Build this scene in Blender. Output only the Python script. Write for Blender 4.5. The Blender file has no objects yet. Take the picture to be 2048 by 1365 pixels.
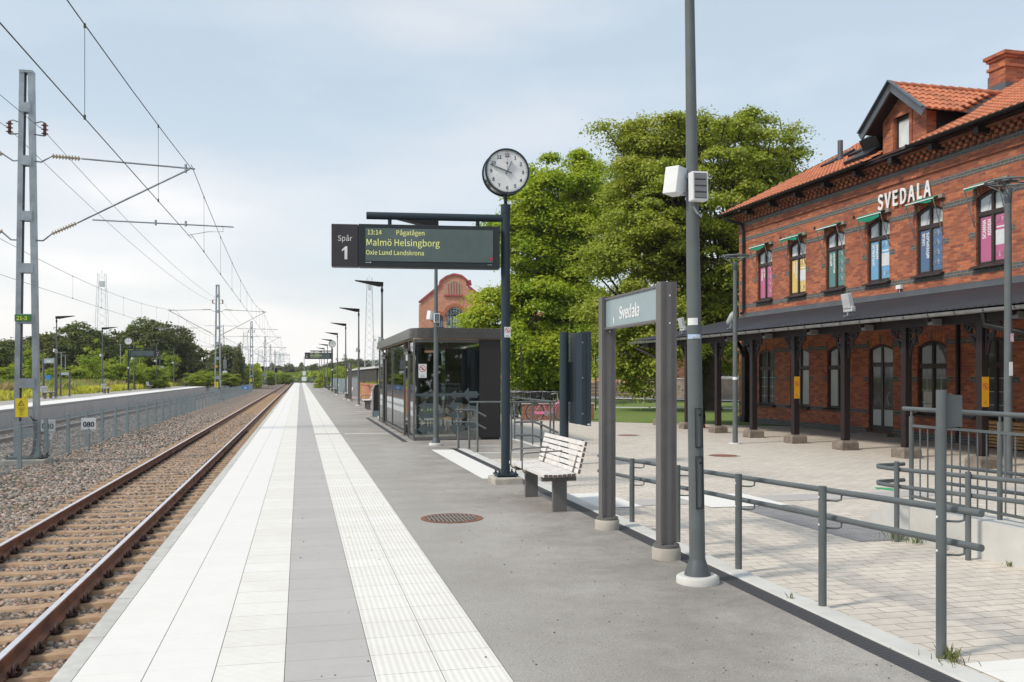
import bpy, math, random
import numpy as np
from mathutils import Vector, Matrix
R = math.radians
rnd = random.Random(7)
scene = bpy.context.scene
COL = scene.collection

# ------------------------------------------------------------ camera
cam_d = bpy.data.cameras.new("camera"); cam = bpy.data.objects.new("camera", cam_d); COL.objects.link(cam)
cam_d.sensor_width = 36.0; cam_d.lens = 32.0; cam_d.clip_start = 0.05; cam_d.clip_end = 6000
YAW = math.atan(424/1820.0)
cam.location = (0, 0, 1.6); cam.rotation_euler = (R(90), 0, -YAW)
cam_d.shift_y = 69.5/2048.0
scene.camera = cam
scene.render.resolution_x = 1024; scene.render.resolution_y = 682

# ------------------------------------------------------------ world
SUN_AZ = math.atan2(-0.74, -0.22)      # from +Y, clockwise
SUN_EL = R(46)
w = bpy.data.worlds.new("World"); scene.world = w; w.use_nodes = True
nt = w.node_tree; nt.nodes.clear()
out = nt.nodes.new("ShaderNodeOutputWorld"); bg = nt.nodes.new("ShaderNodeBackground")
sky = nt.nodes.new("ShaderNodeTexSky"); sky.sky_type = 'NISHITA'; sky.sun_disc = False
sky.sun_elevation = SUN_EL; sky.sun_rotation = SUN_AZ; sky.air_density = 1.0; sky.dust_density = 1.2; sky.ozone_density = 1.0
tc = nt.nodes.new("ShaderNodeTexCoord"); sep = nt.nodes.new("ShaderNodeSeparateXYZ")
nt.links.new(tc.outputs['Generated'], sep.inputs[0])
mp = nt.nodes.new("ShaderNodeMapping"); mp.inputs['Scale'].default_value = (1.0, 1.0, 3.0)
mp.inputs['Location'].default_value = (3.1, 0.4, 1.7)
nt.links.new(tc.outputs['Generated'], mp.inputs[0])
nz = nt.nodes.new("ShaderNodeTexNoise"); nz.inputs['Scale'].default_value = 1.9; nz.inputs['Detail'].default_value = 6; nz.inputs['Roughness'].default_value = 0.48
nt.links.new(mp.outputs[0], nz.inputs[0])
def wmath(op, a, b=None, clamp=False):
    n = nt.nodes.new("ShaderNodeMath"); n.operation = op; n.use_clamp = clamp
    for i, v in enumerate((a, b)):
        if v is None: continue
        if isinstance(v, (int, float)): n.inputs[i].default_value = v
        else: nt.links.new(v, n.inputs[i])
    return n.outputs[0]
# thin high cloud: more towards the horizon
veil = wmath('MULTIPLY', wmath('SUBTRACT', 0.62, sep.outputs['Z']), 1.25, True)
cl = wmath('MULTIPLY', wmath('SUBTRACT', nz.outputs['Fac'], 0.47), 4.5, True)
f1 = wmath('ADD', wmath('MULTIPLY', veil, 0.92), wmath('MULTIPLY', cl, 0.30), True)
mixh = nt.nodes.new("ShaderNodeMix"); mixh.data_type = 'RGBA'
nt.links.new(wmath('MAXIMUM', f1, 0.72), mixh.inputs['Factor'])
nt.links.new(sky.outputs[0], mixh.inputs['A'])
warm = nt.nodes.new("ShaderNodeMix"); warm.data_type = 'RGBA'
warm.inputs['A'].default_value = (5.15, 6.1, 6.85, 1); warm.inputs['B'].default_value = (8.5, 8.3, 8.15, 1)
hz = wmath('MULTIPLY', wmath('SUBTRACT', 0.30, sep.outputs['Z']), 3.0, True)
nt.links.new(wmath('ADD', wmath('MULTIPLY', cl, 0.7), wmath('MULTIPLY', hz, 0.75), True), warm.inputs['Factor'])
nt.links.new(warm.outputs['Result'], mixh.inputs['B'])
nt.links.new(mixh.outputs['Result'], bg.inputs['Color']); bg.inputs['Strength'].default_value = 0.1
nt.links.new(bg.outputs[0], out.inputs[0])

# ------------------------------------------------------------ sun
sd = bpy.data.lights.new("sun", 'SUN'); sun = bpy.data.objects.new("sun", sd); COL.objects.link(sun)
sd.energy = 2.2; sd.angle = R(8); sd.color = (1.0, 0.90, 0.76)
sv = Vector((math.sin(SUN_AZ)*math.cos(SUN_EL), math.cos(SUN_AZ)*math.cos(SUN_EL), math.sin(SUN_EL)))
sun.rotation_euler = sv.to_track_quat('Z', 'Y').to_euler()
scene.view_settings.view_transform = 'Standard'; scene.view_settings.look = 'None'
scene.view_settings.exposure = 0.43; scene.view_settings.gamma = 1.0

# ------------------------------------------------------------ materials
MATS = {}
def _new(name):
    m = bpy.data.materials.new(name); m.use_nodes = True; n = m.node_tree
    return m, n, n.nodes['Principled BSDF']
def nd(n, t, **kw):
    x = n.nodes.new(t)
    for k, v in kw.items(): setattr(x, k, v)
    return x
def noise_fac(n, scale, detail=4, rough=.6, coord='Object'):
    t = nd(n, "ShaderNodeTexCoord"); z = nd(n, "ShaderNodeTexNoise")
    z.inputs['Scale'].default_value = scale; z.inputs['Detail'].default_value = detail; z.inputs['Roughness'].default_value = rough
    n.links.new(t.outputs[coord], z.inputs['Vector']); return z.outputs['Fac']
def mixrgb(n, fac, a, b, blend='MIX'):
    x = nd(n, "ShaderNodeMix", data_type='RGBA', blend_type=blend)
    if isinstance(fac, (int, float)): x.inputs['Factor'].default_value = fac
    else: n.links.new(fac, x.inputs['Factor'])
    for k, v in (('A', a), ('B', b)):
        if isinstance(v, tuple): x.inputs[k].default_value = v if len(v) == 4 else (*v, 1)
        else: n.links.new(v, x.inputs[k])
    return x.outputs['Result']
def ramp(n, fac, lo, hi):
    x = nd(n, "ShaderNodeMapRange"); n.links.new(fac, x.inputs['Value'])
    x.inputs['From Min'].default_value = lo; x.inputs['From Max'].default_value = hi; return x.outputs['Result']
def bump(n, b, h, dist=.01, strength=.5):
    x = nd(n, "ShaderNodeBump"); x.inputs['Strength'].default_value = strength; x.inputs['Distance'].default_value = dist
    n.links.new(h, x.inputs['Height']); n.links.new(x.outputs[0], b.inputs['Normal'])
def plain(name, c, rough=.5, metal=0., var=.12, vscale=6., bmp=0., bscale=60., c2=None, emit=None, spec=.5):
    if name in MATS: return MATS[name]
    m, n, b = _new(name)
    c2 = c2 or tuple(max(0, x*(1-var*1.6)) for x in c)
    f = ramp(n, noise_fac(n, vscale), .35, .68)
    n.links.new(mixrgb(n, f, c, c2), b.inputs['Base Color'])
    b.inputs['Roughness'].default_value = rough; b.inputs['Metallic'].default_value = metal
    b.inputs['Specular IOR Level'].default_value = spec
    if bmp: bump(n, b, noise_fac(n, bscale, 5, .7), bmp, .6)
    if emit: b.inputs['Emission Color'].default_value = (*c, 1); b.inputs['Emission Strength'].default_value = emit
    MATS[name] = m; return m
def uvvec(n, floor=False):
    t = nd(n, "ShaderNodeTexCoord"); s = nd(n, "ShaderNodeSeparateXYZ"); n.links.new(t.outputs['Object'], s.inputs[0])
    c = nd(n, "ShaderNodeCombineXYZ")
    if floor:
        sh_ = nd(n, "ShaderNodeMath", operation='ADD'); n.links.new(s.outputs['X'], sh_.inputs[0]); sh_.inputs[1].default_value = 5.07
        k0, k1 = (1, 0) if floor == 'x' else (0, 1); n.links.new(s.outputs['Y'], c.inputs[k0]); n.links.new(sh_.outputs[0], c.inputs[k1]); return c.outputs[0], s
    g = nd(n, "ShaderNodeNewGeometry"); gs = nd(n, "ShaderNodeSeparateXYZ"); n.links.new(g.outputs['True Normal'], gs.inputs[0])
    a = nd(n, "ShaderNodeMath", operation='ABSOLUTE'); n.links.new(gs.outputs['X'], a.inputs[0])
    gt = nd(n, "ShaderNodeMath", operation='GREATER_THAN'); n.links.new(a.outputs[0], gt.inputs[0]); gt.inputs[1].default_value = .6
    mx = nd(n, "ShaderNodeMix", data_type='FLOAT'); n.links.new(gt.outputs[0], mx.inputs[0])
    n.links.new(s.outputs['X'], mx.inputs['A']); n.links.new(s.outputs['Y'], mx.inputs['B'])
    n.links.new(mx.outputs[0], c.inputs[0]); n.links.new(s.outputs['Z'], c.inputs[1]); return c.outputs[0], s
def brick(name, c1, c2, mortar, w_=.26, h_=.078, ms=.012, rough=.85, floor=False, offset=.5, dirt=None, dirtamt=.5, dscale=1.2, bmp=.006, bias=0., mott=.78):
    if name in MATS: return MATS[name]
    m, n, b = _new(name)
    vec, _ = uvvec(n, floor)
    t = nd(n, "ShaderNodeTexBrick"); n.links.new(vec, t.inputs['Vector']); t.offset = offset
    t.inputs['Color1'].default_value = (*c1, 1); t.inputs['Color2'].default_value = (*c2, 1); t.inputs['Mortar'].default_value = (*mortar, 1)
    t.inputs['Scale'].default_value = 1; t.inputs['Mortar Size'].default_value = ms; t.inputs['Mortar Smooth'].default_value = .15
    t.inputs['Bias'].default_value = bias; t.inputs['Brick Width'].default_value = w_; t.inputs['Row Height'].default_value = h_
    col = t.outputs['Color']
    f = ramp(n, noise_fac(n, 9, 5), .3, .7)
    col = mixrgb(n, f, col, mixrgb(n, 1.0, col, (mott, mott, mott), 'MULTIPLY'))
    if dirt:
        f2 = ramp(n, noise_fac(n, dscale, 6, .65), .45, .75)
        q = nd(n, "ShaderNodeMath", operation='MULTIPLY'); n.links.new(f2, q.inputs[0]); q.inputs[1].default_value = dirtamt
        col = mixrgb(n, q.outputs[0], col, dirt)
    n.links.new(col, b.inputs['Base Color']); b.inputs['Roughness'].default_value = rough
    inv = nd(n, "ShaderNodeMath", operation='SUBTRACT'); inv.inputs[0].default_value = 1; n.links.new(t.outputs['Fac'], inv.inputs[1])
    ad = nd(n, "ShaderNodeMath", operation='MULTIPLY_ADD'); n.links.new(noise_fac(n, 70, 3), ad.inputs[0]); ad.inputs[1].default_value = .35; n.links.new(inv.outputs[0], ad.inputs[2])
    bump(n, b, ad.outputs[0], bmp, .7)
    MATS[name] = m; return m
def leafmat(name, c1, c2, c3, trans=.35):
    if name in MATS: return MATS[name]
    m = bpy.data.materials.new(name); m.use_nodes = True; n = m.node_tree; n.nodes.clear()
    o = nd(n, "ShaderNodeOutputMaterial"); d = nd(n, "ShaderNodeBsdfDiffuse"); t = nd(n, "ShaderNodeBsdfTranslucent"); x = nd(n, "ShaderNodeMixShader")
    g = nd(n, "ShaderNodeNewGeometry")
    col = mixrgb(n, g.outputs['Random Per Island'], c1, c2)
    f = ramp(n, noise_fac(n, .45, 3), .38, .66)
    col = mixrgb(n, f, col, mixrgb(n, .7, col, c3))
    n.links.new(col, d.inputs[0]); tcol = mixrgb(n, 1., col, (1.25, 1.3, .6), 'MULTIPLY'); n.links.new(tcol, t.inputs[0])
    gl = nd(n, "ShaderNodeBsdfGlossy"); gl.inputs['Roughness'].default_value = .5; gl.inputs['Color'].default_value = (.4, .4, .4, 1)
    x.inputs[0].default_value = trans; n.links.new(d.outputs[0], x.inputs[1]); n.links.new(t.outputs[0], x.inputs[2])
    x2 = nd(n, "ShaderNodeMixShader"); x2.inputs[0].default_value = .06; n.links.new(x.outputs[0], x2.inputs[1]); n.links.new(gl.outputs[0], x2.inputs[2])
    n.links.new(x2.outputs[0], o.inputs[0]); MATS[name] = m; return m
def islandmat(name, cols, rough=.9):
    m, n, b = _new(name); g = nd(n, "ShaderNodeNewGeometry"); r = nd(n, "ShaderNodeValToRGB"); n.links.new(g.outputs['Random Per Island'], r.inputs[0])
    r.color_ramp.interpolation = 'CONSTANT'
    while len(r.color_ramp.elements) < len(cols): r.color_ramp.elements.new(.5)
    for i, c in enumerate(cols): r.color_ramp.elements[i].position = i/len(cols); r.color_ramp.elements[i].color = (*c, 1)
    f = ramp(n, noise_fac(n, 40, 3), .3, .7)
    n.links.new(mixrgb(n, f, r.outputs[0], mixrgb(n, 1., r.outputs[0], (.7, .7, .7), 'MULTIPLY')), b.inputs['Base Color'])
    b.inputs['Roughness'].default_value = rough; MATS[name] = m; return m
def glass(name, tint, gloss_mix=.35, opac=.25):
    m = bpy.data.materials.new(name); m.use_nodes = True; n = m.node_tree; n.nodes.clear()
    o = nd(n, "ShaderNodeOutputMaterial"); tr = nd(n, "ShaderNodeBsdfTransparent"); tr.inputs[0].default_value = (*tint, 1)
    gl = nd(n, "ShaderNodeBsdfGlossy"); gl.inputs['Roughness'].default_value = .02; gl.inputs[0].default_value = (.95, .98, 1, 1)
    fr = nd(n, "ShaderNodeFresnel"); fr.inputs[0].default_value = 1.85
    q = nd(n, "ShaderNodeMath", operation='ADD', use_clamp=True); n.links.new(fr.outputs[0], q.inputs[0]); q.inputs[1].default_value = gloss_mix*.06
    x = nd(n, "ShaderNodeMixShader"); n.links.new(q.outputs[0], x.inputs[0]); n.links.new(tr.outputs[0], x.inputs[1]); n.links.new(gl.outputs[0], x.inputs[2])
    n.links.new(x.outputs[0], o.inputs[0]); MATS[name] = m; return m

M_steel = plain('anthracite_paint', (.075, .095, .11), .45, .0, .08, 2., spec=.3)
M_post = plain('grey_painted_steel', (.130, .148, .156), .48, 0, .14, 3., spec=.35)
M_navy = plain('dark_blue_grey_paint', (.030, .047, .062), .45, 0, .08, 2., spec=.3)
M_galv = plain('galvanised_steel', (.42, .47, .51), .42, .55, .22, 2.5, .0)
M_fence = plain('grey_green_fence_steel', (.30, .37, .40), .55, .2, .12, 3.)
M_taupe = plain('brown_grey_coated_steel', (.165, .16, .16), .5, 0, .10, 3., spec=.3)
M_dark = plain('dark_panel', (.035, .033, .034), .5, 0, .06, 3., spec=.25)
M_darkb = plain('near_black', (.014, .014, .016), .5, spec=.3)
M_white = plain('white_plastic', (.78, .80, .82), .4, 0, .05)
M_black = plain('black_rubber', (.02, .02, .022), .7)
M_conc = plain('cast_concrete', (.50, .47, .42), .9, 0, .18, 4., .004, 90)
M_concw = plain('pale_concrete', (.62, .62, .60), .9, 0, .10, 2.5, .002, 80)
M_concp = plain('platform_side_concrete', (.46, .47, .47), .9, 0, .14, 1.2, .003, 40)
M_rust = plain('rusty_steel', (.30, .125, .07), .75, .2, .35, 3., .001, 60, c2=(.15, .068, .048))
M_railtop = plain('polished_rail_steel', (.80, .78, .82), .35, .45, .1, 5)
M_wood = plain('weathered_white_slats', (.74, .72, .70), .7, 0, .12, 9., .001, 80)
M_woodend = plain('grey_slat_ends', (.16, .13, .12), .8)
M_pine = plain('yellow_pine', (.55, .33, .14), .7, 0, .25, 8.)
M_brown = plain('brown_black_timber_paint', (.026, .018, .020), .5, 0, .15, 4., spec=.3)
M_frame = plain('brown_window_frame', (.045, .032, .030), .45, 0, .1, 5., spec=.35)
M_stone = plain('grey_brown_stone', (.26, .22, .185), .9, 0, .3, 7., .006, 50)
M_lead = plain('grey_sheet_metal', (.14, .155, .17), .4, .5, .15, 2.)
M_zinc = plain('pale_zinc_gutter', (.36, .37, .38), .4, .6, .2, 4.)
M_letter = plain('white_letter', (.85, .85, .85), .4)
M_ink = plain('dark_ink', (.03, .04, .05), .5)
M_red = plain('signal_red', (.62, .03, .06), .4)
M_yellow = plain('warning_yellow', (.85, .68, .03), .5)
M_orange = plain('orange_plate', (.85, .42, .02), .5)
M_led = plain('amber_green_led', (.68, .72, .24), .4, emit=.24)
M_greensign = plain('green_plate', (.06, .22, .05), .5)
M_yelltext = plain('yellow_text', (.82, .85, .08), .5)
M_blue = plain('blue_plate', (.04, .28, .72), .5)
M_face = plain('clock_face', (.88, .89, .90), .5, spec=.2)
M_greencloth = plain('green_awning_cloth', (.0, .22, .13), .8)
M_bark = plain('grey_bark', (.075, .06, .045), .95, 0, .4, 3., .03, 14)
M_soil = plain('soil', (.10, .08, .05), 1.)
M_brick = brick('red_brick', (.64, .195, .08), (.29, .075, .042), (.30, .19, .14), .245, .075, .009, dirt=(.20, .06, .045), dirtamt=.75, dscale=.8)
M_brickd = brick('dark_brick', (.085, .09, .09), (.13, .13, .125), (.26, .24, .22), .245, .075, .009)
M_brick2 = brick('orange_brick', (.66, .25, .14), (.50, .17, .09), (.50, .36, .28), .30, .10, .012, dirt=(.25, .08, .05), dirtamt=.3)
M_ston2 = brick('brown_stone_blocks', (.16, .115, .085), (.11, .085, .07), (.30, .25, .2), .7, .28, .03)
M_tile = plain('orange_clay_tile', (.56, .20, .10), .75, 0, .25, 1.6, .002, 50, c2=(.36, .13, .07))

# ------------------------------------------------------------ mesh builder
class MB:
    def __init__(s): s.v = []; s.f = []; s.m = []; s.s = []
    def add(s, vs, fs, mi=0, smooth=False):
        o = len(s.v); s.v += [tuple(p) for p in vs]
        for f in fs: s.f.append(tuple(i+o for i in f)); s.m.append(mi); s.s.append(smooth)
        return s
    def box(s, x0, x1, y0, y1, z0, z1, mi=0, M=None):
        vs = [Vector((x, y, z)) for x in (x0, x1) for y in (y0, y1) for z in (z0, z1)]
        if M is not None: vs = [M @ p for p in vs]
        return s.add(vs, [(0, 1, 3, 2), (4, 6, 7, 5), (0, 4, 5, 1), (2, 3, 7, 6), (0, 2, 6, 4), (1, 5, 7, 3)], mi)
    def bar(s, p0, p1, a, b, mi=0, up=(0, 0, 1)):
        p0, p1 = Vector(p0), Vector(p1); d = (p1-p0); L = d.length; d = d/L; u = Vector(up)
        if abs(d.dot(u)) > .98: u = Vector((0, 1, 0))
        x = d.cross(u).normalized(); y = x.cross(d)
        M = Matrix((( x.x, d.x, y.x, p0.x), (x.y, d.y, y.y, p0.y), (x.z, d.z, y.z, p0.z), (0, 0, 0, 1)))
        return s.box(-a/2, a/2, 0, L, -b/2, b/2, mi, M)
    def tube(s, path, r, n=10, mi=0, caps=True):
        P = [Vector(p) for p in path]; rs = r if isinstance(r, (list, tuple)) else [r]*len(P)
        vs = []; fs = []; ref = None
        for i, p in enumerate(P):
            d = (P[min(i+1, len(P)-1)]-P[max(i-1, 0)]).normalized()
            if ref is None:
                ref = Vector((0, 0, 1)) if abs(d.z) < .9 else Vector((1, 0, 0))
            x = d.cross(ref)
            if x.length < 1e-4: x = d.cross(Vector((0, 1, 0)))
            x.normalize(); y = x.cross(d); ref = y if abs(d.dot(y)) < .9 else ref
            for k in range(n):
                a = 2*math.pi*k/n; vs.append(p+(x*math.cos(a)+y*math.sin(a))*rs[i])
        for i in range(len(P)-1):
            for k in range(n):
                k2 = (k+1) % n; fs.append((i*n+k, i*n+k2, (i+1)*n+k2, (i+1)*n+k))
        s.add(vs, fs, mi, True)
        if caps and n > 3:
            s.add(vs[:n], [tuple(range(n))], mi); s.add(vs[-n:], [tuple(reversed(range(n)))], mi)
        return s
    def cyl(s, p0, p1, r0, r1=None, n=16, mi=0): return s.tube([p0, p1], [r0, r0 if r1 is None else r1], n, mi)
    def prism(s, poly, M, t, mi=0):
        # poly in local xy, extruded along local z by t
        n = len(poly); a = [M @ Vector((p[0], p[1], 0)) for p in poly]; b = [M @ Vector((p[0], p[1], t)) for p in poly]
        s.add(a, [tuple(reversed(range(n)))], mi); s.add(b, [tuple(range(n))], mi)
        for i in range(n):
            j = (i+1) % n; s.add([a[i], a[j], b[j], b[i]], [(0, 1, 2, 3)], mi)
        return s
    def build(s, name, mats, parent=None, bevel=0):
        me = bpy.data.meshes.new(name); me.from_pydata(s.v, [], s.f)
        if not isinstance(mats, (list, tuple)): mats = [mats]
        for m in mats: me.materials.append(m)
        me.polygons.foreach_set('material_index', s.m); me.polygons.foreach_set('use_smooth', s.s)
        me.update()
        o = bpy.data.objects.new(name, me); COL.objects.link(o)
        if parent: o.parent = parent
        if bevel:
            bm = o.modifiers.new('bevel', 'BEVEL'); bm.width = bevel; bm.segments = 2; bm.limit_method = 'ANGLE'; bm.angle_limit = R(40)
        return o
def F_x(x, y, z):   # plane facing -X, text reads towards -Y ; local (u right, v up, w out)
    return Matrix(((0, 0, -1, x), (-1, 0, 0, y), (0, 1, 0, z), (0, 0, 0, 1)))
def F_y(x, y, z):   # plane facing -Y, reads towards +X
    return Matrix(((1, 0, 0, x), (0, 0, -1, y), (0, 1, 0, z), (0, 0, 0, 1)))
def tag(o, label=None, cat=None, group=None, kind=None):
    if label: o['label'] = label
    if cat: o['category'] = cat
    if group: o['group'] = group
    if kind: o['kind'] = kind
    return o
def empty(name, loc=(0, 0, 0), rz=0, label=None, cat=None, group=None):
    o = bpy.data.objects.new(name, None); COL.objects.link(o); o.location = loc; o.rotation_euler = (0, 0, rz)
    o.empty_display_size = .1
    return tag(o, label, cat, group)
def kids(o): return [c for c in bpy.data.objects if c.parent == o]
def copy_tree(o, parent=None):
    c = o.copy(); COL.objects.link(c); c.parent = parent
    for ch in kids(o): copy_tree(ch, c)
    return c
def text(body, size, M, mat, parent, name='lettering', ext=.002, align='CENTER', sx=1., bold=0., spc=1.):
    cu = bpy.data.curves.new('t', 'FONT'); cu.body = body; cu.size = size; cu.extrude = ext; cu.align_x = align; cu.align_y = 'CENTER'
    cu.offset = bold
    if _load_font(): cu.font = _FONT
    cu.size = size*2.0; cu.offset = bold*.6;  cu.resolution_u = 3; cu.space_line = .95; cu.space_character = spc
    ob = bpy.data.objects.new('t', cu); COL.objects.link(ob)
    dg = bpy.context.evaluated_depsgraph_get(); me = bpy.data.meshes.new_from_object(ob.evaluated_get(dg))
    bpy.data.objects.remove(ob); bpy.data.curves.remove(cu)
    me.transform(M @ Matrix.Diagonal((sx, 1, 1, 1))); me.materials.clear(); me.materials.append(mat)
    o = bpy.data.objects.new(name, me); COL.objects.link(o); o.parent = parent
    return o
_FONT = None
def _load_font():
    global _FONT
    if _FONT is None:
        try:
            import os
            p = os.path.join(bpy.utils.system_resource('DATAFILES'), 'fonts', 'Noto Sans CJK Regular.woff2'); _FONT = bpy.data.fonts.load(p) if os.path.exists(p) else False
        except Exception: _FONT = False
    return _FONT
ORD = ['first', 'second', 'third', 'fourth', 'fifth', 'sixth', 'seventh', 'eighth', 'ninth', 'tenth', 'eleventh', 'twelfth', 'thirteenth', 'fourteenth']
S_, C_ = math.sin(YAW), math.cos(YAW)
def W(px, d):       # ground spot at bearing px (photo column) and depth d metres
    lat = (px-1024)/1820.0*d; return (S_*d+C_*lat, C_*d-S_*lat)
def ZH(py, d): return 1.6+(752-py)/1820.0*d
# ============================================================ SETTING
def sheet(name, polys, mat, label=None):
    b = MB()
    for p in polys: b.add(p, [tuple(range(len(p)))])
    return tag(b.build(name, mat), kind='structure')
def rect(x0, x1, y0, y1, z): return [(x0, y0, z), (x1, y0, z), (x1, y1, z), (x0, y1, z)]
M_grass = plain('meadow_grass', (.075, .11, .03), 1., 0, .3, .25, .03, 3., c2=(.13, .13, .045))
M_lawn = plain('mown_lawn', (.11, .20, .025), 1., 0, .3, .6, .012, 40., c2=(.17, .20, .05))
sheet('ground', [rect(-1500, 1500, -60, 3000, -.95)], M_grass)
# ballast
m, n, b = _new('ballast_bed')
t = nd(n, "ShaderNodeTexCoord"); v = nd(n, "ShaderNodeTexVoronoi"); v.inputs['Scale'].default_value = 22; n.links.new(t.outputs['Object'], v.inputs['Vector'])
cr = nd(n, "ShaderNodeValToRGB"); sp_ = nd(n, "ShaderNodeSeparateColor"); n.links.new(v.outputs['Color'], sp_.inputs[0]); n.links.new(sp_.outputs[0], cr.inputs[0])
e = cr.color_ramp.elements; e[0].color = (.10, .09, .08, 1); e[1].color = (.40, .33, .28, 1)
x = e.new(.45); x.color = (.24, .21, .19, 1); x = e.new(.75); x.color = (.36, .24, .19, 1)
g = ramp(n, noise_fac(n, .9, 4), .45, .7)
def dusty(n, col, k=.55):
    t9 = nd(n, "ShaderNodeTexCoord"); s9 = nd(n, "ShaderNodeSeparateXYZ"); n.links.new(t9.outputs['Object'], s9.inputs[0])
    a9 = nd(n, "ShaderNodeMath", operation='ADD'); n.links.new(s9.outputs['X'], a9.inputs[0]); a9.inputs[1].default_value = 3.03
    b9 = nd(n, "ShaderNodeMath", operation='ABSOLUTE'); n.links.new(a9.outputs[0], b9.inputs[0])
    m9 = nd(n, "ShaderNodeMapRange"); n.links.new(b9.outputs[0], m9.inputs['Value']); m9.inputs['From Min'].default_value = 1.7; m9.inputs['From Max'].default_value = .9; m9.inputs['To Max'].default_value = k
    return mixrgb(n, m9.outputs['Result'], col, (.29, .18, .11))
n.links.new(dusty(n, mixrgb(n, g, cr.outputs[0], mixrgb(n, .45, cr.outputs[0], (.26, .19, .12))), .6), b.inputs['Base Color']); b.inputs['Roughness'].default_value = .95
bump(n, b, v.outputs['Distance'], .05, .9)
M_ballast = m
sheet('ballast', [rect(-12.9, -1.2, -10, 400, -.845)], M_ballast)
# near platform body
b = MB(); b.box(-1.17, 3.3, -6, 214, -.94, -.012); b.box(3.3, 5.25, 18.5, 214, -.94, -.012)
tag(b.build('platform', M_concp), kind='structure')
# edge coping
M_edge = brick('edge_coping', (.60, .60, .57), (.56, .56, .53), (.30, .29, .27), 1.0, 10., .006, floor=True, offset=0, dirt=(.42, .41, .37), dirtamt=.6, dscale=3.)
b = MB(); b.box(-1.275, -1.168, -6, 214, -.16, 0); tag(b.build('platform_edge', M_edge), kind='structure')
M_pave = brick('white_paving', (.77, .76, .738), (.765, .755, .735), (.66, .63, .58),  .35, 10., .0025, floor=True, offset=0, dirt=(.66, .65, .62), dirtamt=.3, dscale=1.5, bmp=.001, mott=.965)
M_stud = None
def tactile(name, freq, stud):
    m = brick(name, (.775, .765, .735), (.73, .715, .675), (.42, .38, .32), .35, 10., .003, floor=True, offset=0, dirt=(.60, .55, .46), dirtamt=.35, dscale=2.2, bmp=.001, mott=.95)
    n = m.node_tree; bb = n.nodes['Principled BSDF']
    t = nd(n, "ShaderNodeTexCoord"); s = nd(n, "ShaderNodeSeparateXYZ"); n.links.new(t.outputs['Object'], s.inputs[0])
    q = nd(n, "ShaderNodeMath", operation='MULTIPLY'); n.links.new(s.outputs['X'], q.inputs[0]); q.inputs[1].default_value = freq
    q2 = nd(n, "ShaderNodeMath", operation='SINE'); n.links.new(q.outputs[0], q2.inputs[0]); h = q2.outputs[0]
    if stud:
        r = nd(n, "ShaderNodeMath", operation='MULTIPLY'); n.links.new(s.outputs['Y'], r.inputs[0]); r.inputs[1].default_value = 60
        r2 = nd(n, "ShaderNodeMath", operation='SINE'); n.links.new(r.outputs[0], r2.inputs[0])
        r3 = nd(n, "ShaderNodeMath", operation='MULTIPLY'); n.links.new(h, r3.inputs[0]); n.links.new(r2.outputs[0], r3.inputs[1]); h = r3.outputs[0]
    bm = nd(n, "ShaderNodeBump"); bm.inputs['Strength'].default_value = .8; bm.inputs['Distance'].default_value = .0008 if stud else .0011
    n.links.new(h, bm.inputs['Height']); old = bb.inputs['Normal'].links[0].from_socket; n.links.new(old, bm.inputs['Normal']); n.links.new(bm.outputs[0], bb.inputs['Normal'])
    return m
M_tac = tactile('ribbed_tactile_paving', 2*math.pi/.039, False); M_tst = tactile('studded_tactile_paving', 60, True)
M_gray = brick('grey_paving', (.475, .455, .445), (.44, .422, .415), (.27, .27, .27), .35, 10., .003, floor=True, offset=0, dirt=(.50, .50, .48), dirtamt=.4, dscale=1.2, bmp=.001, mott=.93)
sheet('paving_white', [rect(-1.164, -.812, -6, 213.9, 0), rect(-.808, -.452, -6, 213.9, 0)], M_pave)
sheet('paving_studded', [rect(-.448, -.083, -6, 213.9, 0)], M_tst)
sheet('paving_grey', [rect(-.079, .388, -6, 213.9, 0)], M_gray)
sheet('paving_tactile', [rect(.392, .742, -6, 25.3, 0), rect(.746, 1.088, -6, 25.3, 0), rect(.392, .742, 25.8, 213.9, 0), rect(.746, 1.088, 25.8, 213.9, 0)], M_tac)
sheet('paving_crossing', [rect(.392, 1.088, 25.3, 25.8, 0)], M_gray)
b = MB(); b.box(-1.16, 1.09, -6, 213.9, -.012, -.003); tag(b.build('paving_joints', plain('joint_sand', (.24, .22, .18), 1.)), kind='structure')
# asphalt
m, n, b = _new('weathered_asphalt')
f1 = ramp(n, noise_fac(n, 75, 8, .9), .36, .64); f2 = ramp(n, noise_fac(n, .8, 5, .6), .3, .75); f3 = ramp(n, noise_fac(n, 5, 6, .75), .52, .74); f4 = ramp(n, noise_fac(n, 30, 2, .5), .62, .70)
c = mixrgb(n, f1, (.215, .203, .19), (.60, .575, .545)); c = mixrgb(n, f2, c, mixrgb(n, 1., c, (.80, .795, .785), 'MULTIPLY'))
def amt(v, k):
    q = nd(n, "ShaderNodeMath", operation='MULTIPLY'); n.links.new(v, q.inputs[0])
    if isinstance(k, float): q.inputs[1].default_value = k
    else: n.links.new(k, q.inputs[1])
    return q.outputs[0]
c = mixrgb(n, amt(f3, .30), c, (.50, .475, .43)); c = mixrgb(n, amt(f4, .35), c, (.13, .125, .12))
tx_ = nd(n, "ShaderNodeTexCoord"); sx_ = nd(n, "ShaderNodeSeparateXYZ"); n.links.new(tx_.outputs['Object'], sx_.inputs[0])
near = ramp(n, sx_.outputs['X'], .9, 3.0); st_ = ramp(n, noise_fac(n, .75, 8, .74), .38, .60)
c = mixrgb(n, amt(amt(near, st_), .80), c, (.185, .168, .15))
n.links.new(c, b.inputs['Base Color']); b.inputs['Roughness'].default_value = .93; bump(n, b, noise_fac(n, 120, 5, .85), .005, .9)
M_asph = m
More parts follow.
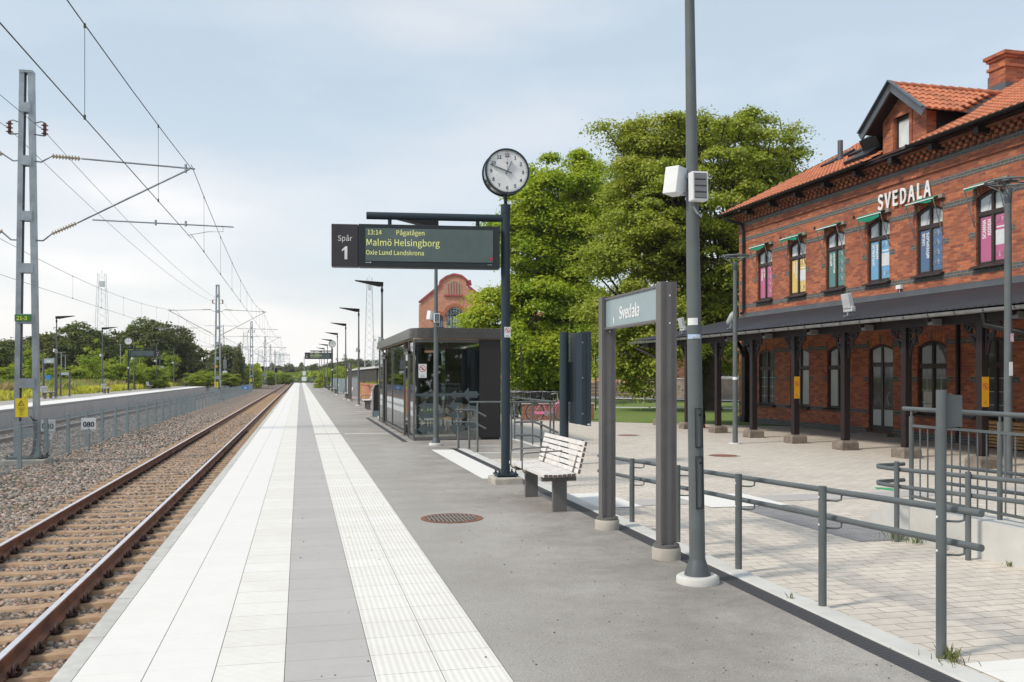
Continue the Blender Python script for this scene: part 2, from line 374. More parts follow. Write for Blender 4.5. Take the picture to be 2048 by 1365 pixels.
sheet('asphalt', [rect(1.092, 3.21, -6, 213.9, 0), rect(3.56, 5.2, 18.56, 213.9, 0), rect(3.21, 3.56, 19.8, 213.9, 0)], M_asph)
sheet('paint_strip', [rect(1.2, 2.4, 25.35, 25.6, .004), rect(2.45, 3.2, 40.9, 41.15, .004)], plain('white_strip', (.7, .7, .66), .8))
# plaza: level near the camera, falls 12 cm towards the station
M_plaza = brick('plaza_slabs', (.72, .655, .58), (.62, .57, .51), (.26, .23, .18), .28, .14, .0045, floor='x', offset=.5, dirt=(.46, .43, .39), dirtamt=.55, dscale=.9, bmp=.003)
def PZ(y): return -.12*min(1, max(0, (y-4.5)/9.0))
ys = [-6, 4.5, 7, 9.5, 13.5, 18.3, 34, 36.5]
xr = [18.5]*6+[16.62, 8.0]
polys = [[(3.56, ys[i], PZ(ys[i])), (40 if ys[i] < 30 else 16, ys[i], PZ(ys[i])), (40 if ys[i+1] < 30 else 16, ys[i+1], PZ(ys[i+1])), (3.56, ys[i+1], PZ(ys[i+1]))] for i in range(6)]
pl = MB()
for p in polys: pl.add(p, [(0, 1, 2, 3)])
pl.box(3.3, 3.56, -6, 18.5, -.9, -.02); pl.add(rect(5.2, 60, 34, 40, -.13), [(0, 1, 2, 3)]); tag(pl.build('plaza', M_plaza), kind='structure')
def pz_patch(name, x0, x1, y0, y1, mat, h=.004):
    n_ = max(1, int((y1-y0)/1.5)); b = MB()
    for i in range(n_):
        a = y0+(y1-y0)*i/n_; c = y0+(y1-y0)*(i+1)/n_; b.add([(x0, a, PZ(a)+h), (x1, a, PZ(a)+h), (x1, c, PZ(c)+h), (x0, c, PZ(c)+h)], [(0, 1, 2, 3)])
    return tag(b.build(name, mat), kind='structure')
pz_patch('paving_band', 4.3, 13.5, 11.1, 11.75, M_gray)
pz_patch('paving_white_square', 5.1, 6.2, 10.7, 12.0, M_pave, .008)
pz_patch('paving_white_pad', 3.6, 4.3, 11.0, 12.6, M_pave, .008)
pz_patch('paving_ribbed_grey', 5.4, 6.25, 8.0, 10.68, brick('grey_ribbed_slabs', (.36, .36, .38), (.32, .32, .34), (.2, .2, .2), .35, .05, .012, floor=True, offset=0, bmp=.004))
pz_patch('paving_white_corner', 3.58, 5.2, 2.0, 4.35, M_pave)
sheet('paving_entry', [[(2.76, 13.87, .004), (3.22, 13.75, .004), (3.22, 19.45, .004), (2.76, 19.55, .004)]], M_pave)
# drain channel and white kerb
m, n, b = _new('iron_grating'); t = nd(n, "ShaderNodeTexCoord"); wv = nd(n, "ShaderNodeTexWave"); wv.inputs['Scale'].default_value = 14; wv.bands_direction = 'DIAGONAL'; n.links.new(t.outputs['Object'], wv.inputs[0])
n.links.new(mixrgb(n, wv.outputs['Fac'], (.012, .012, .014), (.085, .085, .095)), b.inputs['Base Color']); b.inputs['Roughness'].default_value = .6; bump(n, b, wv.outputs['Fac'], .006, .8); M_grate = m
b = MB(); b.box(3.215, 3.378, -6, 19.7, -.05, -.004); b.box(2.42, 2.55, 22, 35, -.04, .003)
o = b.build('drain_channel', M_grate); tag(o, 'long black iron slot drain running beside the white kerb and railing', 'drain')
b = MB(); b.box(3.38, 3.555, -6, 19.7, -.3, .006); tag(b.build('kerb', M_concw, bevel=.008), kind='structure')
# raised asphalt beside the shelter: its concrete nosing
b = MB(); b.box(3.56, 5.25, 18.44, 18.55, -.13, .01); b.box(5.2, 5.32, 18.44, 34, -.13, .01); tag(b.build('step_edge', M_concw, bevel=.008), kind='structure')
# manhole in the asphalt
mh = empty('manhole', (1.66, 10.1, 0), 0, 'round rust red cast iron gully grate sunk in the asphalt near the bench', 'manhole')
M_iron = plain('rusty_red_iron', (.30, .13, .085), .8, .1, .3, 12.)
b = MB(); n_ = 40
for k in range(n_):
    a0, a1 = 2*math.pi*k/n_, 2*math.pi*(k+1)/n_
    b.add([(.29*math.cos(a0), .29*math.sin(a0), .006), (.35*math.cos(a0), .35*math.sin(a0), .005), (.35*math.cos(a1), .35*math.sin(a1), .005), (.29*math.cos(a1), .29*math.sin(a1), .006)], [(0, 1, 2, 3)])
b.build('rim', M_iron, mh)
b = MB(); b.add([(.285*math.cos(2*math.pi*k/n_), .285*math.sin(2*math.pi*k/n_), .0015) for k in range(n_)], [tuple(range(n_))], 1)
for i in range(-6, 7):
    x = i*.043; L = math.sqrt(max(0, .285**2-x*x))
    b.box(x-.012, x+.012, -L, L, .003, .009)
b.box(-.285, .285, -.012, .012, .003, .0095); b.build('grate', [plain('grey_iron', (.24, .20, .17), .8), M_darkb], mh)
for (x, y, lab) in ((8.85, 18.0, 'small rust brown manhole cover in the plaza in front of the station columns'), (9.2, 24.8, 'small rust brown manhole cover far back on the plaza near the lawn')):
    r = empty('manhole', (x, y, -.12), 0, lab, 'manhole')
    b = MB(); b.cyl((0, 0, .0), (0, 0, .006), .36, n=28); b.build('rim', M_conc, r)
    b = MB(); b.cyl((0, 0, .004), (0, 0, .009), .30, n=28); b.build('cover', M_iron, r)
# far lawn, path, road to the right
def pz2(p, z): return [(x, y, z) for x, y in p]
sheet('terrain', [rect(5.3, 400, 40, 900, -.16)], M_grass)
sheet('lawn', [pz2([(9.4, 33.6), (16.6, 27.6), (60, 20), (60, 47), (26, 52), (18, 60), (10, 66)], -.112)], M_lawn)
sheet('path', [pz2([(9, 50.6), (15.9, 46.5), (22.1, 43.0), (40, 33.5), (40, 34.9), (22.6, 44.2), (16.4, 47.8), (9.4, 51.9)], -.106)], M_concw)
sheet('road', [pz2([(8, 84), (19, 71), (30, 56.5), (45, 42), (48, 45), (33, 60), (22, 75), (11, 88)], -.10)], plain('grey_road', (.22, .22, .23), .9))
sheet('pavement', [pz2([(18.1, 69.8), (29.5, 55.3), (45, 40.2), (45.6, 41), (30.2, 56.6), (18.9, 71)], -.095)], M_concw)
# far platform
b = MB(); b.box(-17.6, -12.82, 8, 206, -.94, .085); b.box(-12.84, -12.80, 8, 206, -.94, .1); tag(b.build('platform_far', brick('panel_concrete', (.60, .60, .59), (.56, .565, .56), (.30, .30, .30), 2.4, 3., .02, offset=0, dirt=(.38, .38, .37), dirtamt=.4)), kind='structure')
sheet('paving_far_white', [rect(-14.6, -12.81, 8, 206, .102)], M_pave)
sheet('asphalt_far', [rect(-17.6, -14.6, 8, 206, .102)], M_asph)
sheet('ground_west', [rect(-400, -17.6, 8, 900, .05)], M_grass)
sheet('car_park', [rect(-45, -24, 60, 190, .056)], M_asph)
# rough verge of gravel between lawn and plaza
# ============================================================ TRACKS
def rail(x, zt, lab, y0=-5, y1=420):
    b = MB(); pr = [(-.07, 0), (.07, 0), (.07, .012), (.012, .035), (.010, .115), (.034, .128), (.036, .155), (-.036, .155), (-.034, .128), (-.010, .115), (-.012, .035), (-.07, .012)]
    # polyline along Y, one long bar
    n_ = len(pr); ysr = [y0, y1]; vs = [(x+p[0], yy, zt-.16+p[1]) for yy in ysr for p in pr]
    fs = [(i, (i+1) % n_, n_+(i+1) % n_, n_+i) for i in range(n_)]
    b.add(vs, fs); b.add(vs[:n_], [tuple(range(n_))]); b.add(vs[n_:], [tuple(reversed(range(n_)))])
    b.box(x-.028, x+.028, y0, y1, zt-.01, zt-.001, 1)
    return tag(b.build('rail', [M_rust, M_railtop]), lab, 'rail')
rail(-2.28, -.59, 'rusty rail with polished top nearest the white platform edge'); rail(-3.78, -.59, 'rusty rail of the near track on the side of the ballast shoulder and mesh fence')
rail(-10.3, -.62, 'rail of the far track just behind the mesh fence', -5, 300); rail(-11.8, -.62, 'rail of the far track right under the far platform wall', -5, 300)
M_sleep = plain('dusty_concrete_sleeper', (.46, .315, .195), .9, 0, .3, 5., .004, 50, c2=(.30, .195, .125))
def sleeper_mesh(cx):
    b = MB(); xs = [-1.25, -1.0, -.55, 0, .55, 1.0, 1.25]; zz = [0, .0, -.012, -.028, -.012, 0, 0]
    vs = []
    for x, z in zip(xs, zz): vs += [(x, -.14, -.12), (x, -.088, z), (x, .088, z), (x, .14, -.12)]
    fs = []
    for i in range(6):
        for k in range(3): fs.append((i*4+k, i*4+4+k, i*4+5+k, i*4+1+k))
    fs += [(0, 1, 2, 3), (27, 26, 25, 24)]; b.add(vs, fs); return b
root = sleeper_mesh(0).build('sleeper', M_sleep); root.location = (-3.03, -2.0, -.752)
tag(root, 'dusty tan concrete sleeper under the near track', 'sleeper', 'sleepers of the near track')
def clip():
    b = MB(); pts = []
    for k in range(9):
        a = math.pi*k/8; pts.append((.035+.0*k, .062*math.cos(a), .02+.068*math.sin(a)))
    b.tube(pts, .019, 6); b.tube([(.035, .052, .02), (.075, .06, .03), (.08, 0, .02), (.04, .0, .01)], .012, 6); b.tube([(.035, -.052, .02), (.015, -.05, .02), (-.01, -.02, .03)], .012, 6); b.box(-.01, .07, -.035, .035, -.005, .012); return b
cpm = None
for rx in (-.75, .75):
    for s in (-1, 1):
        if cpm is None: c = clip().build('rail_clip', plain('dark_spring_steel', (.075, .038, .032), .6, .2, .3, 20.), root); cpm = c.data
        else: c = bpy.data.objects.new('rail_clip', cpm); COL.objects.link(c); c.parent = root
        c.location = (rx+s*.078, 0, .002); c.rotation_euler = (0, 0, 0 if s > 0 else math.pi)
NS = 150
for i in range(1, NS+60):
    y = -2.0+.6*i+.23
    if i < 70: o = copy_tree(root)
    else: o = root.copy(); COL.objects.link(o)
    o.location = (-3.03+rnd.uniform(-.01, .01), y, -.752)
far_s = root.copy(); COL.objects.link(far_s); far_s.location = (-11.05, 20, -.785); tag(far_s, 'concrete sleeper under the far track behind the mesh fence', 'sleeper', 'sleepers of the far track')
for i in range(1, 80):
    o = far_s.copy(); COL.objects.link(o); o.location = (-11.05, 20+.6*i, -.785)
# loose stones
def stones(name, regions, mat, seed):
    rs = np.random.RandomState(seed); P = []; S = []
    for (x0, x1, y0, y1, dens, size, zf) in regions:
        k = int((x1-x0)*(y1-y0)*dens); p = np.stack([rs.uniform(x0, x1, k), rs.uniform(y0, y1, k), np.full(k, zf)+rs.uniform(-.012, .016, k)], 1)
        keep = p[:, 0] > (-.42*p[:, 1]-1.6)
        # keep sleeper tops and rails clear
        ph = np.abs(((p[:, 1]+2.0-.23+.3) % .6)-.3); on = (ph < .105) & (np.abs(p[:, 0]+3.03) < 1.27)
        onr = (np.abs(p[:, 0]+2.28) < .09) | (np.abs(p[:, 0]+3.78) < .09)
        keep &= ~on & ~onr
        p = p[keep]; P.append(p); S.append(rs.uniform(.6, 1.25, len(p))*size)
    P = np.concatenate(P); S = np.concatenate(S); k = len(P)
    cube = np.array([(x, y, z) for x in (-1, 1) for y in (-1, 1) for z in (-1, 1)], float)
    V = cube[None]*rs.uniform(.35, 1.0, (k, 8, 3)); V[:, :, 2] *= .75
    a, bb = rs.uniform(0, 6.28, k), rs.uniform(-.6, .6, k); ca, sa, cb, sb = np.cos(a), np.sin(a), np.cos(bb), np.sin(bb)
    x, y, z = V[:, :, 0], V[:, :, 1], V[:, :, 2]
    y2, z2 = y*cb[:, None]-z*sb[:, None], y*sb[:, None]+z*cb[:, None]
    V = np.stack([x*ca[:, None]-y2*sa[:, None], x*sa[:, None]+y2*ca[:, None], z2], 2)*S[:, None, None]+P[:, None, :]
    fc = np.array([(0, 1, 3, 2), (4, 6, 7, 5), (0, 4, 5, 1), (2, 3, 7, 6), (0, 2, 6, 4), (1, 5, 7, 3)])
    Fc = (fc[None]+(np.arange(k)*8)[:, None, None]).reshape(-1)
    return npmesh(name, V.reshape(-1, 3), Fc, 4, mat)
def npmesh(name, V, loops, per, mat, parent=None):
    me = bpy.data.meshes.new(name); nf = len(loops)//per
    me.vertices.add(len(V)); me.vertices.foreach_set('co', np.asarray(V, dtype=np.float32).ravel())
    me.loops.add(len(loops)); me.loops.foreach_set('vertex_index', np.asarray(loops, dtype=np.int32))
    me.polygons.add(nf); me.polygons.foreach_set('loop_start', np.arange(nf, dtype=np.int32)*per)
    me.update(calc_edges=True); me.materials.append(mat)
    o = bpy.data.objects.new(name, me); COL.objects.link(o)
    if parent: o.parent = parent
    return o
M_stones = islandmat('granite_chippings', [(.20, .19, .175), (.33, .30, .27), (.50, .36, .29), (.13, .125, .12), (.46, .42, .37), (.38, .25, .19), (.28, .25, .22), (.58, .46, .39)])
_n = M_stones.node_tree; _b = _n.nodes['Principled BSDF']; _c = _b.inputs['Base Color'].links[0].from_socket; _n.links.new(dusty(_n, _c, .22), _b.inputs['Base Color'])
so = stones('ballast_stones', [(-7, -1.2, 4.5, 10, 900, .033, -.815), (-9.5, -1.2, 10, 18, 560, .037, -.815), (-12.6, -1.2, 18, 32, 260, .043, -.81), (-12.6, -1.2, 32, 60, 90, .045, -.80)], M_stones, 3)
tag(so, 'loose grey and pink granite ballast around the tracks', 'ballast', kind='stuff')

def grit(name, n_, xr, yr, size, mat, seed, lab, z=0.):
    rs = np.random.RandomState(seed); x = rs.uniform(xr[0], xr[1], n_); y = yr[0]+(yr[1]-yr[0])*rs.uniform(0, 1, n_)**1.6
    cube = np.array([(x_, y_, z_) for x_ in (-1, 1) for y_ in (-1, 1) for z_ in (0, .8)], float)
    V = cube[None]*rs.uniform(.5, 1., (n_, 8, 3))*(size*rs.uniform(.4, 1.3, n_))[:, None, None]; V[:, :, 0] += x[:, None]; V[:, :, 1] += y[:, None]; V[:, :, 2] += z
    fc = np.array([(0, 1, 3, 2), (4, 6, 7, 5), (0, 4, 5, 1), (2, 3, 7, 6), (0, 2, 6, 4), (1, 5, 7, 3)]); Fc = (fc[None]+(np.arange(n_)*8)[:, None, None]).reshape(-1)
    return tag(npmesh(name, V.reshape(-1, 3), Fc, 4, mat), lab, kind='stuff')
grit('grit', 700, (2.0, 3.2), (3.5, 22), .0045, M_stones, 91, 'scattered grit on the asphalt by the drain')
grit('dry_leaf_litter', 260, (.0, 3.5), (3.5, 26), .006, plain('dry_leaf_brown', (.20, .13, .07), .9), 92, 'tiny dry leaf crumbs on the platform', .001)
# ============================================================ MESH FENCE
def mesh_fence(name, x, y0, step, n_, z, h, lab, post_parts=True, wires=True, cat='fence', mat=None, panel_end=None):
    mat = mat or M_fence; r = empty(name, (x, y0, z), 0, lab, cat)
    pm = None
    for i in range(n_):
        if pm is None:
            b = MB(); b.box(-.042, .042, -.042, .042, 0, h); b.box(-.044, .044, -.044, .044, h, h+.01, 1); b.cyl((.03, 0, h-.06), (.045, 0, h-.06), .014, n=8, mi=1); o = b.build('post', [mat, M_galv], r); pm = o.data
        else: o = bpy.data.objects.new('post', pm); COL.objects.link(o); o.parent = r
        o.location = (0, i*step, 0)
    L = (n_-1)*step; b = MB()
    for zz in [.08, .28, .48, .68, .88, 1.08, h-.06]:
        if zz < h: b.box(.0445, .051, 0, L, zz, zz+.009)
    k = 0; y = 0
    dens = .05
    while y < min(L, 50): b.box(.040, .0445, y, y+.005, .05, h-.03); y += dens
    while y < L: b.box(.040, .0445, y, y+.016, .05, h-.03); y += .12
    b.build('wire_mesh', mat, r); return r
mesh_fence('wire_mesh_fence', -6.95, 25.4-2.48*4, 2.48, 52, -.80, 1.22, 'long low grey wire mesh fence on square posts between the two tracks')
# ============================================================ OVERHEAD LINE MASTS
def insul(b, p0, p1, r, n_, mi):
    p0, p1 = Vector(p0), Vector(p1)
    b.tube([p0, p1], r*.45, 8, mi)
    for k in range(n_):
        c = p0.lerp(p1, (k+.5)/n_); d = (p1-p0).normalized()*.008; b.tube([c-d, c+d], [r, r*.85], 10, mi)
def mast_root(loc, lab, group, number=None, plate=True, first=False):
    r = empty('catenary_mast', loc, 0, lab, 'catenary mast', group)
    H = 10.7
    b = MB()   # two legs in the plane across the track (x) which converge, tied by batten plates
    for s in (-1, 1):
        x0, x1 = s*.255, s*.105
        for yy in (-.11, .11):   # channel: flange + web
            pass
        # leg as C-channel: web outside, flanges to the front and back
        def leg(xa, xb, wx, ya, yb):
            b.add([(xa-wx/2, ya, 0), (xa+wx/2, ya, 0), (xa+wx/2, yb, 0), (xa-wx/2, yb, 0), (xb-wx/2, ya, H), (xb+wx/2, ya, H), (xb+wx/2, yb, H), (xb-wx/2, yb, H)],
                  [(3, 2, 1, 0), (4, 5, 6, 7), (0, 1, 5, 4), (1, 2, 6, 5), (2, 3, 7, 6), (3, 0, 4, 7)])
        leg(x0, x1, .13, -.12, -.105); leg(x0, x1, .13, .105, .12); leg(x0+s*.058, x1+s*.058, .012, -.105, .105)
    b.build('lattice_legs', M_galv, r)
    for z in (.85, 2.2, 3.95, 5.33, 6.75, 8.26, 9.7):
        w_ = .255-(.255-.105)*z/H; b = MB()
        b.box(-w_, w_, -.135, -.121, z-.13, z+.13); b.box(-w_+.06, w_-.06, -.121, .121, z-.12, z-.11); b.box(-w_, w_, .121, .135, z-.13, z+.13); b.build('batten_plate', M_galv, r)
    b = MB(); b.box(-.17, .17, -.135, .135, H-.06, H+.01); b.build('mast_cap', M_galv, r)
    b = MB(); b.box(-.56, .56, -.45, .45, -.25, .14); b.build('foundation', M_conc, r, bevel=.03)
    b = MB(); b.box(-.5, .5, -.3, .3, .17, .20)
    for sx in (-.44, .44):
        for sy in (-.24, .24): b.cyl((sx, sy, .12), (sx, sy, .27), .022, n=8); b.cyl((sx, sy, .20), (sx, sy, .23), .035, n=6)
    b.build('base_plate', plain('dark_cast_steel', (.09, .09, .09), .7), r)
    b = MB()
    for k in range(4):
        b.tube([(.12+.02*k, -.16, 1.3-.05*k), (.2+.03*k, -.2, 1.2), (.24+.02*k, -.22, .8), (.18+.02*k, -.2, .35), (.05+.03*k, -.16, .12)], .012, 6)
    b.build('cables', M_black, r)
    # cantilever each side
    zt, zb = 8.27, 6.1
    for s in (-1, 1):
        b = MB(); hx = s*.17; mid = s*.62
        b.tube([(hx, 0, zt), (s*.35, .0, zt-.02), (mid, 0, zt+.16)], .022, 8)
        b.tube([(mid+s*.75, 0, zt+.13), (s*4.35, 0, zt+.0)], .024, 10)
        b.tube([(hx, 0, zb), (s*.4, 0, zb-.0), (mid, 0, zb+.20)], .022, 8)
        b.tube([(s*1.25, 0, zb+.52), (s*4.2, 0, zt-.01)], .030, 10)
        b.tube([(s*1.65, 0, zb+.62), (s*5.4, 0, zb+.56)], .020, 8)         # registration tube
        b.tube([(s*5.1, 0, zb+.56), (s*5.12, 0, zb+.42), (s*4.7, 0, zb+.40), (s*4.15, 0, zb+.28)], .009, 6)
        for q in (3.3, 4.1): b.cyl((s*q, 0, zb+.53), (s*q, 0, zb+.68), .03, n=8)
        b.cyl((s*4.1, 0, zt-.12), (s*4.1, 0, zt+.12), .035, n=8)
        arm = b.build('cantilever', M_galv, r)
        b = MB(); insul(b, (mid, 0, zt+.16), (mid+s*.72, 0, zt+.13), .075, 9, 0); insul(b, (mid, 0, zb+.20), (mid+s*.62, 0, zb+.51), .07, 9, 0); b.build('insulator', plain('cream_ceramic', (.55, .48, .38), .35), arm)
        b = MB(); insul(b, (s*.44, 0, 8.98), (s*.44, 0, 9.32), .095, 3, 0); b.build('feeder_insulator', plain('red_brown_ceramic', (.16, .05, .03), .3), arm)
        b = MB(); b.tube([(s*.16, 0, 9.0), (s*.44, 0, 8.97)], .02, 6); b.tube([(s*.16, 0, 9.3), (s*.36, 0, 9.36), (s*.44, 0, 9.33)], .018, 6); b.build('bracket', M_galv, arm)
    if plate:
        b = MB(); b.box(-.25, .06, -.165, -.150, 1.28, 1.79); p = b.build('warning_plate', M_yellow, r)
        b = MB()
        tri = [(-.105, 1.73), (-.18, 1.60), (-.03, 1.60)]
        for i in range(3):
            a, c = tri[i], tri[(i+1) % 3]; b.bar((a[0], -.168, a[1]), (c[0], -.168, c[1]), .004, .012)
        b.add([(-.10, -.169, 1.69), (-.125, -.169, 1.65), (-.10, -.169, 1.655), (-.112, -.169, 1.615), (-.085, -.169, 1.662), (-.107, -.169, 1.66)], [(0, 1, 2, 5), (5, 4, 3, 2)])
        b.build('warning_symbol', M_ink, p)
        text('LIVSFARLIG LEDNING', .027, F_y(-.105, -.168, 1.53), M_ink, p); text('Danger to life', .027, F_y(-.105, -.168, 1.49), M_ink, p)
        text('EJ KLÄTTRA\nRISK FÖR\nSTRÖM', .027, F_y(-.105, -.168, 1.40), M_ink, p)
    if number:
        b = MB(); b.box(-.27, .13, -.165, -.137, 3.88, 4.06); p = b.build('number_plate', M_greensign, r)
        text(number, .19, F_y(-.09, -.168, 3.97), M_yelltext, p, bold=.006)
    return r
GM = 'overhead line masts between the tracks'
m1 = mast_root((-7.25, 27.2, -.80), 'tall tapering galvanised lattice mast at the left edge with green 21-3 plate', GM, '21-3')
m2 = mast_root((-7.36, 87.6, -.75), 'galvanised lattice mast beyond the first one, standing at the mesh fence with yellow plate', GM)
b = MB(); b.box(-.2, -.0, -.19, -.165, 3.1, 3.3); b.build('orange_reflector', M_orange, m2)
for i, y in enumerate((147.5, 205, 262, 320)):
    c = copy_tree(m2); c.location = (-7.36 if i < 2 else -7.4-.3*i, y, -.75+.12*(i+1)); tag(c, 'distant lattice overhead mast, %s from the camera along the track' % ORD[i+2])
# wires
def wire(y0, y1, fx, fz, r, lab, cat='overhead wire', seg=8, extra=None):
    b = MB(); pts = []
    for k in range(seg+1):
        t = k/seg; y = y0+(y1-y0)*t; pts.append((fx(y), y, fz(t)))
    b.tube(pts, r, 5); 
    return tag(b.build('overhead_wire', plain('dark_copper_wire', (.10, .09, .085), .5, .5), None), lab, cat, 'overhead wires')
bays = [(-33, 27.2), (27.2, 87.6), (87.6, 147.5), (147.5, 205), (205, 262), (262, 320)]
ZC, ZM = 5.50, 7.48
for bi, (a, c) in enumerate(bays):
    for s, xc, tn in ((1, -3.15, 'near'), (-1, -11.4, 'far')):
        pos = ['from behind the camera to the first mast', 'from the first to the second mast', 'from the second to the third mast', 'from the third to the fourth mast', 'from the fourth to the fifth mast', 'beyond the fifth mast'][bi]
        za, zc_ = (ZM+.12*max(0, bi-1)*1., ZM+.12*bi*1.)
        if bi == 0: za = zc_ = ZM
        zig = .22*s*(1 if bi % 2 else -1); xa = xc+zig*(1); xb = xc-zig
        if bi == 0 and s > 0: xa, xb = -3.85, -3.0
        if bi == 1 and s > 0: xa, xb = -3.0, -3.3
        fx = lambda y: xa+(xb-xa)*(y-a)/(c-a)
        dz = .0 if bi == 0 else .1*bi
        cw = wire(a, c, fx, lambda t: ZC+(dz), .009, 'straight contact wire over the %s track %s' % (tn, pos), seg=1)
        mw = wire(a, c, fx, lambda t: ZM+dz-3.3*.25*4*t*(1-t)*1.05, .010, 'sagging upper wire over the %s track %s' % (tn, pos), seg=14)
        nd_ = 9 if bi < 3 else 5
        for k in range(nd_):
            t = (k+(.16 if bi == 0 else .55))/nd_; y = a+(c-a)*t; zt = ZM+dz-3.3*.25*4*t*(1-t)*1.05
            b = MB(); b.cyl((fx(y), y, ZC+dz), (fx(y), y, zt), .0045, n=4); b.cyl((fx(y), y, ZC+dz-.02), (fx(y), y, ZC+dz+.05), .018, n=6); b.cyl((fx(y), y, zt-.05), (fx(y), y, zt+.02), .018, n=6); b.build('dropper', MATS['dark_copper_wire'], mw)
    if bi < 5:
        for s in (-1, 1):
            wire(a, c, lambda y: -7.36+s*.44, lambda t: 8.38+.03*bi-1.1*4*t*(1-t)*.55, .008, 'feeder wire %s of the mast tops %s' % ('right' if s > 0 else 'left', ['from behind the camera to the first mast', 'from the first to the second mast', 'from the second to the third mast', 'from the third to the fourth mast', 'from the fourth to the fifth mast'][bi]), seg=10)
# kilometre boards
def km_board(x, y, z, txt, lab, arrow=False, col=None, w_=.44, h_=.37, zc=.85):
    r = empty('track_sign', (x, y, z), 0, lab, 'track sign')
    b = MB(); b.cyl((0, 0, 0), (0, 0, zc-h_*.4), .038, n=10); b.cyl((0, 0, 0), (0, 0, .06), .09, n=12); b.build('post', M_galv, r)
    b = MB(); b.box(-w_/2, w_/2, -.03, -.018, zc-h_/2, zc+h_/2); p = b.build('board', col or M_white, r, bevel=.01)
    text(txt, h_*.78, F_y(0, -.032, zc), M_ink if col is None else M_white, p, bold=.014)
    if arrow:
        b = MB(); b.box(-.1, .12, -.03, -.018, zc-h_/2-.24, zc-h_/2-.03); q = b.build('arrow_board', M_white, r)
        b = MB(); b.bar((.06, -.033, zc-h_/2-.07), (-.05, -.033, zc-h_/2-.2), .004, .022); b.bar((-.05, -.033, zc-h_/2-.2), (-.05, -.033, zc-h_/2-.12), .004, .018); b.bar((-.05, -.033, zc-h_/2-.2), (.03, -.033, zc-h_/2-.2), .004, .018); b.build('arrow', M_ink, q)
    return r
km_board(-6.55, 31.3, -.78, '080', 'white board with black 080 in front of the mesh fence')
km_board(-7.62, 30.8, -.80, '080', 'white board with black 080 and a small arrow plate, half hidden behind a fence post', True)
km_board(-6.35, 113, -.78, '160', 'small blue board with white 160 beside the mesh fence far down the track', col=M_blue, w_=.75, h_=.42, zc=.95)
# ============================================================ PLATFORM LAMPS
def lamp_root(loc, lab, group, side=-1, speakers=True, lean=0.):
    r = empty('platform_lamp', loc, 0, lab, 'lamp post', group)
    b = MB()
    b.tube([(0, 0, .0), (0, 0, 2.2), (0, 0, 3.6), (0, 0, 5.15)], [.062, .055, .042, .034], 12); b.build('pole', M_post, r)
    b = MB(); b.tube([(0, 0, .05), (0, 0, .07), (0, 0, .17), (0, 0, .185)], [.105, .102, .066, .062], 20); b.build('base_collar', M_lead, r)
    b = MB(); b.tube([(0, 0, -.01), (0, 0, .045), (0, 0, .06)], [.165, .165, .145], 24); b.build('base_ring', M_concw, r)
    b = MB(); b.box(-.03, .03, -.02, .02, 5.05, 5.3); b.tube([(0, 0, 4.98), (0, 0, 5.12)], .05, 12); b.build('head_joint', M_darkb, r)
    b = MB(); s = side
    pl = [(s*-.04, 5.22), (s*.12, 5.20), (s*1.0, 5.40), (s*1.02, 5.425), (s*-.04, 5.37)]
    va = [(x, -.13, z) for x, z in pl]; vb = [(x, .13, z) for x, z in pl]
    b.add(va+vb, [(0, 1, 2, 3, 4), (9, 8, 7, 6, 5)]+[(i, (i+1) % 5+0, (i+1) % 5+5, i+5) for i in range(5)]); b.build('lamp_head', M_darkb, r)
    if speakers:
        b = MB(); b.box(-.065, .065, -.15, -.07, 2.93, 3.15); sp = b.build('loudspeaker', M_white, r, bevel=.006)
        b = MB()
        for k in range(4): b.box(-.047, .047, -.156, -.151, 2.95+.048*k, 2.985+.048*k)
        b.box(-.05, .05, -.1525, -.149, 2.945, 3.135, 1); b.build('grille', [plain('grey_grille_bar', (.22, .22, .24), .6), plain('grey_grille', (.09, .09, .1), .7)], sp)
        b = MB(); M = Matrix.Rotation(R(8), 4, 'Y') @ Matrix.Rotation(R(28), 4, 'Z')
        Mt = Matrix.Translation((-.115, .02, 3.10)) @ M; b.box(-.065, .055, -.05, .08, -.10, .11, 0, Mt); b.build('speaker_horn_box', M_white, r, bevel=.006)
        b = MB(); b.bar((-.1, 0, 3.15), (0, 0, 3.12), .03, .03); b.bar((-.1, 0, 3.0), (0, 0, 3.02), .02, .02); b.tube([(-.02, -.06, 2.9), (.0, -.075, 2.85), (.04, -.07, 2.82), (.05, -.05, 2.84)], .009, 6); b.build('bracket', M_galv, r)
    return r
GL = 'slim platform lamps along the near platform'
l1 = lamp_root((3.0, 6.54, 0), 'tall grey lamp post close to the camera, running out of the top of the picture', GL)
l1.rotation_euler = (0, R(-.85), 0)
b = MB()
def sticker(parent, name, z0, z1, a0, a1, rad, mat, n_=8):
    b = MB()
    vs = []
    for k in range(n_+1):
        a = R(a0+(a1-a0)*k/n_); vs += [(rad*math.cos(a), rad*math.sin(a), z0), (rad*math.cos(a), rad*math.sin(a), z1)]
    b.add(vs, [(2*i, 2*i+2, 2*i+3, 2*i+1) for i in range(n_)], 0, True); return b.build(name, mat, parent)
sticker(l1, 'sticker', 1.99, 2.045, 190, 275, .0575, M_white)
st = sticker(l1, 'sticker', 1.885, 1.92, 188, 300, .058, plain('pale_blue_sticker', (.45, .58, .80), .4))
text('RBS', .034, Matrix.Rotation(R(-14), 4, 'Z') @ F_y(0, -.0595, 1.902), M_white, st, bold=.001, sx=1.2)
for (z0, z1) in ((1.05, 1.35), (.58, .98)):
    b = MB()
    for (q0, q1) in ((z0, z0+.004), (z1-.004, z1)): b.box(-.028, .028, -.0635, -.058, q0, q1)
    b.box(-.030, -.027, -.063, -.056, z0, z1); b.box(.027, .030, -.063, -.056, z0, z1); b.cyl((.01, -.068, z1-.05), (.01, -.056, z1-.05), .008, n=10); b.build('hatch', M_darkb, l1)
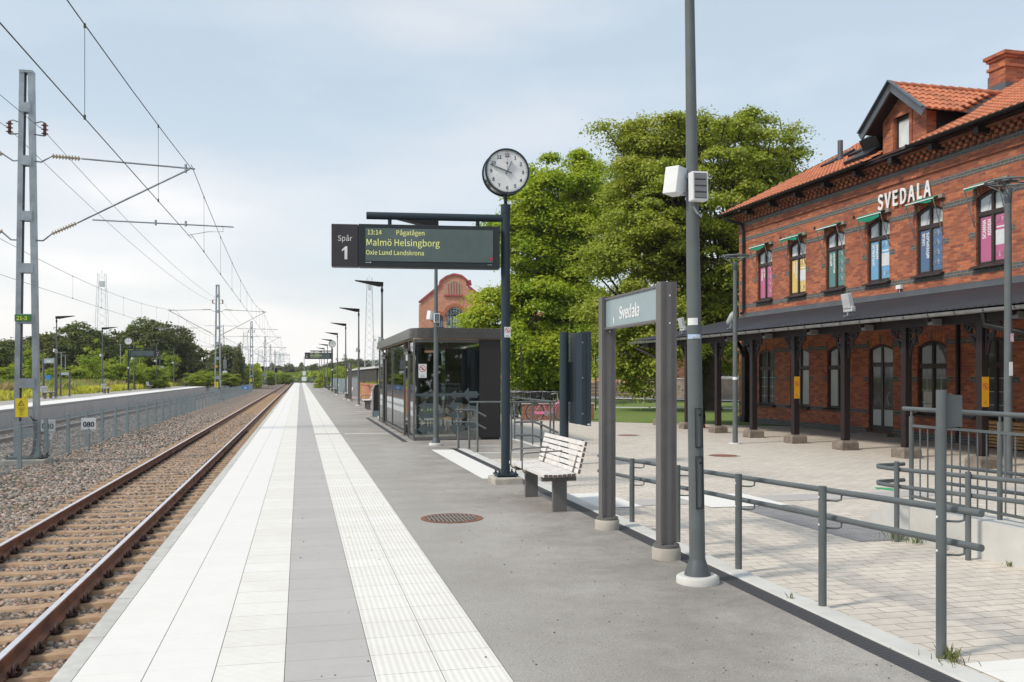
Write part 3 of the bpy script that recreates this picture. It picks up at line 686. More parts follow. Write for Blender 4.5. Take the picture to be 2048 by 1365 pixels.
for i in range(1, 11):
    y = 20.8+14.15*(i-1)
    c = copy_tree(l1) if i < 6 else lamp_root((0, 0, 0), 'x', GL, -1, i < 8)
    for ch in kids(c):
        if ch.name.startswith(('sticker', 'hatch')):
            for g_ in kids(ch): bpy.data.objects.remove(g_)
            bpy.data.objects.remove(ch)
    c.location = (3.05, y, 0); c.rotation_euler = (0, 0, 0); c.scale = (1, 1, .962); c['label'] = 'slim grey platform lamp with wedge head, %s from the camera on the near platform' % ORD[i]
GL2 = 'slim platform lamps along the far platform'
for i in range(8):
    c = lamp_root((-16.5, 68.9+15.1*i, .1), 'slim dark lamp with wedge head on the far platform, %s from the left' % ORD[i], GL2, 1, i < 5)
    c.scale = (1.15, 1.15, 1.05)
# ============================================================ BENCH
def bench_root(loc, rz, lab, group):
    r = empty('platform_bench', loc, rz, lab, 'bench', group)     # faces -X, long along Y
    b = MB()
    for k in range(7):
        x = -.235+.056*k; b.box(x, x+.044, -.9, .9, .415+.003*abs(k-2), .450+.003*abs(k-2))
        b.box(x-.0005, x+.0445, -.903, -.898, .4145+.003*abs(k-2), .4505+.003*abs(k-2), 1)
    b.build('seat', [M_wood, M_woodend], r)
    b = MB()
    for k in range(6):
        z = .462+.064*k; x = .170+.016*k; M = Matrix.Translation((x, 0, z)) @ Matrix.Rotation(R(14), 4, 'Y')
        b.box(0, .028, -.9, .9, 0, .050, 0, M); b.box(-.0005, .0285, -.903, -.898, -.0005, .0505, 1, M)
    b.build('backrest', [M_wood, M_woodend], r)
    for y in (-.72, .62):
        b = MB(); b.box(-.22, .20, y-.03, y+.03, .36, .412); b.bar((.15, y, .40), (.285, y, .84), .045, .02); b.build('frame', M_taupe, r)
    for y in (-.72, .62):
        b = MB(); b.box(-.085, .085, y-.03, y+.03, 0, .36); b.build('leg', M_taupe, r, bevel=.004)
    for y in (-.08, .55):
        b = MB(); b.tube([(.22, y, .66), (.0, y, .65), (-.25, y, .64), (-.285, y, .62), (-.295, y, .58), (-.295, y, .44), (-.27, y, .40), (-.15, y, .40)], .010, 8); b.build('armrest', M_taupe, r)
    return r
GB = 'white slatted benches on the near platform'
b1 = bench_root((2.98, 11.05, 0), 0, 'white slatted bench with two armrests right behind the clock pole', GB)
for i, y in enumerate((37.6, 44, 61.5, 84, 104)):
    c = copy_tree(b1); c.location = (3.15, y, 0)
    c['label'] = ['white slatted bench just behind the ticket machine', 'white slatted bench beside the third lamp post of the near platform', 'white slatted bench past the distant grey sign frame on the near platform', 'white slatted bench near the distant clock pole', 'farthest small white bench on the near platform'][i]
for i, (y, z) in enumerate(((65, .1), (83.6, .1), (106.6, .1), (140, .1))):
    c = copy_tree(b1); c.location = (-16.1, y, z); c.rotation_euler = (0, 0, math.pi); c['group'] = 'white slatted benches on the far platform'
    c['label'] = 'white slatted bench on the far platform, %s from the left' % ORD[i]
# ============================================================ STATION NAME SIGN
def name_sign(loc, lab, scale=1., rz=0, txt='Svedala', group=None):
    r = empty('station_name_sign', loc, rz, lab, 'station sign', group)    # two posts along Y, faces -X
    for y in (-.79, .79):
        b = MB(); b.box(-.075, .075, y-.055, y+.055, .12, 2.42); 
        for q in (-.055, .025): b.box(q, q+.03, y-.0575, y+.0575, .12, 2.422, 1)
        b.cyl((.01, y-.058, 2.3), (.01, y-.055, 2.3), .008, n=8, mi=2); b.cyl((.01, y-.058, 2.06), (.01, y-.055, 2.06), .008, n=8, mi=2)
        b.build('post', [M_taupe, plain('taupe_groove', (.12, .11, .115), .5), M_white], r)
        b = MB(); b.cyl((0, y, .10), (0, y, .125), .115, n=20)
        for a in range(4): b.cyl((.09*math.cos(a*1.57+.7), y+.09*math.sin(a*1.57+.7), .12), (.09*math.cos(a*1.57+.7), y+.09*math.sin(a*1.57+.7), .145), .012, n=6)
        b.build('flange', M_taupe, r)
        b = MB(); b.tube([(0, y, -.01), (0, y, .085), (0, y, .10)], [.135, .135, .125], 8); b.build('concrete_foot', M_conc, r)
    b = MB(); b.box(-.045, .045, -.735, .735, 2.08, 2.10); b.box(-.045, .045, -.735, .735, 2.385, 2.405); b.build('frame', M_taupe, r)
    b = MB(); b.box(-.03, .03, -.735, .735, 2.10, 2.385); p = b.build('sign_panel', plain('pale_blue_grey_enamel', (.30, .385, .42), .3, 0, .05, 2.), r)
    text(txt, .235, F_x(-.032, .05, 2.235), M_letter, p, sx=.92, bold=.003)
    b = MB(); b.add([(-.033, .52, 2.19), (-.033, .495, 2.135), (-.033, .47, 2.12), (-.033, .475, 2.17), (-.033, .49, 2.2)], [(0, 1, 2, 3, 4)]); b.build('arrow_mark', M_letter, p)
    return r
name_sign((3.13, 8.26, 0), 'Svedala name board between two brown grey posts on octagonal concrete feet beside the railing')
c = name_sign((3.12, 59.2, 0), 'distant name board frame seen edge on between two lamps of the near platform')
c = name_sign((-16.4, 66.6, .1), 'name board frame on the far platform beside the first bench', txt='Svedala', rz=0); c.rotation_euler = (0, 0, R(60)); c.scale = (1.0, .62, 1.12)
c = name_sign((-16.4, 70.8, .1), 'small low timetable frame on the far platform between the first and second bench', txt=' '); c.rotation_euler = (0, 0, R(60)); c.scale = (.9, .5, .74)
c = name_sign((-16.4, 117, .1), 'name board frame far away on the far platform', txt='Svedala'); c.rotation_euler = (0, 0, R(60)); c.scale = (1.0, .62, 1.12)
# ============================================================ DEPARTURE BOARD WITH CLOCK
def nosmoking(parent, M, w_=.10, h_=.17, name='no_smoking_sign', bg=None, ringmat=None, lines=('RÖKNING', 'FÖRBJUDEN')):
    b = MB(); b.prism([(-w_/2, -h_/2), (w_/2, -h_/2), (w_/2, h_/2), (-w_/2, h_/2)], M, .002); p = b.build(name, bg or M_white, parent)
    b = MB(); cy = h_*.17; r0, r1 = w_*.41, w_*.345; n_ = 28
    for k in range(n_):
        a0, a1 = 2*math.pi*k/n_, 2*math.pi*(k+1)/n_
        b.add([M @ Vector((q*math.cos(a), cy+q*math.sin(a), .0035)) for q, a in ((r1, a0), (r0, a0), (r0, a1), (r1, a1))], [(0, 1, 2, 3)])
    t = .016*w_/.1*.28; c45 = math.cos(R(45)); L = r1
    b.add([M @ Vector((x, cy+y, .0036)) for x, y in ((-L*c45-t, L*c45-t), (-L*c45+t, L*c45+t), (L*c45+t, -L*c45+t), (L*c45-t, -L*c45-t))], [(3, 2, 1, 0)])
    b.build('prohibition_ring', ringmat or M_red, p)
    b = MB(); b.add([M @ Vector((x*w_, cy+y*w_, .003)) for x, y in ((-.05, -.2), (.06, -.16), (.1, -.02), (.02, .02), (-.07, -.08))], [(0, 1, 2, 3, 4)])
    b.add([M @ Vector((x*w_, cy+y*w_, .003)) for x, y in ((.0, .0), (.03, .0), (.14, .2), (.11, .21))], [(0, 1, 2, 3)]); b.build('cigarette_symbol', M_ink, p)
    for i, l in enumerate(lines): text(l, w_*.15, M @ Matrix.Translation((0, -h_*.30-i*w_*.17, .003)), M_ink, p, ext=.0004)
    return p
def digit1(M, h, mat, par):
    b = MB(); w_ = h*.19; b.prism([(-w_*.1, -h/2), (w_, -h/2), (w_, h/2), (w_*.25, h/2), (-w_*1.15, h*.24), (-w_*1.15, h*.10), (-w_*.1, h*.26)], M, .002); return b.build('numeral', mat, par)
def board_root(loc, lab, detail=True, mirror=1, track='1', lines=True, group=None, base=True):
    r = empty('departure_board', loc, 0, lab, 'departure board', group); s = -mirror   # s = direction of arm
    b = MB(); b.cyl((0, 0, .12), (0, 0, 4.03), .068, n=20); b.cyl((0, 0, 4.03), (0, 0, 4.16), .074, n=20); b.build('pole', M_navy, r)
    b = MB(); b.box(-.16, .16, -.16, .16, .115, .14)
    for sx in (-.125, .125):
        for sy in (-.125, .125): b.cyl((sx, sy, .09), (sx, sy, .19), .012, n=8); b.cyl((sx, sy, .14), (sx, sy, .158), .022, n=6)
    b.box(-.012, .012, -.12, .12, .14, .20); b.build('base_plate', M_navy, r)
    if base: b = MB(); b.box(-.22, .22, -.25, .25, -.02, .095); b.build('concrete_base', M_conc, r, bevel=.02)
    b = MB(); b.cyl((0, 0, 4.16), (0, 0, 4.36), .028, n=12); b.build('clock_stem', M_navy, r)
    # clock
    b = MB(); zc = 4.64
    b.cyl((0, -.10, zc), (0, .10, zc), .325, n=48, mi=0); cl = b.build('clock', [plain('chrome_clock_case', (.30, .32, .34), .15, .9)], r)
    for yy, r0, r1 in ((-.112, .338, .312), (.112, .338, .312)):
        b = MB()
        for k in range(48):
            a0, a1 = 2*math.pi*k/48, 2*math.pi*(k+1)/48; ys_ = (yy-.014, yy+.014)
            q = lambda rr, a, y: (rr*math.cos(a), y, zc+rr*math.sin(a))
            b.add([q(r1, a0, ys_[0]), q(r0, a0, ys_[0]), q(r0, a1, ys_[0]), q(r1, a1, ys_[0])], [(0, 1, 2, 3)]); b.add([q(r0, a0, ys_[0]), q(r0, a0, ys_[1]), q(r0, a1, ys_[1]), q(r0, a1, ys_[0])], [(0, 1, 2, 3)])
            b.add([q(r1, a0, ys_[1]), q(r0, a0, ys_[1]), q(r0, a1, ys_[1]), q(r1, a1, ys_[1])], [(3, 2, 1, 0)]); b.add([q(r1, a0, ys_[0]), q(r1, a0, ys_[1]), q(r1, a1, ys_[1]), q(r1, a1, ys_[0])], [(3, 2, 1, 0)])
        b.build('rim', M_navy, cl)
    for yy in (-.106, .106):
        b = MB(); pts = [(.315*math.cos(2*math.pi*k/48), yy, zc+.315*math.sin(2*math.pi*k/48)) for k in range(48)]; b.add(pts, [tuple(range(48))] if yy < 0 else [tuple(reversed(range(48)))])
        b.build('clock_face', M_face, cl)
    b = MB()
    for k in range(60):
        a = 2*math.pi*k/60; rr = .298; q = .0045 if k % 5 else .0075; b.cyl((rr*math.sin(a), -.1085, zc+rr*math.cos(a)), (rr*math.sin(a), -.1065, zc+rr*math.cos(a)), q, n=6)
    b.build('minute_dots', M_ink, cl)
    if detail:
        for h in range(1, 13):
            a = 2*math.pi*h/12; rr = .242; text(str(h), .094, F_y(rr*math.sin(a), -.108, zc+rr*math.cos(a)), M_navy, cl, name='numeral', ext=.0006, bold=.003)
        text('W', .045, F_y(-.0, -.108, zc+.125), M_ink, cl, name='maker_mark', ext=.0006, bold=.003)
    b = MB()
    def hand(ang, l, back, w_, y):
        a = R(ang); d = Vector((math.sin(a), 0, math.cos(a))); b.bar(Vector((0, y, zc))-d*back, Vector((0, y, zc))+d*l, .006, w_, up=(0, 1, 0))
    hand(24, .165, .05, .040, -.112); hand(-70.5, .272, .075, .026, -.118)
    for ob_ in [b.build('hands', plain('blue_grey_hand', (.06, .12, .17), .4), cl)]: pass
    b = MB(); b.bar((0, -.123, zc-.02), (0, -.123, zc+.285), .003, .005, up=(0, 1, 0)); b.cyl((0, -.126, zc), (0, -.12, zc), .01, n=8); b.build('second_hand', M_red, cl)
    # arm group, turned a little
    A = Matrix.Rotation(R(-6*mirror), 4, 'Z')
    def X(bm, nm, mt, par, bevel=0):
        o = bm.build(nm, mt, par, bevel); o.matrix_local = A; return o
    b = MB(); b.cyl((s*.03, 0, 3.955), (s*2.06, 0, 3.955), .055, n=18); b.box(s*.06-.01, s*.06+.01, -.03, .03, 3.1, 3.87); X(b, 'arm', M_navy, r)
    b = MB(); b.cyl((s*.42, 0, 3.80), (s*.42, 0, 3.93), .028, n=12); b.cyl((s*1.72, 0, 3.80), (s*1.72, 0, 3.93), .028, n=12); b.build('hanger', M_navy, r).matrix_local = A
    x0, x1 = (s*.10, s*2.17) if s > 0 else (s*2.17, s*.10)
    b = MB(); b.box(x0, x1, -.11, .11, 3.19, 3.815); hs = X(b, 'display_housing', plain('charcoal_housing', (.03, .038, .044), .4, 0, .05, spec=.3), r, .008)
    for sy in (-1, 1):
        b = MB(); b.box(x0+.1, x1-.1, sy*.113-.004, sy*.113+.004, 3.275, 3.755)
        o = b.build('screen', plain('display_glass', (.075, .105, .10), .12, 0, .25, 1.4, c2=(.11, .15, .155)), hs)
        if lines:
            Mx = (lambda u, z: F_y(x0+.1+u, -.119, z)) if sy < 0 else (lambda u, z: F_y(x1-.1-u, .119, z) @ Matrix.Rotation(math.pi, 4, 'Y'))
            for (t_, sz, u, z) in (('13:14', .130, .025, 3.70), ('Pågatågen', .130, .44, 3.70), ('Malmö Helsingborg', .182, .005, 3.555), ('Oxie Lund Landskrona', .125, .005, 3.405)):
                text(t_, sz, Mx(u, z), M_led, hs, name='display_text', align='LEFT', ext=.0006, sx=.93, bold=.001)
    if detail:
        b = MB(); b.add([(x1-.145, -.1195, 3.32), (x1-.135, -.1195, 3.285), (x1-.12, -.1195, 3.33), (x1-.105, -.1195, 3.335), (x1-.11, -.1195, 3.355), (x1-.145, -.1195, 3.35)], [(0, 1, 2, 3, 4, 5)]); b.build('maker_flag', M_red, hs)
        text('TELIASTE', .022, F_y(x1-.15, -.112, 3.245), M_white, hs, name='maker_name', ext=.0004); b = MB(); b.box(x0+.1, x0+.18, -.113, -.111, 3.25, 3.256); b.box(x0+.17, x0+.18, -.113, -.111, 3.245, 3.262); b.build('scale_mark', M_white, hs)
    xa, xb = (s*2.175, s*2.56) if s > 0 else (s*2.56, s*2.175)
    b = MB(); b.box(xa, xb, -.09, .09, 3.19, 3.81); tp = X(b, 'track_panel', plain('charcoal_panel', (.045, .042, .05), .45), r, .006)
    xm = (xa+xb)/2
    for sy in (-1, 1):
        Mf = (lambda z: F_y(xm, -.0925, z)) if sy < 0 else (lambda z: F_y(xm, .0925, z) @ Matrix.Rotation(math.pi, 4, 'Y'))
        text('Spår', .15, Mf(3.61), M_letter, tp, ext=.0006, sx=.92); (text(track, .25, Mf(3.39), M_letter, tp, ext=.0006, bold=.004) if track != '1' else digit1(Mf(3.39), .19, M_letter, tp))
    return r
db = board_root((3.0, 13.3, 0), 'departure board showing Malmö Helsingborg hanging from a dark pole topped by a round station clock', group='departure boards with clocks')
nosmoking(db, F_y(.012, -.0705, 2.25), .095, .155)
db2 = board_root((3.0, 88.5, 0), 'distant departure board with clock far down the near platform', track='1', group='departure boards with clocks')
db3 = board_root((-16.3, 95, .1), 'departure board of track 2 with white clock on the far platform', mirror=-1, track='2', lines=False, group='departure boards with clocks')
db3.scale = (1.12, 1.12, 1.05)
b = MB(); b.box(-.06, .06, -.075, -.07, 2.1, 2.25); b.build('notice', M_white, db3)
b = MB(); b.box(-.06, .06, -.075, -.07, 2.1, 2.25); b.build('notice', M_white, db2)
# ============================================================ TICKET MACHINE
tm = empty('ticket_machine', (3.1, 35.9, 0), 0, 'dark ticket machine with rounded white edged top behind the shelter', 'ticket machine')
b = MB()
pr = [(-.32, .0), (.30, .0), (.30, 1.25), (-.18, 1.25), (-.27, 1.2), (-.31, 1.05)]
b.prism(pr, Matrix(((1, 0, 0, 0), (0, 0, -1, .28), (0, 1, 0, 0), (0, 0, 0, 1))), .56); b.build('cabinet', M_dark, tm)
b = MB(); b.prism([(-.345, .22), (-.32, .22), (-.31, 1.05), (-.27, 1.2), (-.18, 1.25), (.3, 1.25), (.3, 1.275), (-.19, 1.275), (-.29, 1.22), (-.335, 1.06)], Matrix(((1, 0, 0, 0), (0, 0, -1, .29), (0, 1, 0, 0), (0, 0, 0, 1))), .58); b.build('edge_trim', M_zinc, tm)
b = MB(); b.box(-.318, .302, -.283, .283, .0, .24); b.build('plinth', plain('pale_blue_plinth', (.22, .32, .36), .5), tm)
# ============================================================ SHELTER
sh = empty('waiting_shelter', (2.71, 22.35, 0), 0, 'glass waiting shelter with flat rounded dark metal roof on the near platform', 'shelter')
M_glass = glass('shelter_glass', (.84, .90, .88), .7)
LX, LY = 2.18, 10.0
b = MB(); pts = []
rr = .55
for k in range(9):
    a = math.pi+math.pi/2*k/8; pts.append((rr-.06+rr*math.cos(a), rr-.10+rr*math.sin(a)))
pts += [(LX+.08, -.10), (LX+.08, LY+.1), (-.06, LY+.1)]
Mz = Matrix.Translation((0, 0, 2.53)); b.prism(pts, Mz, .12); b.prism([(x*1.0+(.015 if x < 1 else -.015), y+(.015 if y < 5 else -.015)) for x, y in pts], Matrix.Translation((0, 0, 2.652)), .13)
b.build('roof', plain('bronze_grey_sheet', (.155, .145, .14), .30, .75, .15, 1.5), sh)
b = MB(); b.box(.02, LX, 0.0, LY, 2.50, 2.527)
for k in range(14): b.box(.02, LX, .1+k*.72, .12+k*.72, 2.495, 2.50, 1)
b.build('ceiling', [plain('pale_wood_ceiling', (.45, .34, .24), .6, 0, .2, 5.), M_frame], sh)
b = MB()
for (x, y) in ((0, 0), (0, .95), (0, 2.05), (0, 5.3), (0, 7.4), (0, 8.5), (0, LY-.05), (1.66, 0), (LX-.05, LY-.05)): b.box(x, x+.05, y, y+.05, .0, 2.5)
b.box(.05, 1.66, .01, .05, .02, .09); b.box(.01, .045, .1, .95, .02, .09); b.box(.01, .045, 2.1, 7.4, .04, .11); b.box(.01, .045, 8.55, LY, .04, .11)
b.box(.0, .06, .95, 2.1, 2.16, 2.24); b.box(.0, .06, 7.4, 8.55, 2.16, 2.24); b.box(.05, 1.66, .015, .045, 2.43, 2.5); b.box(LX-.05, LX, .3, LY, .02, .1)
b.build('frame', M_taupe, sh)
b = MB(); b.box(1.66, LX+.02, -.02, .05, .06, 2.5); b.box(1.7, LX-.02, -.015, .03, 0, .06, 1); b.build('wall_panel', [M_dark, M_darkb], sh)
for (x0, x1) in ((.05, .845), (.855, 1.66)):
    b = MB(); b.box(x0, x1, .024, .034, .09, 2.43); b.build('glass_pane', M_glass, sh)
for (y0, y1) in ((.1, .95), (2.1, 3.15), (3.16, 4.2), (4.21, 5.25), (5.36, 6.35), (6.36, 7.4), (8.55, 9.9)):
    b = MB(); b.box(.022, .032, y0, y1, .11, 2.43); b.build('glass_pane', M_glass, sh)
for (y0, y1) in ((.1, 3.3), (3.31, 6.6), (6.61, 9.9)):
    b = MB(); b.box(LX-.03, LX-.02, y0, y1, .11, 2.43); b.build('glass_pane', M_glass, sh)
b = MB(); b.box(.06, LX-.05, LY-.03, LY-.02, .11, 2.43); b.build('glass_pane', M_glass, sh)
for y in (1.0, 7.45): b = MB(); b.box(-.01, .04, y, y+.09, .03, 2.24); b.box(.04, .07, y+.05, y+.95, .03, .09); b.box(-.015, .05, y-.02, y+1.06, 2.24, 2.3); b.build('door_frame', M_dark, sh)
b = MB(); b.box(.62, .7, 4.4, 4.5, .02, 2.5); b.box(.75, 1.5, 5.2, 5.3, .6, 2.3); b.box(1.2, LX-.08, 2.5, 2.6, .5, 2.35); b.box(1.95, LX-.06, 3.3, 6.2, .02, 2.3); b.box(.1, .5, 9.2, 9.3, .0, 2.4); b.build('added_dark_panel', plain('interior_dark_brown', (.05, .035, .03), .5), sh)  # dark panels added so the shelter looks dark inside through its glass
b = MB(); b.box(1.1, 1.55, 1.0, 4.8, .42, .46); b.box(1.5, 1.54, 1.0, 4.8, .5, .85)
for y in (1.2, 2.9, 4.6): b.box(1.28, 1.36, y-.04, y+.04, .0, .42, 1)
b.build('interior_bench', [M_pine, M_dark], sh)
b = MB(); b.box(.07, .30, .12, .3, 2.1, 2.3); b.cyl((.1, .11, 2.2), (.07, .05, 2.2), .03, n=10); b.build('loudspeaker', M_darkb, sh)
nosmoking(sh, F_y(.235, .018, 1.72), .20, .34)
# frosted fish scale / arrow pattern on the lower part of the front panes
b = MB()
def ar(x, z, sx, sz): b.add([(x, .0235, z), (x+sx*.45, .0235, z+sz), (x+sx*.45, .0235, z+sz*.45), (x+sx, .0235, z+sz*.45), (x+sx, .0235, z-sz*.45), (x+sx*.45, .0235, z-sz*.45), (x+sx*.45, .0235, z-sz)], [(0, 6, 5, 4, 3, 2, 1)])
for (x, z, sx, sz) in ((.1, 1.12, .62, .1), (.88, 1.12, .42, .12), (1.22, 1.13, .40, .18), (.1, .62, .4, .16), (.5, .62, .3, .1), (.88, .62, .40, .16), (1.25, .78, .36, .16), (.1, .28, .45, .15), (.88, .30, .42, .17), (1.27, .36, .36, .17), (.88, .86, .34, .16), (.12, .86, .45, .14), (.55, .30, .25, .12)):
    ar(x, z, sx, sz)
b.build('frosted_pattern', plain('frosted_film', (.085, .11, .12), .6), sh)
b = MB(); b.box(.05, 1.66, .018, .0235, 1.10, 1.16); b.build('frosted_strip', MATS['frosted_film'], sh)
# bent rails on the shelter roof are roof stays of the shed behind: omitted where hidden
# ============================================================ RAILINGS BY THE PLATFORM EDGE
rl = empty('handrail', (0, 0, 0), 0, 'long two bar grey handrail on round posts along the white kerb at the right', 'handrail')
PY = [4.46, 5.66, 6.90, 8.15, 9.38, 10.36]
def hz(y): return .835-(y-4.42)*.037
for i, y in enumerate(PY):
    h = hz(y)+.045
    b = MB(); b.cyl((3.53, y, 0), (3.53, y, h if i else 1.52), .028, n=16)
    if i == 0:
        b.cyl((3.53, y, .90), (3.53, y, .905), .0293, n=16)
    b.build('post', M_post, rl)
b = MB(); b.box(3.565, 3.60, 4.455, 4.465, 1.30, 1.50); b.box(3.56, 3.66, 4.45, 4.47, 1.31, 1.49); b.build('sign_back', M_post, rl)
for off in (0, -.19):
    b = MB(); b.tube([(3.66, 4.30, hz(4.3)+off), (3.66, 7.3, hz(7.3)+off), (3.66, 10.9, hz(10.9)+off)], .021, 12); b.build('rail_bar', M_post, rl)
    for y in PY[:5]:
        b = MB(); z = hz(y)+off; b.tube([(3.545, y, z-.055), (3.63, y-.02, z-.058), (3.655, y-.03, z-.05), (3.66, y-.03, z-.015)], .007, 6); b.cyl((3.505, y-.0, z-.03), (3.50, y, z-.03), .008, n=6, mi=1)
        b.build('bracket', [M_post, M_white], rl)
# lower double handrail by the concrete ramp wall
rw = empty('ramp_wall', (0, 0, 0), 0, 'low pale concrete ramp wall carrying a baluster railing at the right edge', 'ramp wall')
b = MB(); zt = .30
b.prism([(7.95, -.08), (7.95, .29), (2.0, .36), (2.0, -.05)], Matrix(((0, 0, 1, 5.92), (1, 0, 0, 0), (0, 1, 0, 0), (0, 0, 0, 1))), .20)
b.prism([(9.3, -.1), (8.6, .26), (2.0, .30), (2.0, -.05)], Matrix(((0, 0, 1, 6.2), (1, 0, 0, 0), (0, 1, 0, 0), (0, 0, 0, 1))), .25); b.build('wall', M_concw, rw)
# balustrade
bl = empty('baluster_railing', (0, 0, 0), 0, 'grey railing with thin vertical balusters on the ramp wall at the right edge', 'railing')
def PB(y): return (6.3, y)
b = MB(); b.tube([(6.3, 8.55, 1.25), (6.3, 7.0, 1.245), (6.3, 2.5, 1.24)], .022, 12); b.build('top_rail', M_post, bl)
for y in (8.42, 7.17, 5.9, 4.6):
    b = MB(); b.cyl((6.3, y, .10 if y > 8 else .2), (6.3, y, 1.17), .024, n=12); b.cyl((6.3, y, 1.17), (6.3, y, 1.24), .011, n=8); b.build('post', M_post, bl)
b = MB(); b.box(6.285, 6.315, 2.5, 8.40, 1.06, 1.085); b.box(6.285, 6.315, 2.5, 8.40, .315, .34)
b.build('stringers', M_post, bl)
y = 8.28
while y > 2.6:
    if min(abs(y-q) for q in (8.42, 7.17, 5.9, 4.6)) > .05:
        b = MB(); b.cyl((6.3, y, .33), (6.3, y, 1.07), .0075, n=6); b.build('baluster', M_post, bl)
    y -= .118
r2 = empty('handrail', (0, 0, 0), 0, 'lower double handrail standing in front of the concrete ramp wall at the right', 'handrail')
for y in (7.92, 6.93, 5.8): b = MB(); b.cyl((5.76, y, -.04), (5.76, y, .75), .025, n=14); b.build('post', M_post, r2)
for off in (0, -.17):
    b = MB(); b.tube([(6.27, 8.5, .66+off), (5.9, 8.42, .66+off), (5.82, 8.30, .66+off), (5.81, 8.0, .665+off), (5.80, 6.3, .73+off), (5.80, 3, .86+off)], .021, 12); b.build('rail_bar', M_post, r2)
    for y in (7.92, 6.93, 5.8): b = MB(); z = .665+off+(7.95-y)*.04; b.tube([(5.76, y, z-.05), (5.80, y+.06, z-.055), (5.81, y+.08, z-.015)], .007, 6); b.build('bracket', M_post, r2)
r2b = empty('handrail', (0, 0, 0), 0, 'darker double handrail behind the baluster railing at the right edge', 'handrail')
for off in (0, -.19):
    b = MB(); b.tube([(6.95, 8.8, .60+off), (6.95, 7.2, .63+off), (6.95, 3.2, .78+off)], .02, 10); b.build('rail_bar', M_post, r2b)
for y in (7.6, 5.6): b = MB(); b.cyl((6.99, y, -.1), (6.99, y, .72), .024, n=12); b.build('post', M_post, r2b)
# guard rail and step rails beyond the bench
g1 = empty('guard_rail', (0, 0, 0), 0, 'plain grey guard rail around the raised asphalt in front of the bicycles', 'railing')
b = MB(); b.tube([(3.45, 18.75, 1.05), (4.3, 18.56, 1.05), (5.22, 18.4, 1.05), (5.235, 18.5, 1.05), (5.24, 23.8, 1.05), (5.24, 26, 1.05)], .021, 10); b.build('top_rail', M_post, g1)
for (x, y) in ((3.62, 18.72), (4.32, 18.6), (5.12, 18.44), (5.24, 18.6), (5.24, 20.4), (5.24, 22.2), (5.24, 24)): b = MB(); b.cyl((x, y, 0), (x, y, 1.04), .02, n=10); b.build('post', M_post, g1)
def steprail(lab, pts, posts, off=.27):
    r = empty('handrail', (0, 0, 0), 0, lab, 'handrail')
    for o_ in (0, -off):
        b = MB(); b.tube([(p[0], p[1], p[2]+o_) for p in pts], .021, 10); b.build('rail_bar', M_post, r)
    for (x, y, z0, z1) in posts: b = MB(); b.cyl((x, y, z0), (x, y, z1), .024, n=12); b.build('post', M_post, r)
steprail('short double handrail with drooping end in front of the shelter', [(3.31, 19.72, .85), (3.70, 19.62, .855), (3.97, 19.55, .71)], [(3.39, 19.74, 0, .93), (3.62, 19.68, 0, .93)])
steprail('short double handrail with drooping end just behind the bench', [(3.87, 16.47, .74), (4.22, 16.4, .745), (4.36, 16.36, .70), (4.68, 16.28, .54)], [(4.02, 16.47, -.12, .81), (4.38, 16.4, -.12, .76)], .25)
# ============================================================ INFO CABINET
ic = empty('information_cabinet', (4.97, 16.9, -.12), 0, 'dark blue grey round pole with a tall timetable cabinet seen edge on', 'information stand')
b = MB(); b.cyl((0, 0, 0), (0, 0, 2.56), .088, n=24); b.build('pole', M_navy, ic)
b = MB(); Mi = Matrix.Translation((.13, -.04, 0)) @ Matrix.Rotation(R(-3), 4, 'Z')
b.prism([(.0, -.30), (.085, -.38), (.17, -.38), (.17, .38), (.085, .38), (0, .30)], Mi @ Matrix.Translation((.03, 0, .80)), 1.74); 
cb = b.build('cabinet', M_navy, ic, .006)
b = MB(); b.box(.205, .295, -.385, .385, .77, 2.56, 0, Mi)
for z in (1.0, 1.68, 2.35): b.cyl(Mi @ Vector((.13, -.385, z)), Mi @ Vector((.13, -.379, z)), .014, n=10, mi=1)
b.box(.22, .28, -.388, -.384, .79, .81, 2, Mi); b.build('door', [M_navy, M_galv, M_white], cb)
b = MB(); b.box(.06, .17, -.02, .02, 1.22, 1.25); b.box(.06, .17, -.02, .02, 1.95, 1.98); b.box(.1, .14, -.05, .03, 1.22, 1.97); b.build('bracket', M_navy, ic)
# ============================================================ PLAZA LAMPS
def plaza_lamp(loc, lab, H=4.85, k=1.):
    r = empty('plaza_lamp', loc, 0, lab, 'lamp post', 'plaza lamps with ring heads')
    b = MB(); b.tube([(0, 0, 0), (0, 0, H-.25)], [.068, .052], 14); b.cyl((0, 0, 1.25), (0, 0, 1.255), .068, n=14); b.build('pole', M_post, r)
    b = MB(); b.tube([(0, 0, 0), (0, 0, .02), (0, 0, .03)], [.16, .16, .09], 20); b.build('base_ring', M_concw, r)
    b = MB(); b.tube([(0, 0, H-.33), (0, 0, H-.12), (0, 0, H-.1)], [.058, .062, .04], 14); b.build('socket', M_steel, r)
    b = MB()
    for a in range(4):
        an = a*math.pi/2+.5; b.tube([(.03*math.cos(an), .03*math.sin(an), H-.20), (.17*math.cos(an), .17*math.sin(an), H-.09), (.32*math.cos(an), .32*math.sin(an), H+.0)], .010, 6)
    b.build('arms', M_post, r)
    b = MB()
    ring = [(.34*math.cos(2*math.pi*q/32), .34*math.sin(2*math.pi*q/32), H+.02) for q in range(33)]
    b.tube(ring, .019, 8, caps=False); b.tube([(0, 0, H+.025), (0, 0, H+.034)], [.15, .14], 24)
    for a in range(3): an = a*math.pi/3; b.bar((-.33*math.cos(an), -.33*math.sin(an), H+.025), (.33*math.cos(an), .33*math.sin(an), H+.025), .05, .01)
    b.build('ring_head', M_post, r); return r
p1 = plaza_lamp((10.72, 21.14, -.12), 'grey plaza lamp with flat ring head at the left corner of the brick station', 4.72)
b = MB(); b.cyl((0, 0, 1.62), (0, 0, 1.69), .0655, n=14); b.build('sticker', M_white, p1)
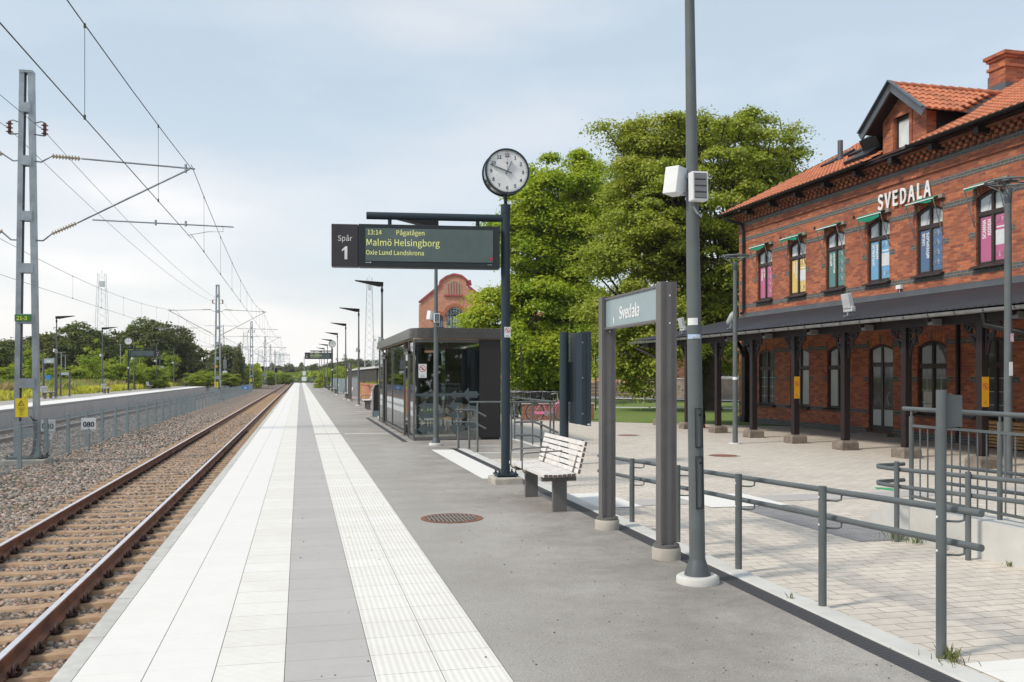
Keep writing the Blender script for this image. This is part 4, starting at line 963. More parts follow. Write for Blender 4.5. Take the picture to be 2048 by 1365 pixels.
p2 = plaza_lamp((11.45, 12.85, -.12), 'grey plaza lamp with flat ring head in front of the rightmost pink window poster', 4.92)
b = MB(); b.box(-.04, .03, -.071, -.067, 1.72, 1.95); b.build('sticker', M_white, p2)
b = MB(); b.box(-.01, .05, -.070, -.066, 2.28, 2.42); b.build('sticker', plain('white_pink_sticker', (.65, .6, .75), .5, c2=(.5, .2, .3), vscale=30), p2)
plaza_lamp((16.9, 59, -.12), 'grey plaza lamp standing in front of the maple behind the information cabinet', 5.9)
# ============================================================ BACKPACK / CONE on the lawn edge
rb = empty('litter_picker_bag', (12.9, 27.9, -.12), .3, 'small black sack with orange foot at the lawn edge, half hidden by the sign post', 'sack')
b = MB(); b.tube([(0, 0, .1), (0, 0, .2), (.02, 0, .4), (.05, .02, .62), (.1, .02, .72)], [.14, .17, .15, .11, .03], 10); b.build('sack', M_darkb, rb)
b = MB(); b.box(-.12, .12, -.12, .12, 0, .1); b.build('foot', plain('orange_red', (.6, .1, .02), .6), rb, bevel=.02)
# ============================================================ BICYCLES
def bicycle(loc, rz, lab, col, group=None, fine=True, step=True):
    r = empty('bicycle', loc, rz, lab, 'bicycle', group)    # along X, front at +X, wheels radius .34
    fm = plain('bike_paint_%d_%d_%d' % tuple(int(c*99) for c in col), col, .35)
    R0 = .34; xb, xf = -.52, .56
    P = lambda x, z: (x, 0, z)
    b = MB(); bb = P(-.08, .29); hd = P(.38, .80); hd2 = P(.41, .68); st = P(-.22, .78); ax = P(xb, R0)
    b.tube([hd, hd2, P(.43, .60)], .02, 8); b.tube([hd2, P(.22, .40), P(.05, .30), bb], .019, 8)
    if step: b.tube([P(.39, .76), P(.2, .50), P(.02, .36), P(-.12, .42)], .015, 8)
    else: b.tube([hd, st], .016, 8)
    b.tube([bb, st], .017, 8)
    for s in (-.05, .05): b.tube([bb, (xb, s, R0)], .011, 6); b.tube([st, (xb, s, R0)], .009, 6)
    for s in (-.045, .045): b.tube([(.43, s, .61), (.47, s, .5), (xf, s, R0)], .012, 6)
    b.build('frame', fm, r)
    for xw in (xb, xf):
        b = MB(); ring = [(xw+R0*math.cos(2*math.pi*k/28), 0, R0+R0*math.sin(2*math.pi*k/28)) for k in range(29)]; b.tube(ring, .018, 6, 0, caps=False)
        ring = [(xw+.315*math.cos(2*math.pi*k/28), 0, R0+.315*math.sin(2*math.pi*k/28)) for k in range(29)]; b.tube(ring, .010, 5, 1, caps=False)
        for k in range(18):
            a = 2*math.pi*k/18; b.tube([(xw+.03*math.cos(a+.5), .015*(-1)**k, R0+.03*math.sin(a+.5)), (xw+.31*math.cos(a), 0, R0+.31*math.sin(a))], .0022, 3, 1, caps=False)
        b.cyl((xw, -.05, R0), (xw, .05, R0), .025, n=10, mi=1); b.build('wheel', [M_black, M_galv], r)
        b = MB(); a0, a1 = (R(10), R(200)) if xw == xb else (R(20), R(165))
        fen = [(xw+.375*math.cos(a0+(a1-a0)*k/14), R0+.375*math.sin(a0+(a1-a0)*k/14)) for k in range(15)]
        for k in range(14):
            (x0, z0), (x1, z1) = fen[k], fen[k+1]; b.add([(x0, -.03, z0), (x1, -.03, z1), (x1, .03, z1), (x0, .03, z0)], [(0, 1, 2, 3)])
        b.build('mudguard', M_zinc if col[0] > .4 else M_darkb, r)
    b = MB(); b.tube([hd, P(.34, 1.0), P(.36, 1.05)], .014, 8); b.tube([(.12, -.30, 1.02), (.27, -.24, 1.06), (.36, -.1, 1.05), (.36, .1, 1.05), (.27, .24, 1.06), (.12, .30, 1.02)], .012, 8); b.build('handlebar', M_zinc, r)
    b = MB(); b.tube([st, P(-.25, .92)], .013, 8, 1); b.add([(-.40, -.09, .93), (-.40, .09, .93), (-.28, .08, .94), (-.08, .02, .94), (-.08, -.02, .94), (-.28, -.08, .94)]+[(-.40, -.08, .98), (-.40, .08, .98), (-.28, .07, .975), (-.08, .015, .965), (-.08, -.015, .965), (-.28, -.07, .975)], [(5, 4, 3, 2, 1, 0), (6, 7, 8, 9, 10, 11)]+[(i, (i+1) % 6, (i+1) % 6+6, i+6) for i in range(6)], 0); b.build('saddle', [M_black, M_zinc], r)
    b = MB(); b.cyl((-.08, -.06, .29), (-.08, -.05, .29), .09, n=18, mi=0); b.bar((-.08, -.075, .29), (-.01, -.075, .14), .012, .02, 0); b.bar((-.08, .075, .29), (-.15, .075, .44), .012, .02, 0)
    b.box(-.04, .02, -.13, -.08, .125, .145, 1); b.box(-.19, -.12, .08, .13, .435, .455, 1)
    if col[0] > .4: b.box(-.5, -.05, -.055, -.045, .27, .37, 2)
    b.build('crankset', [M_zinc, M_black, fm], r)
    b = MB(); b.box(-.72, -.38, -.07, .07, .74, .755); 
    for s in (-.06, .06): b.tube([(-.66, s, .74), (xb, s, R0)], .006, 5)
    b.build('luggage_rack', M_zinc if col[0] > .4 else M_darkb, r)
    return r
bicycle((*W(1097, 34.4), -.12), R(-13), 'pink step through ladies bicycle parked against the low red brick planter wall', (.82, .22, .42))
dk = bicycle((*W(1005, 36.6), -.12), R(-103), 'dark bicycle in the rack behind the guard rail, nearest to the clock pole', (.03, .03, .035), 'bicycles in the rack', step=False)
db_ = bicycle((7.55, 36.9, -.12), R(-108), 'x', (.35, .35, .37), 'bicycles in the rack', step=True)
b = MB()
for k in range(9): a_ = 2*math.pi*k/9; b.tube([(.50+.11*math.cos(a_), .13*math.sin(a_), .78), (.52+.15*math.cos(a_), .17*math.sin(a_), 1.0)], .008, 4)
for zz, kx in ((.80, 1.0), (.9, 1.15), (1.0, 1.33)): b.tube([(.51+.11*kx*math.cos(2*math.pi*k/12), .13*kx*math.sin(2*math.pi*k/12), zz) for k in range(13)], .009, 5)
b.build('basket', M_black, dk)
for i in range(13):
    c = copy_tree(dk if i % 3 else db_); k_ = i-1
    c.location = (*W(1006+8*(i+1), 37.2+(.5 if i % 2 else 0)), -.12+rnd.uniform(0, .04)); c.rotation_euler = (rnd.uniform(-.06, .06), 0, R(-103+rnd.uniform(-16, 16)))
    c['label'] = ('dark parked bicycle, %s from the left in the rack behind the brick planter' if i % 3 else 'grey parked bicycle, %s from the left in the rack behind the brick planter') % ORD[i+1 if i+1 < 14 else 13]
for g_ in kids(db_): bpy.data.objects.remove(g_)
bpy.data.objects.remove(db_)
# low brick planter
pw = empty('brick_planter', (0, 0, 0), 0, 'low red brick planter wall behind the pink bicycle', 'planter wall')
b = MB(); Mp = Matrix.Translation((*W(1044, 35.2), -.12)) @ Matrix.Rotation(R(-13), 4, 'Z')
b.box(0, 2.78, 0, .30, 0, .62, 0, Mp); b.build('wall', brick('planter_brick', (.36, .115, .07), (.26, .08, .05), (.32, .26, .22), .25, .08, .01), pw)
b = MB(); b.box(-.03, 2.81, -.03, .33, .62, .69, 0, Mp); b.build('coping', M_conc, pw)
# sapling with stakes
def sapling(loc, lab, h=2.6, fol=True):
    r = empty('sapling', loc, 0, lab, 'young tree', None); b = MB()
    b.tube([(0, 0, 0), (.02, 0, h*.5), (0, .03, h)], [.035, .028, .015], 7)
    for k in range(9): a = k*2.4; z = h*(.55+.05*k); b.tube([(0, 0, z), (.35*math.cos(a), .35*math.sin(a), z+.35)], [.01, .004], 4)
    b.build('trunk', M_bark, r); return r
# slatted pine bench under the canopy
pb = empty('slatted_bench', (15.9, 18.2, -.12), 0, 'yellow pine slat bench enclosure under the canopy behind the railing', 'bench')
b = MB()
for k in range(8): b.box(-.02, .0, -2.4, .65, .05+.075*k, .10+.075*k)
b.build('front_slats', M_pine, pb)
b = MB(); 
for k in range(5): b.box(.0+.1*k, .08+.1*k, -2.4, .65, .62, .65)
b.build('seat', M_pine, pb)
for y in (-2.3, -.9, .55): b = MB(); b.box(.0, .45, y-.03, y+.03, 0, .62); b.build('leg', M_pine, pb)
# floor decal
sheet('green_arrow_marking', [[(8.50, 11.80, -.094), (8.68, 11.83, -.095), (8.65, 12.05, -.097), (8.47, 12.02, -.096)], [(8.40, 12.01, -.096), (8.74, 12.06, -.097), (8.54, 12.28, -.099)]], plain('green_paint', (.06, .38, .18), .7))
# weeds at posts and in the ballast
def tufts(name, spots, mat, lab, blades=26, h=.09, spread=.09, wb=.004):
    rs = np.random.RandomState(5); V = []; Lp = []; o = 0
    for (x, y, z, k) in spots:
        for i in range(int(blades*k)):
            a = rs.uniform(0, 6.28); d = abs(rs.normal(0, spread*k)); px, py = x+d*math.cos(a), y+d*math.sin(a); hh = h*rs.uniform(.4, 1.2)*(.6+.4*k); an = rs.uniform(0, 6.28); lean = rs.uniform(0, hh*.8); wx, wy = wb*math.cos(an+1.57), wb*math.sin(an+1.57)
            V += [(px-wx, py-wy, z), (px+wx, py+wy, z), (px+wx*.6+lean*.4*math.cos(an), py+wy*.6+lean*.4*math.sin(an), z+hh*.6), (px+lean*math.cos(an), py+lean*math.sin(an), z+hh)]
            Lp += [o, o+1, o+2, o+3]; o += 4
    return tag(npmesh(name, V, Lp, 4, mat), lab, 'weeds', kind='stuff')
M_weed = leafmat('weed_green', (.10, .17, .03), (.16, .20, .05), (.22, .17, .06), .3)
tufts('weeds', [(3.55, 4.40, 0, 1.4), (3.60, 4.50, 0, .8), (5.8, 7.95, -.03, 1.8), (5.86, 7.75, -.03, 1.2), (5.88, 7.4, -.03, .6), (3.42, 5.9, 0, .35), (5.9, 6.6, -.03, .5)], M_weed, 'little tufts of weeds at the feet of railing posts', 40, .07, .045, .0025)
sp = [(rnd.uniform(-6.6, -4.6), rnd.uniform(15, 34), -.81, rnd.uniform(.5, 1.6)) for _ in range(42)]
tufts('ballast_weeds', sp, M_weed, 'sparse low green weeds growing in the ballast shoulder', 34, .06, .13, .004)
# ============================================================ STATION BUILDING (facade plane x=16.6)
FX = 16.6; G0 = -.12; YE = 31.4; YN = 6.0
BR = R(.744); sb = empty('station_building', (0, 0, 0), BR, 'two storey red brick railway station with orange tile roof, SVEDALA letters and long dark canopy', 'building')
UW = [29.49, 27.35, 25.18, 23.04, 20.88, 18.68, 16.5]; UWW = 1.02; UZ = (4.30, 6.14)
GW = [29.36, 27.21, 25.05, 22.93, 20.79, 18.58, 16.4]; GWW = 1.12; GZ = (.56, 2.54)
def holes_wall(b, x, y0, y1, z0, z1, holes, depth=.10, rise=.14, nseg=8):
    ys = sorted({y0, y1, *[h[0] for h in holes], *[h[1] for h in holes]}); zs = sorted({z0, z1, *[h[2] for h in holes], *[h[3] for h in holes]})
    for i in range(len(ys)-1):
        for j in range(len(zs)-1):
            yc, zc = (ys[i]+ys[i+1])/2, (zs[j]+zs[j+1])/2
            if any(h[0] < yc < h[1] and h[2] < zc < h[3] for h in holes): continue
            b.add([(x, ys[i], zs[j]), (x, ys[i], zs[j+1]), (x, ys[i+1], zs[j+1]), (x, ys[i+1], zs[j])], [(0, 1, 2, 3)])
    for (a, c, e, f) in holes:
        b.add([(x, a, e), (x, a, f-rise), (x+depth, a, f-rise), (x+depth, a, e)], [(3, 2, 1, 0)]); b.add([(x, c, e), (x, c, f-rise), (x+depth, c, f-rise), (x+depth, c, e)], [(0, 1, 2, 3)])
        b.add([(x, a, e), (x, c, e), (x+depth, c, e), (x+depth, a, e)], [(0, 1, 2, 3)])
        arc = [(a+(c-a)*k/nseg, f-rise+rise*math.sin(math.pi*k/nseg)) for k in range(nseg+1)]
        for k in range(nseg):
            (u0, v0), (u1, v1) = arc[k], arc[k+1]
            b.add([(x, u0, v0), (x, u0, f), (x, u1, f), (x, u1, v1)], [(0, 1, 2, 3)]); b.add([(x, u0, v0), (x, u1, v1), (x+depth, u1, v1), (x+depth, u0, v0)], [(0, 1, 2, 3)])
holes = [(c-UWW/2, c+UWW/2, *UZ) for c in UW]+[(c-GWW/2, c+GWW/2, *(GZ if i != 3 else (-.02, 2.52))) for i, c in enumerate(GW)]
HI = 7.66
b = MB(); holes_wall(b, FX, YN, YE, G0, HI, holes)
b.add([(FX, YE, G0), (FX, YE, HI), (21.8, YE, 10.4), (27, YE, HI), (27, YE, G0)], [(0, 1, 2, 3, 4)]); b.add([(FX, YN, G0), (27, YN, G0), (27, YN, HI), (21.8, YN, 10.4), (FX, YN, HI)], [(0, 1, 2, 3, 4)])
b.add([(27, YN, G0), (27, YE, G0), (27, YE, HI), (27, YN, HI)], [(0, 1, 2, 3)])
b.build('brick_wall', M_brick, sb)
b = MB(); b.box(FX-.06, FX+.01, YN, 22.36, G0, .08); b.box(FX-.06, FX+.01, 23.5, YE+.03, G0, .08); b.build('plinth', M_brickd, sb)
# dark brick bands and blocks, moulding
b = MB(); P_ = .006
def band(z0, z1, skip=None, w_=0):
    ys = [YN]; 
    for c in sorted(skip or []): ys += [c-w_/2-.0, c+w_/2+.0]
    ys.append(YE+.005)
    for i in range(0, len(ys), 2): b.box(FX-P_, FX+.001, ys[i], ys[i+1], z0, z1)
band(7.19, 7.34); band(6.63, 6.77); band(5.94, 6.09, UW, UWW+.02); band(4.12, 4.27); band(2.42, 2.54, GW, GWW+.04); band(.50, .62, GW, GWW+.02)
for cs, ww, zz in ((UW, UWW, (5.02, 5.17)), (GW, GWW, (1.44, 1.58))):
    for c in cs:
        for s in (-1, 1):
            a = c+s*(ww/2+.01); d = a+s*.22; b.box(FX-P_, FX+.001, min(a, d), max(a, d), *zz)
for z0, z1 in ((5.02, 5.17), (2.42, 2.54), (1.44, 1.58), (.5, .62)): b.box(FX-P_, FX+.001, YE-.30, YE+.005, z0, z1)
b.build('dark_brick_band', M_brickd, sb)
b = MB(); b.box(FX-.05, FX+.001, YN, YE+.02, 6.98, 7.03); b.box(FX-.03, FX+.001, YN, YE+.02, 7.035, 7.06); b.build('moulding', M_brick, sb)
# arches of upright bricks over the windows
M_arb = [plain('arch_brick', (.55, .18, .08), .85, 0, .3, 9.), plain('arch_dark_brick', (.12, .12, .115), .85)]
def arch(c, ww, zt, par):
    b = MB(); n_ = 11
    for k in range(n_):
        t = (k+.5)/n_; y = c-ww/2-.03+(ww+.06)*t; z = zt-.14+.14*math.sin(math.pi*t)+.008; an = (t-.5)*.55
        M = Matrix.Translation((FX, y, z)) @ Matrix.Rotation(-an, 4, 'X'); b.box(-.010, .001, -.036, .036, 0, .24, 1 if k in (0, 5, 10) else 0, M)
    b.build('brick_arch', M_arb, par)
# cornice with dentils
b = MB(); y = YN+.05
while y < YE:
    b.box(FX-.16, FX, y, y+.12, 7.42, 7.5); b.box(FX-.11, FX, y+.12, y+.24, 7.34, 7.42); b.box(FX-.22, FX, y+.06, y+.18, 7.5, 7.58); y += .24
b.box(FX-.28, FX, YN, YE+.02, 7.58, 7.66); b.box(FX-.02, FX, YN, YE, 7.34, 7.58); b.build('cornice', M_brick, sb)
for y in [7.2+k*1.62 for k in range(15)]: b = MB(); b.box(FX-.5, FX, y, y+.16, 7.45, 7.6); b.build('eave_bracket', M_brown, sb)
# ---- windows
M_cur = plain('pale_curtain_glass', (.72, .76, .77), .07, 0, .25, 1.1, c2=(.46, .51, .53)); M_dgl = plain('dark_reflecting_glass', (.06, .075, .08), .04, 0, .6, 1.3, c2=(.16, .18, .18)); M_mil = plain('frosted_white_glass', (.50, .55, .55), .25, 0, .12, 1.2)
def window(cy, w_, z0, z1, kind, poster=None):
    xw = FX+.05; h = z1-z0; zt = z0+h*(.70 if kind == 'u' else .66)
    f = .055; b = MB(); y0, y1 = cy-w_/2, cy+w_/2; rise = .14
    b.box(xw, xw+.05, y0, y0+f, z0, z1-rise); b.box(xw, xw+.05, y1-f, y1, z0, z1-rise); b.box(xw, xw+.05, y0+f, y1-f, z0, z0+f+.02)
    b.box(xw-.012, xw+.05, cy-.04, cy+.04, z0+.07, z1-.06); b.box(xw-.015, xw+.052, y0+f, y1-f, zt-.055, zt+.055)
    n_ = 8
    for k in range(n_):
        t0, t1 = k/n_, (k+1)/n_; q = lambda t: (y0+w_*t, z1-rise+rise*math.sin(math.pi*t))
        (a, c), (d, e) = q(t0), q(t1); b.add([(xw, a, c), (xw, d, e), (xw, d, e-.085), (xw, a, c-.085)], [(0, 1, 2, 3)]); b.add([(xw, a, c-.085), (xw, d, e-.085), (xw+.05, d, e-.085), (xw+.05, a, c-.085)], [(0, 1, 2, 3)])
    for yy in (y0+f, cy+.04):      # inner sash frames
        ww = cy-.04-y0-f; b.box(xw+.01, xw+.045, yy, yy+.028, z0+.075, zt-.055); b.box(xw+.01, xw+.045, yy+ww-.028, yy+ww, z0+.075, zt-.055)
        b.box(xw+.01, xw+.045, yy, yy+.022, zt+.055, z1-.09); b.box(xw+.01, xw+.045, yy+ww-.022, yy+ww, zt+.055, z1-.09); b.box(xw+.01, xw+.045, yy, yy+ww, z0+.075, z0+.10); b.box(xw+.01, xw+.045, yy, yy+ww, zt-.08, zt-.055)
    wn = b.build('window', M_frame, sb)
    for (a, c) in ((y0+f, cy-.04), (cy+.04, y1-f)):
        b = MB(); b.box(xw+.03, xw+.04, a, c, z0+.05, zt); b.build('pane', {'u': M_cur, 'g': M_dgl, 'm': M_mil}[kind], wn)
        b = MB(); b.box(xw+.03, xw+.04, a, c, zt, z1-.03); b.build('pane', M_cur if kind == 'u' else M_dgl, wn)
        if kind == 'g':
            b = MB(); k_ = 3
            b.box(xw+.027, xw+.0295, (a+c)/2-.012, (a+c)/2+.012, z0+.1, zt-.06)
            for q in range(1, 4): zz = z0+(zt-z0)*q/4; b.box(xw+.027, xw+.0295, a+.03, c-.03, zz-.012, zz+.012)
            b.build('inner_glazing_bars', plain('dim_white_bars', (.36, .38, .38), .5), wn)
    if kind == 'u':
        b = MB(); b.bar((xw+.028, cy+.18, zt+.08), (xw+.028, cy+.09, z1-.16), .004, .02); b.build('curtain_fold', plain('curtain_shade', (.30, .36, .38), .6), wn); b = MB(); b.bar((xw+.028, cy-.25, zt+.08), (xw+.028, cy-.34, z1-.16), .004, .02); b.build('curtain_fold', MATS['curtain_shade'], wn)
    arch(cy, w_, z1, wn)
    # sill
    b = MB(); b.prism([(0, 0), (-.14, -.05), (-.14, -.09), (.12, -.06)], Matrix(((1, 0, 0, FX), (0, 0, 1, y0-.07), (0, 1, 0, z0+.03), (0, 0, 0, 1))), w_+.14); b.build('sill', M_frame, wn)
    if poster:
        colr, lines, style = poster; pm = plain('poster_%d' % int(cy*10), colr, .35, 0, .06, 1.)
        za, zb = z0+.11, zt-.09; yl, yr = (cy+.045, y1-f-.03), (y0+f+.03, cy-.045)
        for (a, c) in (yl, yr): b = MB(); b.box(xw+.022, xw+.028, a, c, za, zb); b.build('poster', pm, wn)
        ym = (yl[0]+yl[1])/2; hh = zb-za
        rot = Matrix.Rotation(math.pi/2, 4, 'Z')
        for i, (t_, sz) in enumerate(lines):
            n_l = len(lines); uu = (i-(n_l-1)/2)*(.34/n_l)
            ob = text(t_, sz*1.22, F_x(xw+.0205, ym-uu, zb-.06) @ rot, M_letter, wn, 'poster_text', ext=.0005, align='RIGHT', bold=.008, sx=.85)
        ym2 = (yr[0]+yr[1])/2; b = MB(); wv = yr[1]-yr[0]-.05
        def emblem(zc, flip=1):
            pts = [(-.5, 0), (-.2, 0), (-.1, .12), (0, .2), (.1, .12), (.2, 0), (.5, 0)]
            for r_ in range(3):
                for k in range(6):
                    (a, c), (d, e) = pts[k], pts[k+1]; s_ = (1-.3*r_); b.bar((xw+.020, ym2+a*wv, zc+flip*(c*.35*s_-.035*r_)), (xw+.020, ym2+d*wv, zc+flip*(e*.35*s_-.035*r_)), .002, .02, up=(1, 0, 0))
        if style == 'rows':
            for k in range(4): emblem(za+hh*(.90-.235*k))
        else:
            emblem(za+hh*.90); emblem(za+hh*.12, -1)
            b.box(xw+.019, xw+.021, ym2-wv*.42, ym2+wv*.42, za+hh*.71, za+hh*.745)
            b.build('poster_marks', M_letter, wn); b = MB(); b.box(xw+.019, xw+.0215, ym2-wv*.5, ym2+wv*.5, za+hh*.33, za+hh*.66)
        b.build('poster_marks' if style == 'rows' else 'poster_panel', M_letter if style == 'rows' else plain('pale_panel', (.72, .74, .78), .5), wn)
    return wn
posters = [((.50, .13, .27), [('KREATIV', .14), ('MILJÖ', .14)], 'rows'), ((.70, .52, .15), [('SVEDALA', .12), ('STATIONSHUS', .115)], 'qr'), ((.10, .24, .22), [('MÖTEN', .15), ('MÖJLIGHETER', .125)], 'rows'),
           ((.16, .40, .64), [('UPPLEVELSE', .145), ('SKAPARE', .145)], 'qr'), ((.09, .17, .31), [('LIVLIG', .155), ('MÖTESPLATS', .15)], 'rows'), ((.50, .13, .27), [('SCANNA', .165), ('KODEN', .165)], 'qr'), None]  # poster colours lightened to stand in for reflection on the window glass
for c, p in zip(UW, posters): window(c, UWW, *UZ, 'u', p)
for i, c in enumerate(GW):
    if i == 3: continue
    window(c, GWW, *GZ, 'm' if i in (1, 2) else 'g')
# notice poster in the sixth ground window
b = MB(); b.box(FX+.068, FX+.074, 20.79+.07, 20.79+.40, .66, 1.18); nb = b.build('window_notice', plain('paper_notice', (.55, .53, .46), .6), sb)
text('BADORTEN', .06, F_x(FX+.067, 21.02, .86), M_ink, nb, ext=.0005, bold=.002); text('~~~\n~~~~~\n~~~~', .05, F_x(FX+.067, 21.02, 1.03), M_ink, nb, ext=.0005)
# door
b = MB(); xd = FX+.06; y0, y1 = GW[3]-GWW/2, GW[3]+GWW/2; cy = GW[3]
b.box(xd, xd+.06, y0, y0+.09, -.02, 2.38); b.box(xd, xd+.06, y1-.09, y1, -.02, 2.38); b.box(xd, xd+.06, y0+.09, y1-.09, -.02, .16); b.box(xd, xd+.06, y0+.09, y1-.09, 1.86, 1.98); b.box(xd-.01, xd+.05, cy-.045, cy+.045, .16, 2.42)
b.box(xd, xd+.05, y0+.09, y1-.09, .62, .70)
for k in range(8):
    t0, t1 = k/8, (k+1)/8; q = lambda t: (y0+GWW*t, 2.38+.14*math.sin(math.pi*t)); (a, c), (d, e) = q(t0), q(t1); b.add([(xd, a, c), (xd, d, e), (xd, d, e-.09), (xd, a, c-.09)], [(0, 1, 2, 3)])
door = b.build('door', plain('black_aluminium', (.035, .032, .034), .4), sb)
for (a, c) in ((y0+.09, cy-.045), (cy+.045, y1-.09)):
    for (e, f) in ((.16, .62), (.70, 1.86), (1.98, 2.46)): b = MB(); b.box(xd+.025, xd+.035, a, c, e, f); b.build('pane', M_dgl if e > .5 and f < 2 else M_mil, door)
b = MB(); b.tube([(xd-.02, y0+.1, 1.15), (xd-.08, y0+.16, 1.12), (xd-.09, y0+.22, .95), (xd-.08, y0+.16, .78), (xd-.02, y0+.1, .75)], .016, 8); b.build('handle', M_zinc, door); arch(cy, GWW, 2.52, door)
b = MB(); b.box(FX-.25, FX+.16, y0-.1, y1+.1, -.12, -.03); b.build('door_step', M_stone, sb)
b = MB(); b.box(xd-.004, xd-.002, y0+.02, y0+.06, 1.5, 1.65); b.build('notice', M_white, door)
# awnings
def awning(c, drop, rolled=False):
    z = 6.27; w_ = UWW+.08
    a = MB(); a.box(FX-.10, FX, c-w_/2-.06, c+w_/2+.03, z-.03, z+.07); aw = a.build('awning', plain('weathered_awning_box', (.30, .27, .23), .8), sb)
    a = MB(); n_ = 8; V = []
    for i in range(n_+1):
        t = i/n_; y = c-w_/2+.08+(w_-.08)*t
        sag = .025*math.sin(t*6+c*2)
        V += [(FX-.03, y, z+.075+.012*math.sin(t*5)), (FX-.17, y, z+.03+sag*.5), (FX-.31, y, z-.03+sag), (FX-.315, y, z-.12-drop+sag*1.6)]
    fs = []
    for i in range(n_):
        for k in range(3): fs.append((i*4+k, i*4+4+k, i*4+5+k, i*4+1+k))
    a.add(V, fs, 0, True); a.build('cloth', M_greencloth, aw)
    a = MB(); a.box(FX-.33, FX-.305, c-w_/2, c+w_/2, z-.06, z-.035); a.build('front_bar', M_white, aw)
    for s in (-1, 1): a = MB(); a.bar((FX-.32, c+s*w_/2*.98, z-.05), (FX-.02, c+s*w_/2*.98, 5.30), .02, .02); a.build('arm', M_zinc, aw)
for c, d in zip(UW, (.04, .03, -.05, .07, -.02, -.04, .03)): awning(c, d)
# letters
text('SVEDALA', .80, F_x(FX-.06, 21.86, 6.62), M_letter, sb, name='sign_lettering', ext=.012, bold=.026, sx=.76, spc=1.12)
# vents and small fittings
for y in (28.4, 26.3, 24.2): b = MB(); b.cyl((FX-.015, y, 6.38), (FX+.01, y, 6.38), .05, n=10); b.build('vent_hole', M_darkb, sb)
b = MB(); b.box(FX-.08, FX, 21.95, 22.15, 4.02, 4.13); b.tube([(FX-.03, 22.05, 4.02), (FX-.03, 22.05, 3.8)], .012, 6); b.build('junction_box', M_white, sb)
# ---- roof
EX, EZ, RX, RZ = 16.02, 7.70, 21.8, 10.62
slope = (RZ-EZ)/(RX-EX); nx = Vector((-(RZ-EZ), 0, RX-EX)).normalized()
def tiles(b, P0, udir, vdir, nrm, U, V_, clip=None, wu=.215, wv=.335, sub=5):
    # U along eave, V up the slope
    nr = int(math.ceil(V_/wv)); nc = int(U/wu); prof = [0, .018, .045, .052, .032, .006]
    for r_ in range(nr):
        v0, v1 = r_*wv, min(V_, (r_+1)*wv+.03)
        umin, umax = clip(v0) if clip else (0, U)
        vs = []; cols_ = []
        c0, c1 = int(umin/wu), int(min(umax, U)/wu)
        for c_ in range(c0, c1):
            for k in range(sub): cols_.append((c_*wu+wu*k/sub, prof[k]))
        cols_.append((c1*wu, prof[0]))
        for (u, h) in cols_:
            base = P0+udir*u
            vs += [base+vdir*v0+nrm*(h+.035), base+vdir*v1+nrm*(h+.004), base+vdir*v0+nrm*(h*.4)]
        fs = []
        for i in range(len(cols_)-1): a = i*3; fs.append((a, a+3, a+4, a+1)); fs.append((a+2, a+5, a+3, a))
        b.add(vs, fs, 0, False)
VL = math.hypot(RX-EX, RZ-EZ); vd = Vector((RX-EX, 0, RZ-EZ)).normalized()
b = MB(); 
DY, DW = 21.9, 1.33    # dormer centre, half width of its roof
tiles(b, Vector((EX, YE+.35, EZ)), Vector((0, -1, 0)), vd, nx, YE+.35-(DY+.95), VL)
tiles(b, Vector((EX, DY-.95, EZ)), Vector((0, -1, 0)), vd, nx, DY-.95-YN, VL)
tiles(b, Vector((EX+.6, DY+.95, EZ+.6*slope))+vd*2.2, Vector((0, -1, 0)), vd, nx, 1.9, VL-2.2-.66)
b.add([(EX+.05, YE+.3, EZ-.01), (EX+.05, YN, EZ-.01), (RX, YN, RZ-.03), (RX, YE+.3, RZ-.03)], [(0, 1, 2, 3)], 1); b.add([(RX, YE+.3, RZ), (RX, YN, RZ), (27.6, YN, EZ), (27.6, YE+.3, EZ)], [(0, 1, 2, 3)], 0)
y = YN
while y < YE+.3: b.cyl((RX, y, RZ+.05), (RX, y+.36, RZ+.03), .10, .085, n=10); y += .34
rf = b.build('roof', [M_tile, M_frame], sb)
b = MB(); b.box(FX-.5, FX+.0, YN, YE+.3, 7.62, 7.66); b.bar((EX, YE+.37, EZ-.02), (RX, YE+.37, RZ-.02), .04, .2); b.bar((27.6, YE+.37, EZ-.02), (RX, YE+.37, RZ-.02), .04, .2); b.build('bargeboard', M_brown, rf)
def gutter(b, x, y0, y1, z, r=.075):
    n_ = 8; V = []
    for yy in (y0, y1):
        for k in range(n_+1): a = math.pi+math.pi*k/n_; V.append((x+r*math.cos(a), yy, z+r*math.sin(a)))
        for k in range(n_, -1, -1): a = math.pi+math.pi*k/n_; V.append((x+(r-.008)*math.cos(a), yy, z+(r-.008)*math.sin(a)))
    m_ = 2*(n_+1); b.add(V, [(i, (i+1) % m_, m_+(i+1) % m_, m_+i) for i in range(m_)], 0, False)
b = MB(); gutter(b, EX-.05, DY+.98, YE+.4, EZ-.0); gutter(b, EX-.05, YN, DY-.98, EZ-.0)
b.box(EX-.12, EX+.02, DY+.95, DY+.99, EZ-.07, EZ+.03); b.box(EX-.12, EX+.02, DY-.99, DY-.95, EZ-.07, EZ+.03)
b.build('gutter', M_darkb, sb)
b = MB(); b.tube([(EX-.04, YE+.1, EZ-.08), (EX+.02, YE+.05, EZ-.2), (FX-.10, YE-.45, EZ-.45), (FX-.09, YE-.5, EZ-.7), (FX-.09, YE-.5, 4.05), (FX-.12, YE-.5, 3.95), (FX-.2, YE-.5, 3.92)], .052, 12)
for z in (6.4, 5.2, 4.3): b.cyl((FX-.09, YE-.5, z), (FX-.09, YE-.5, z+.05), .062, n=12)
b.build('downpipe', M_darkb, sb)
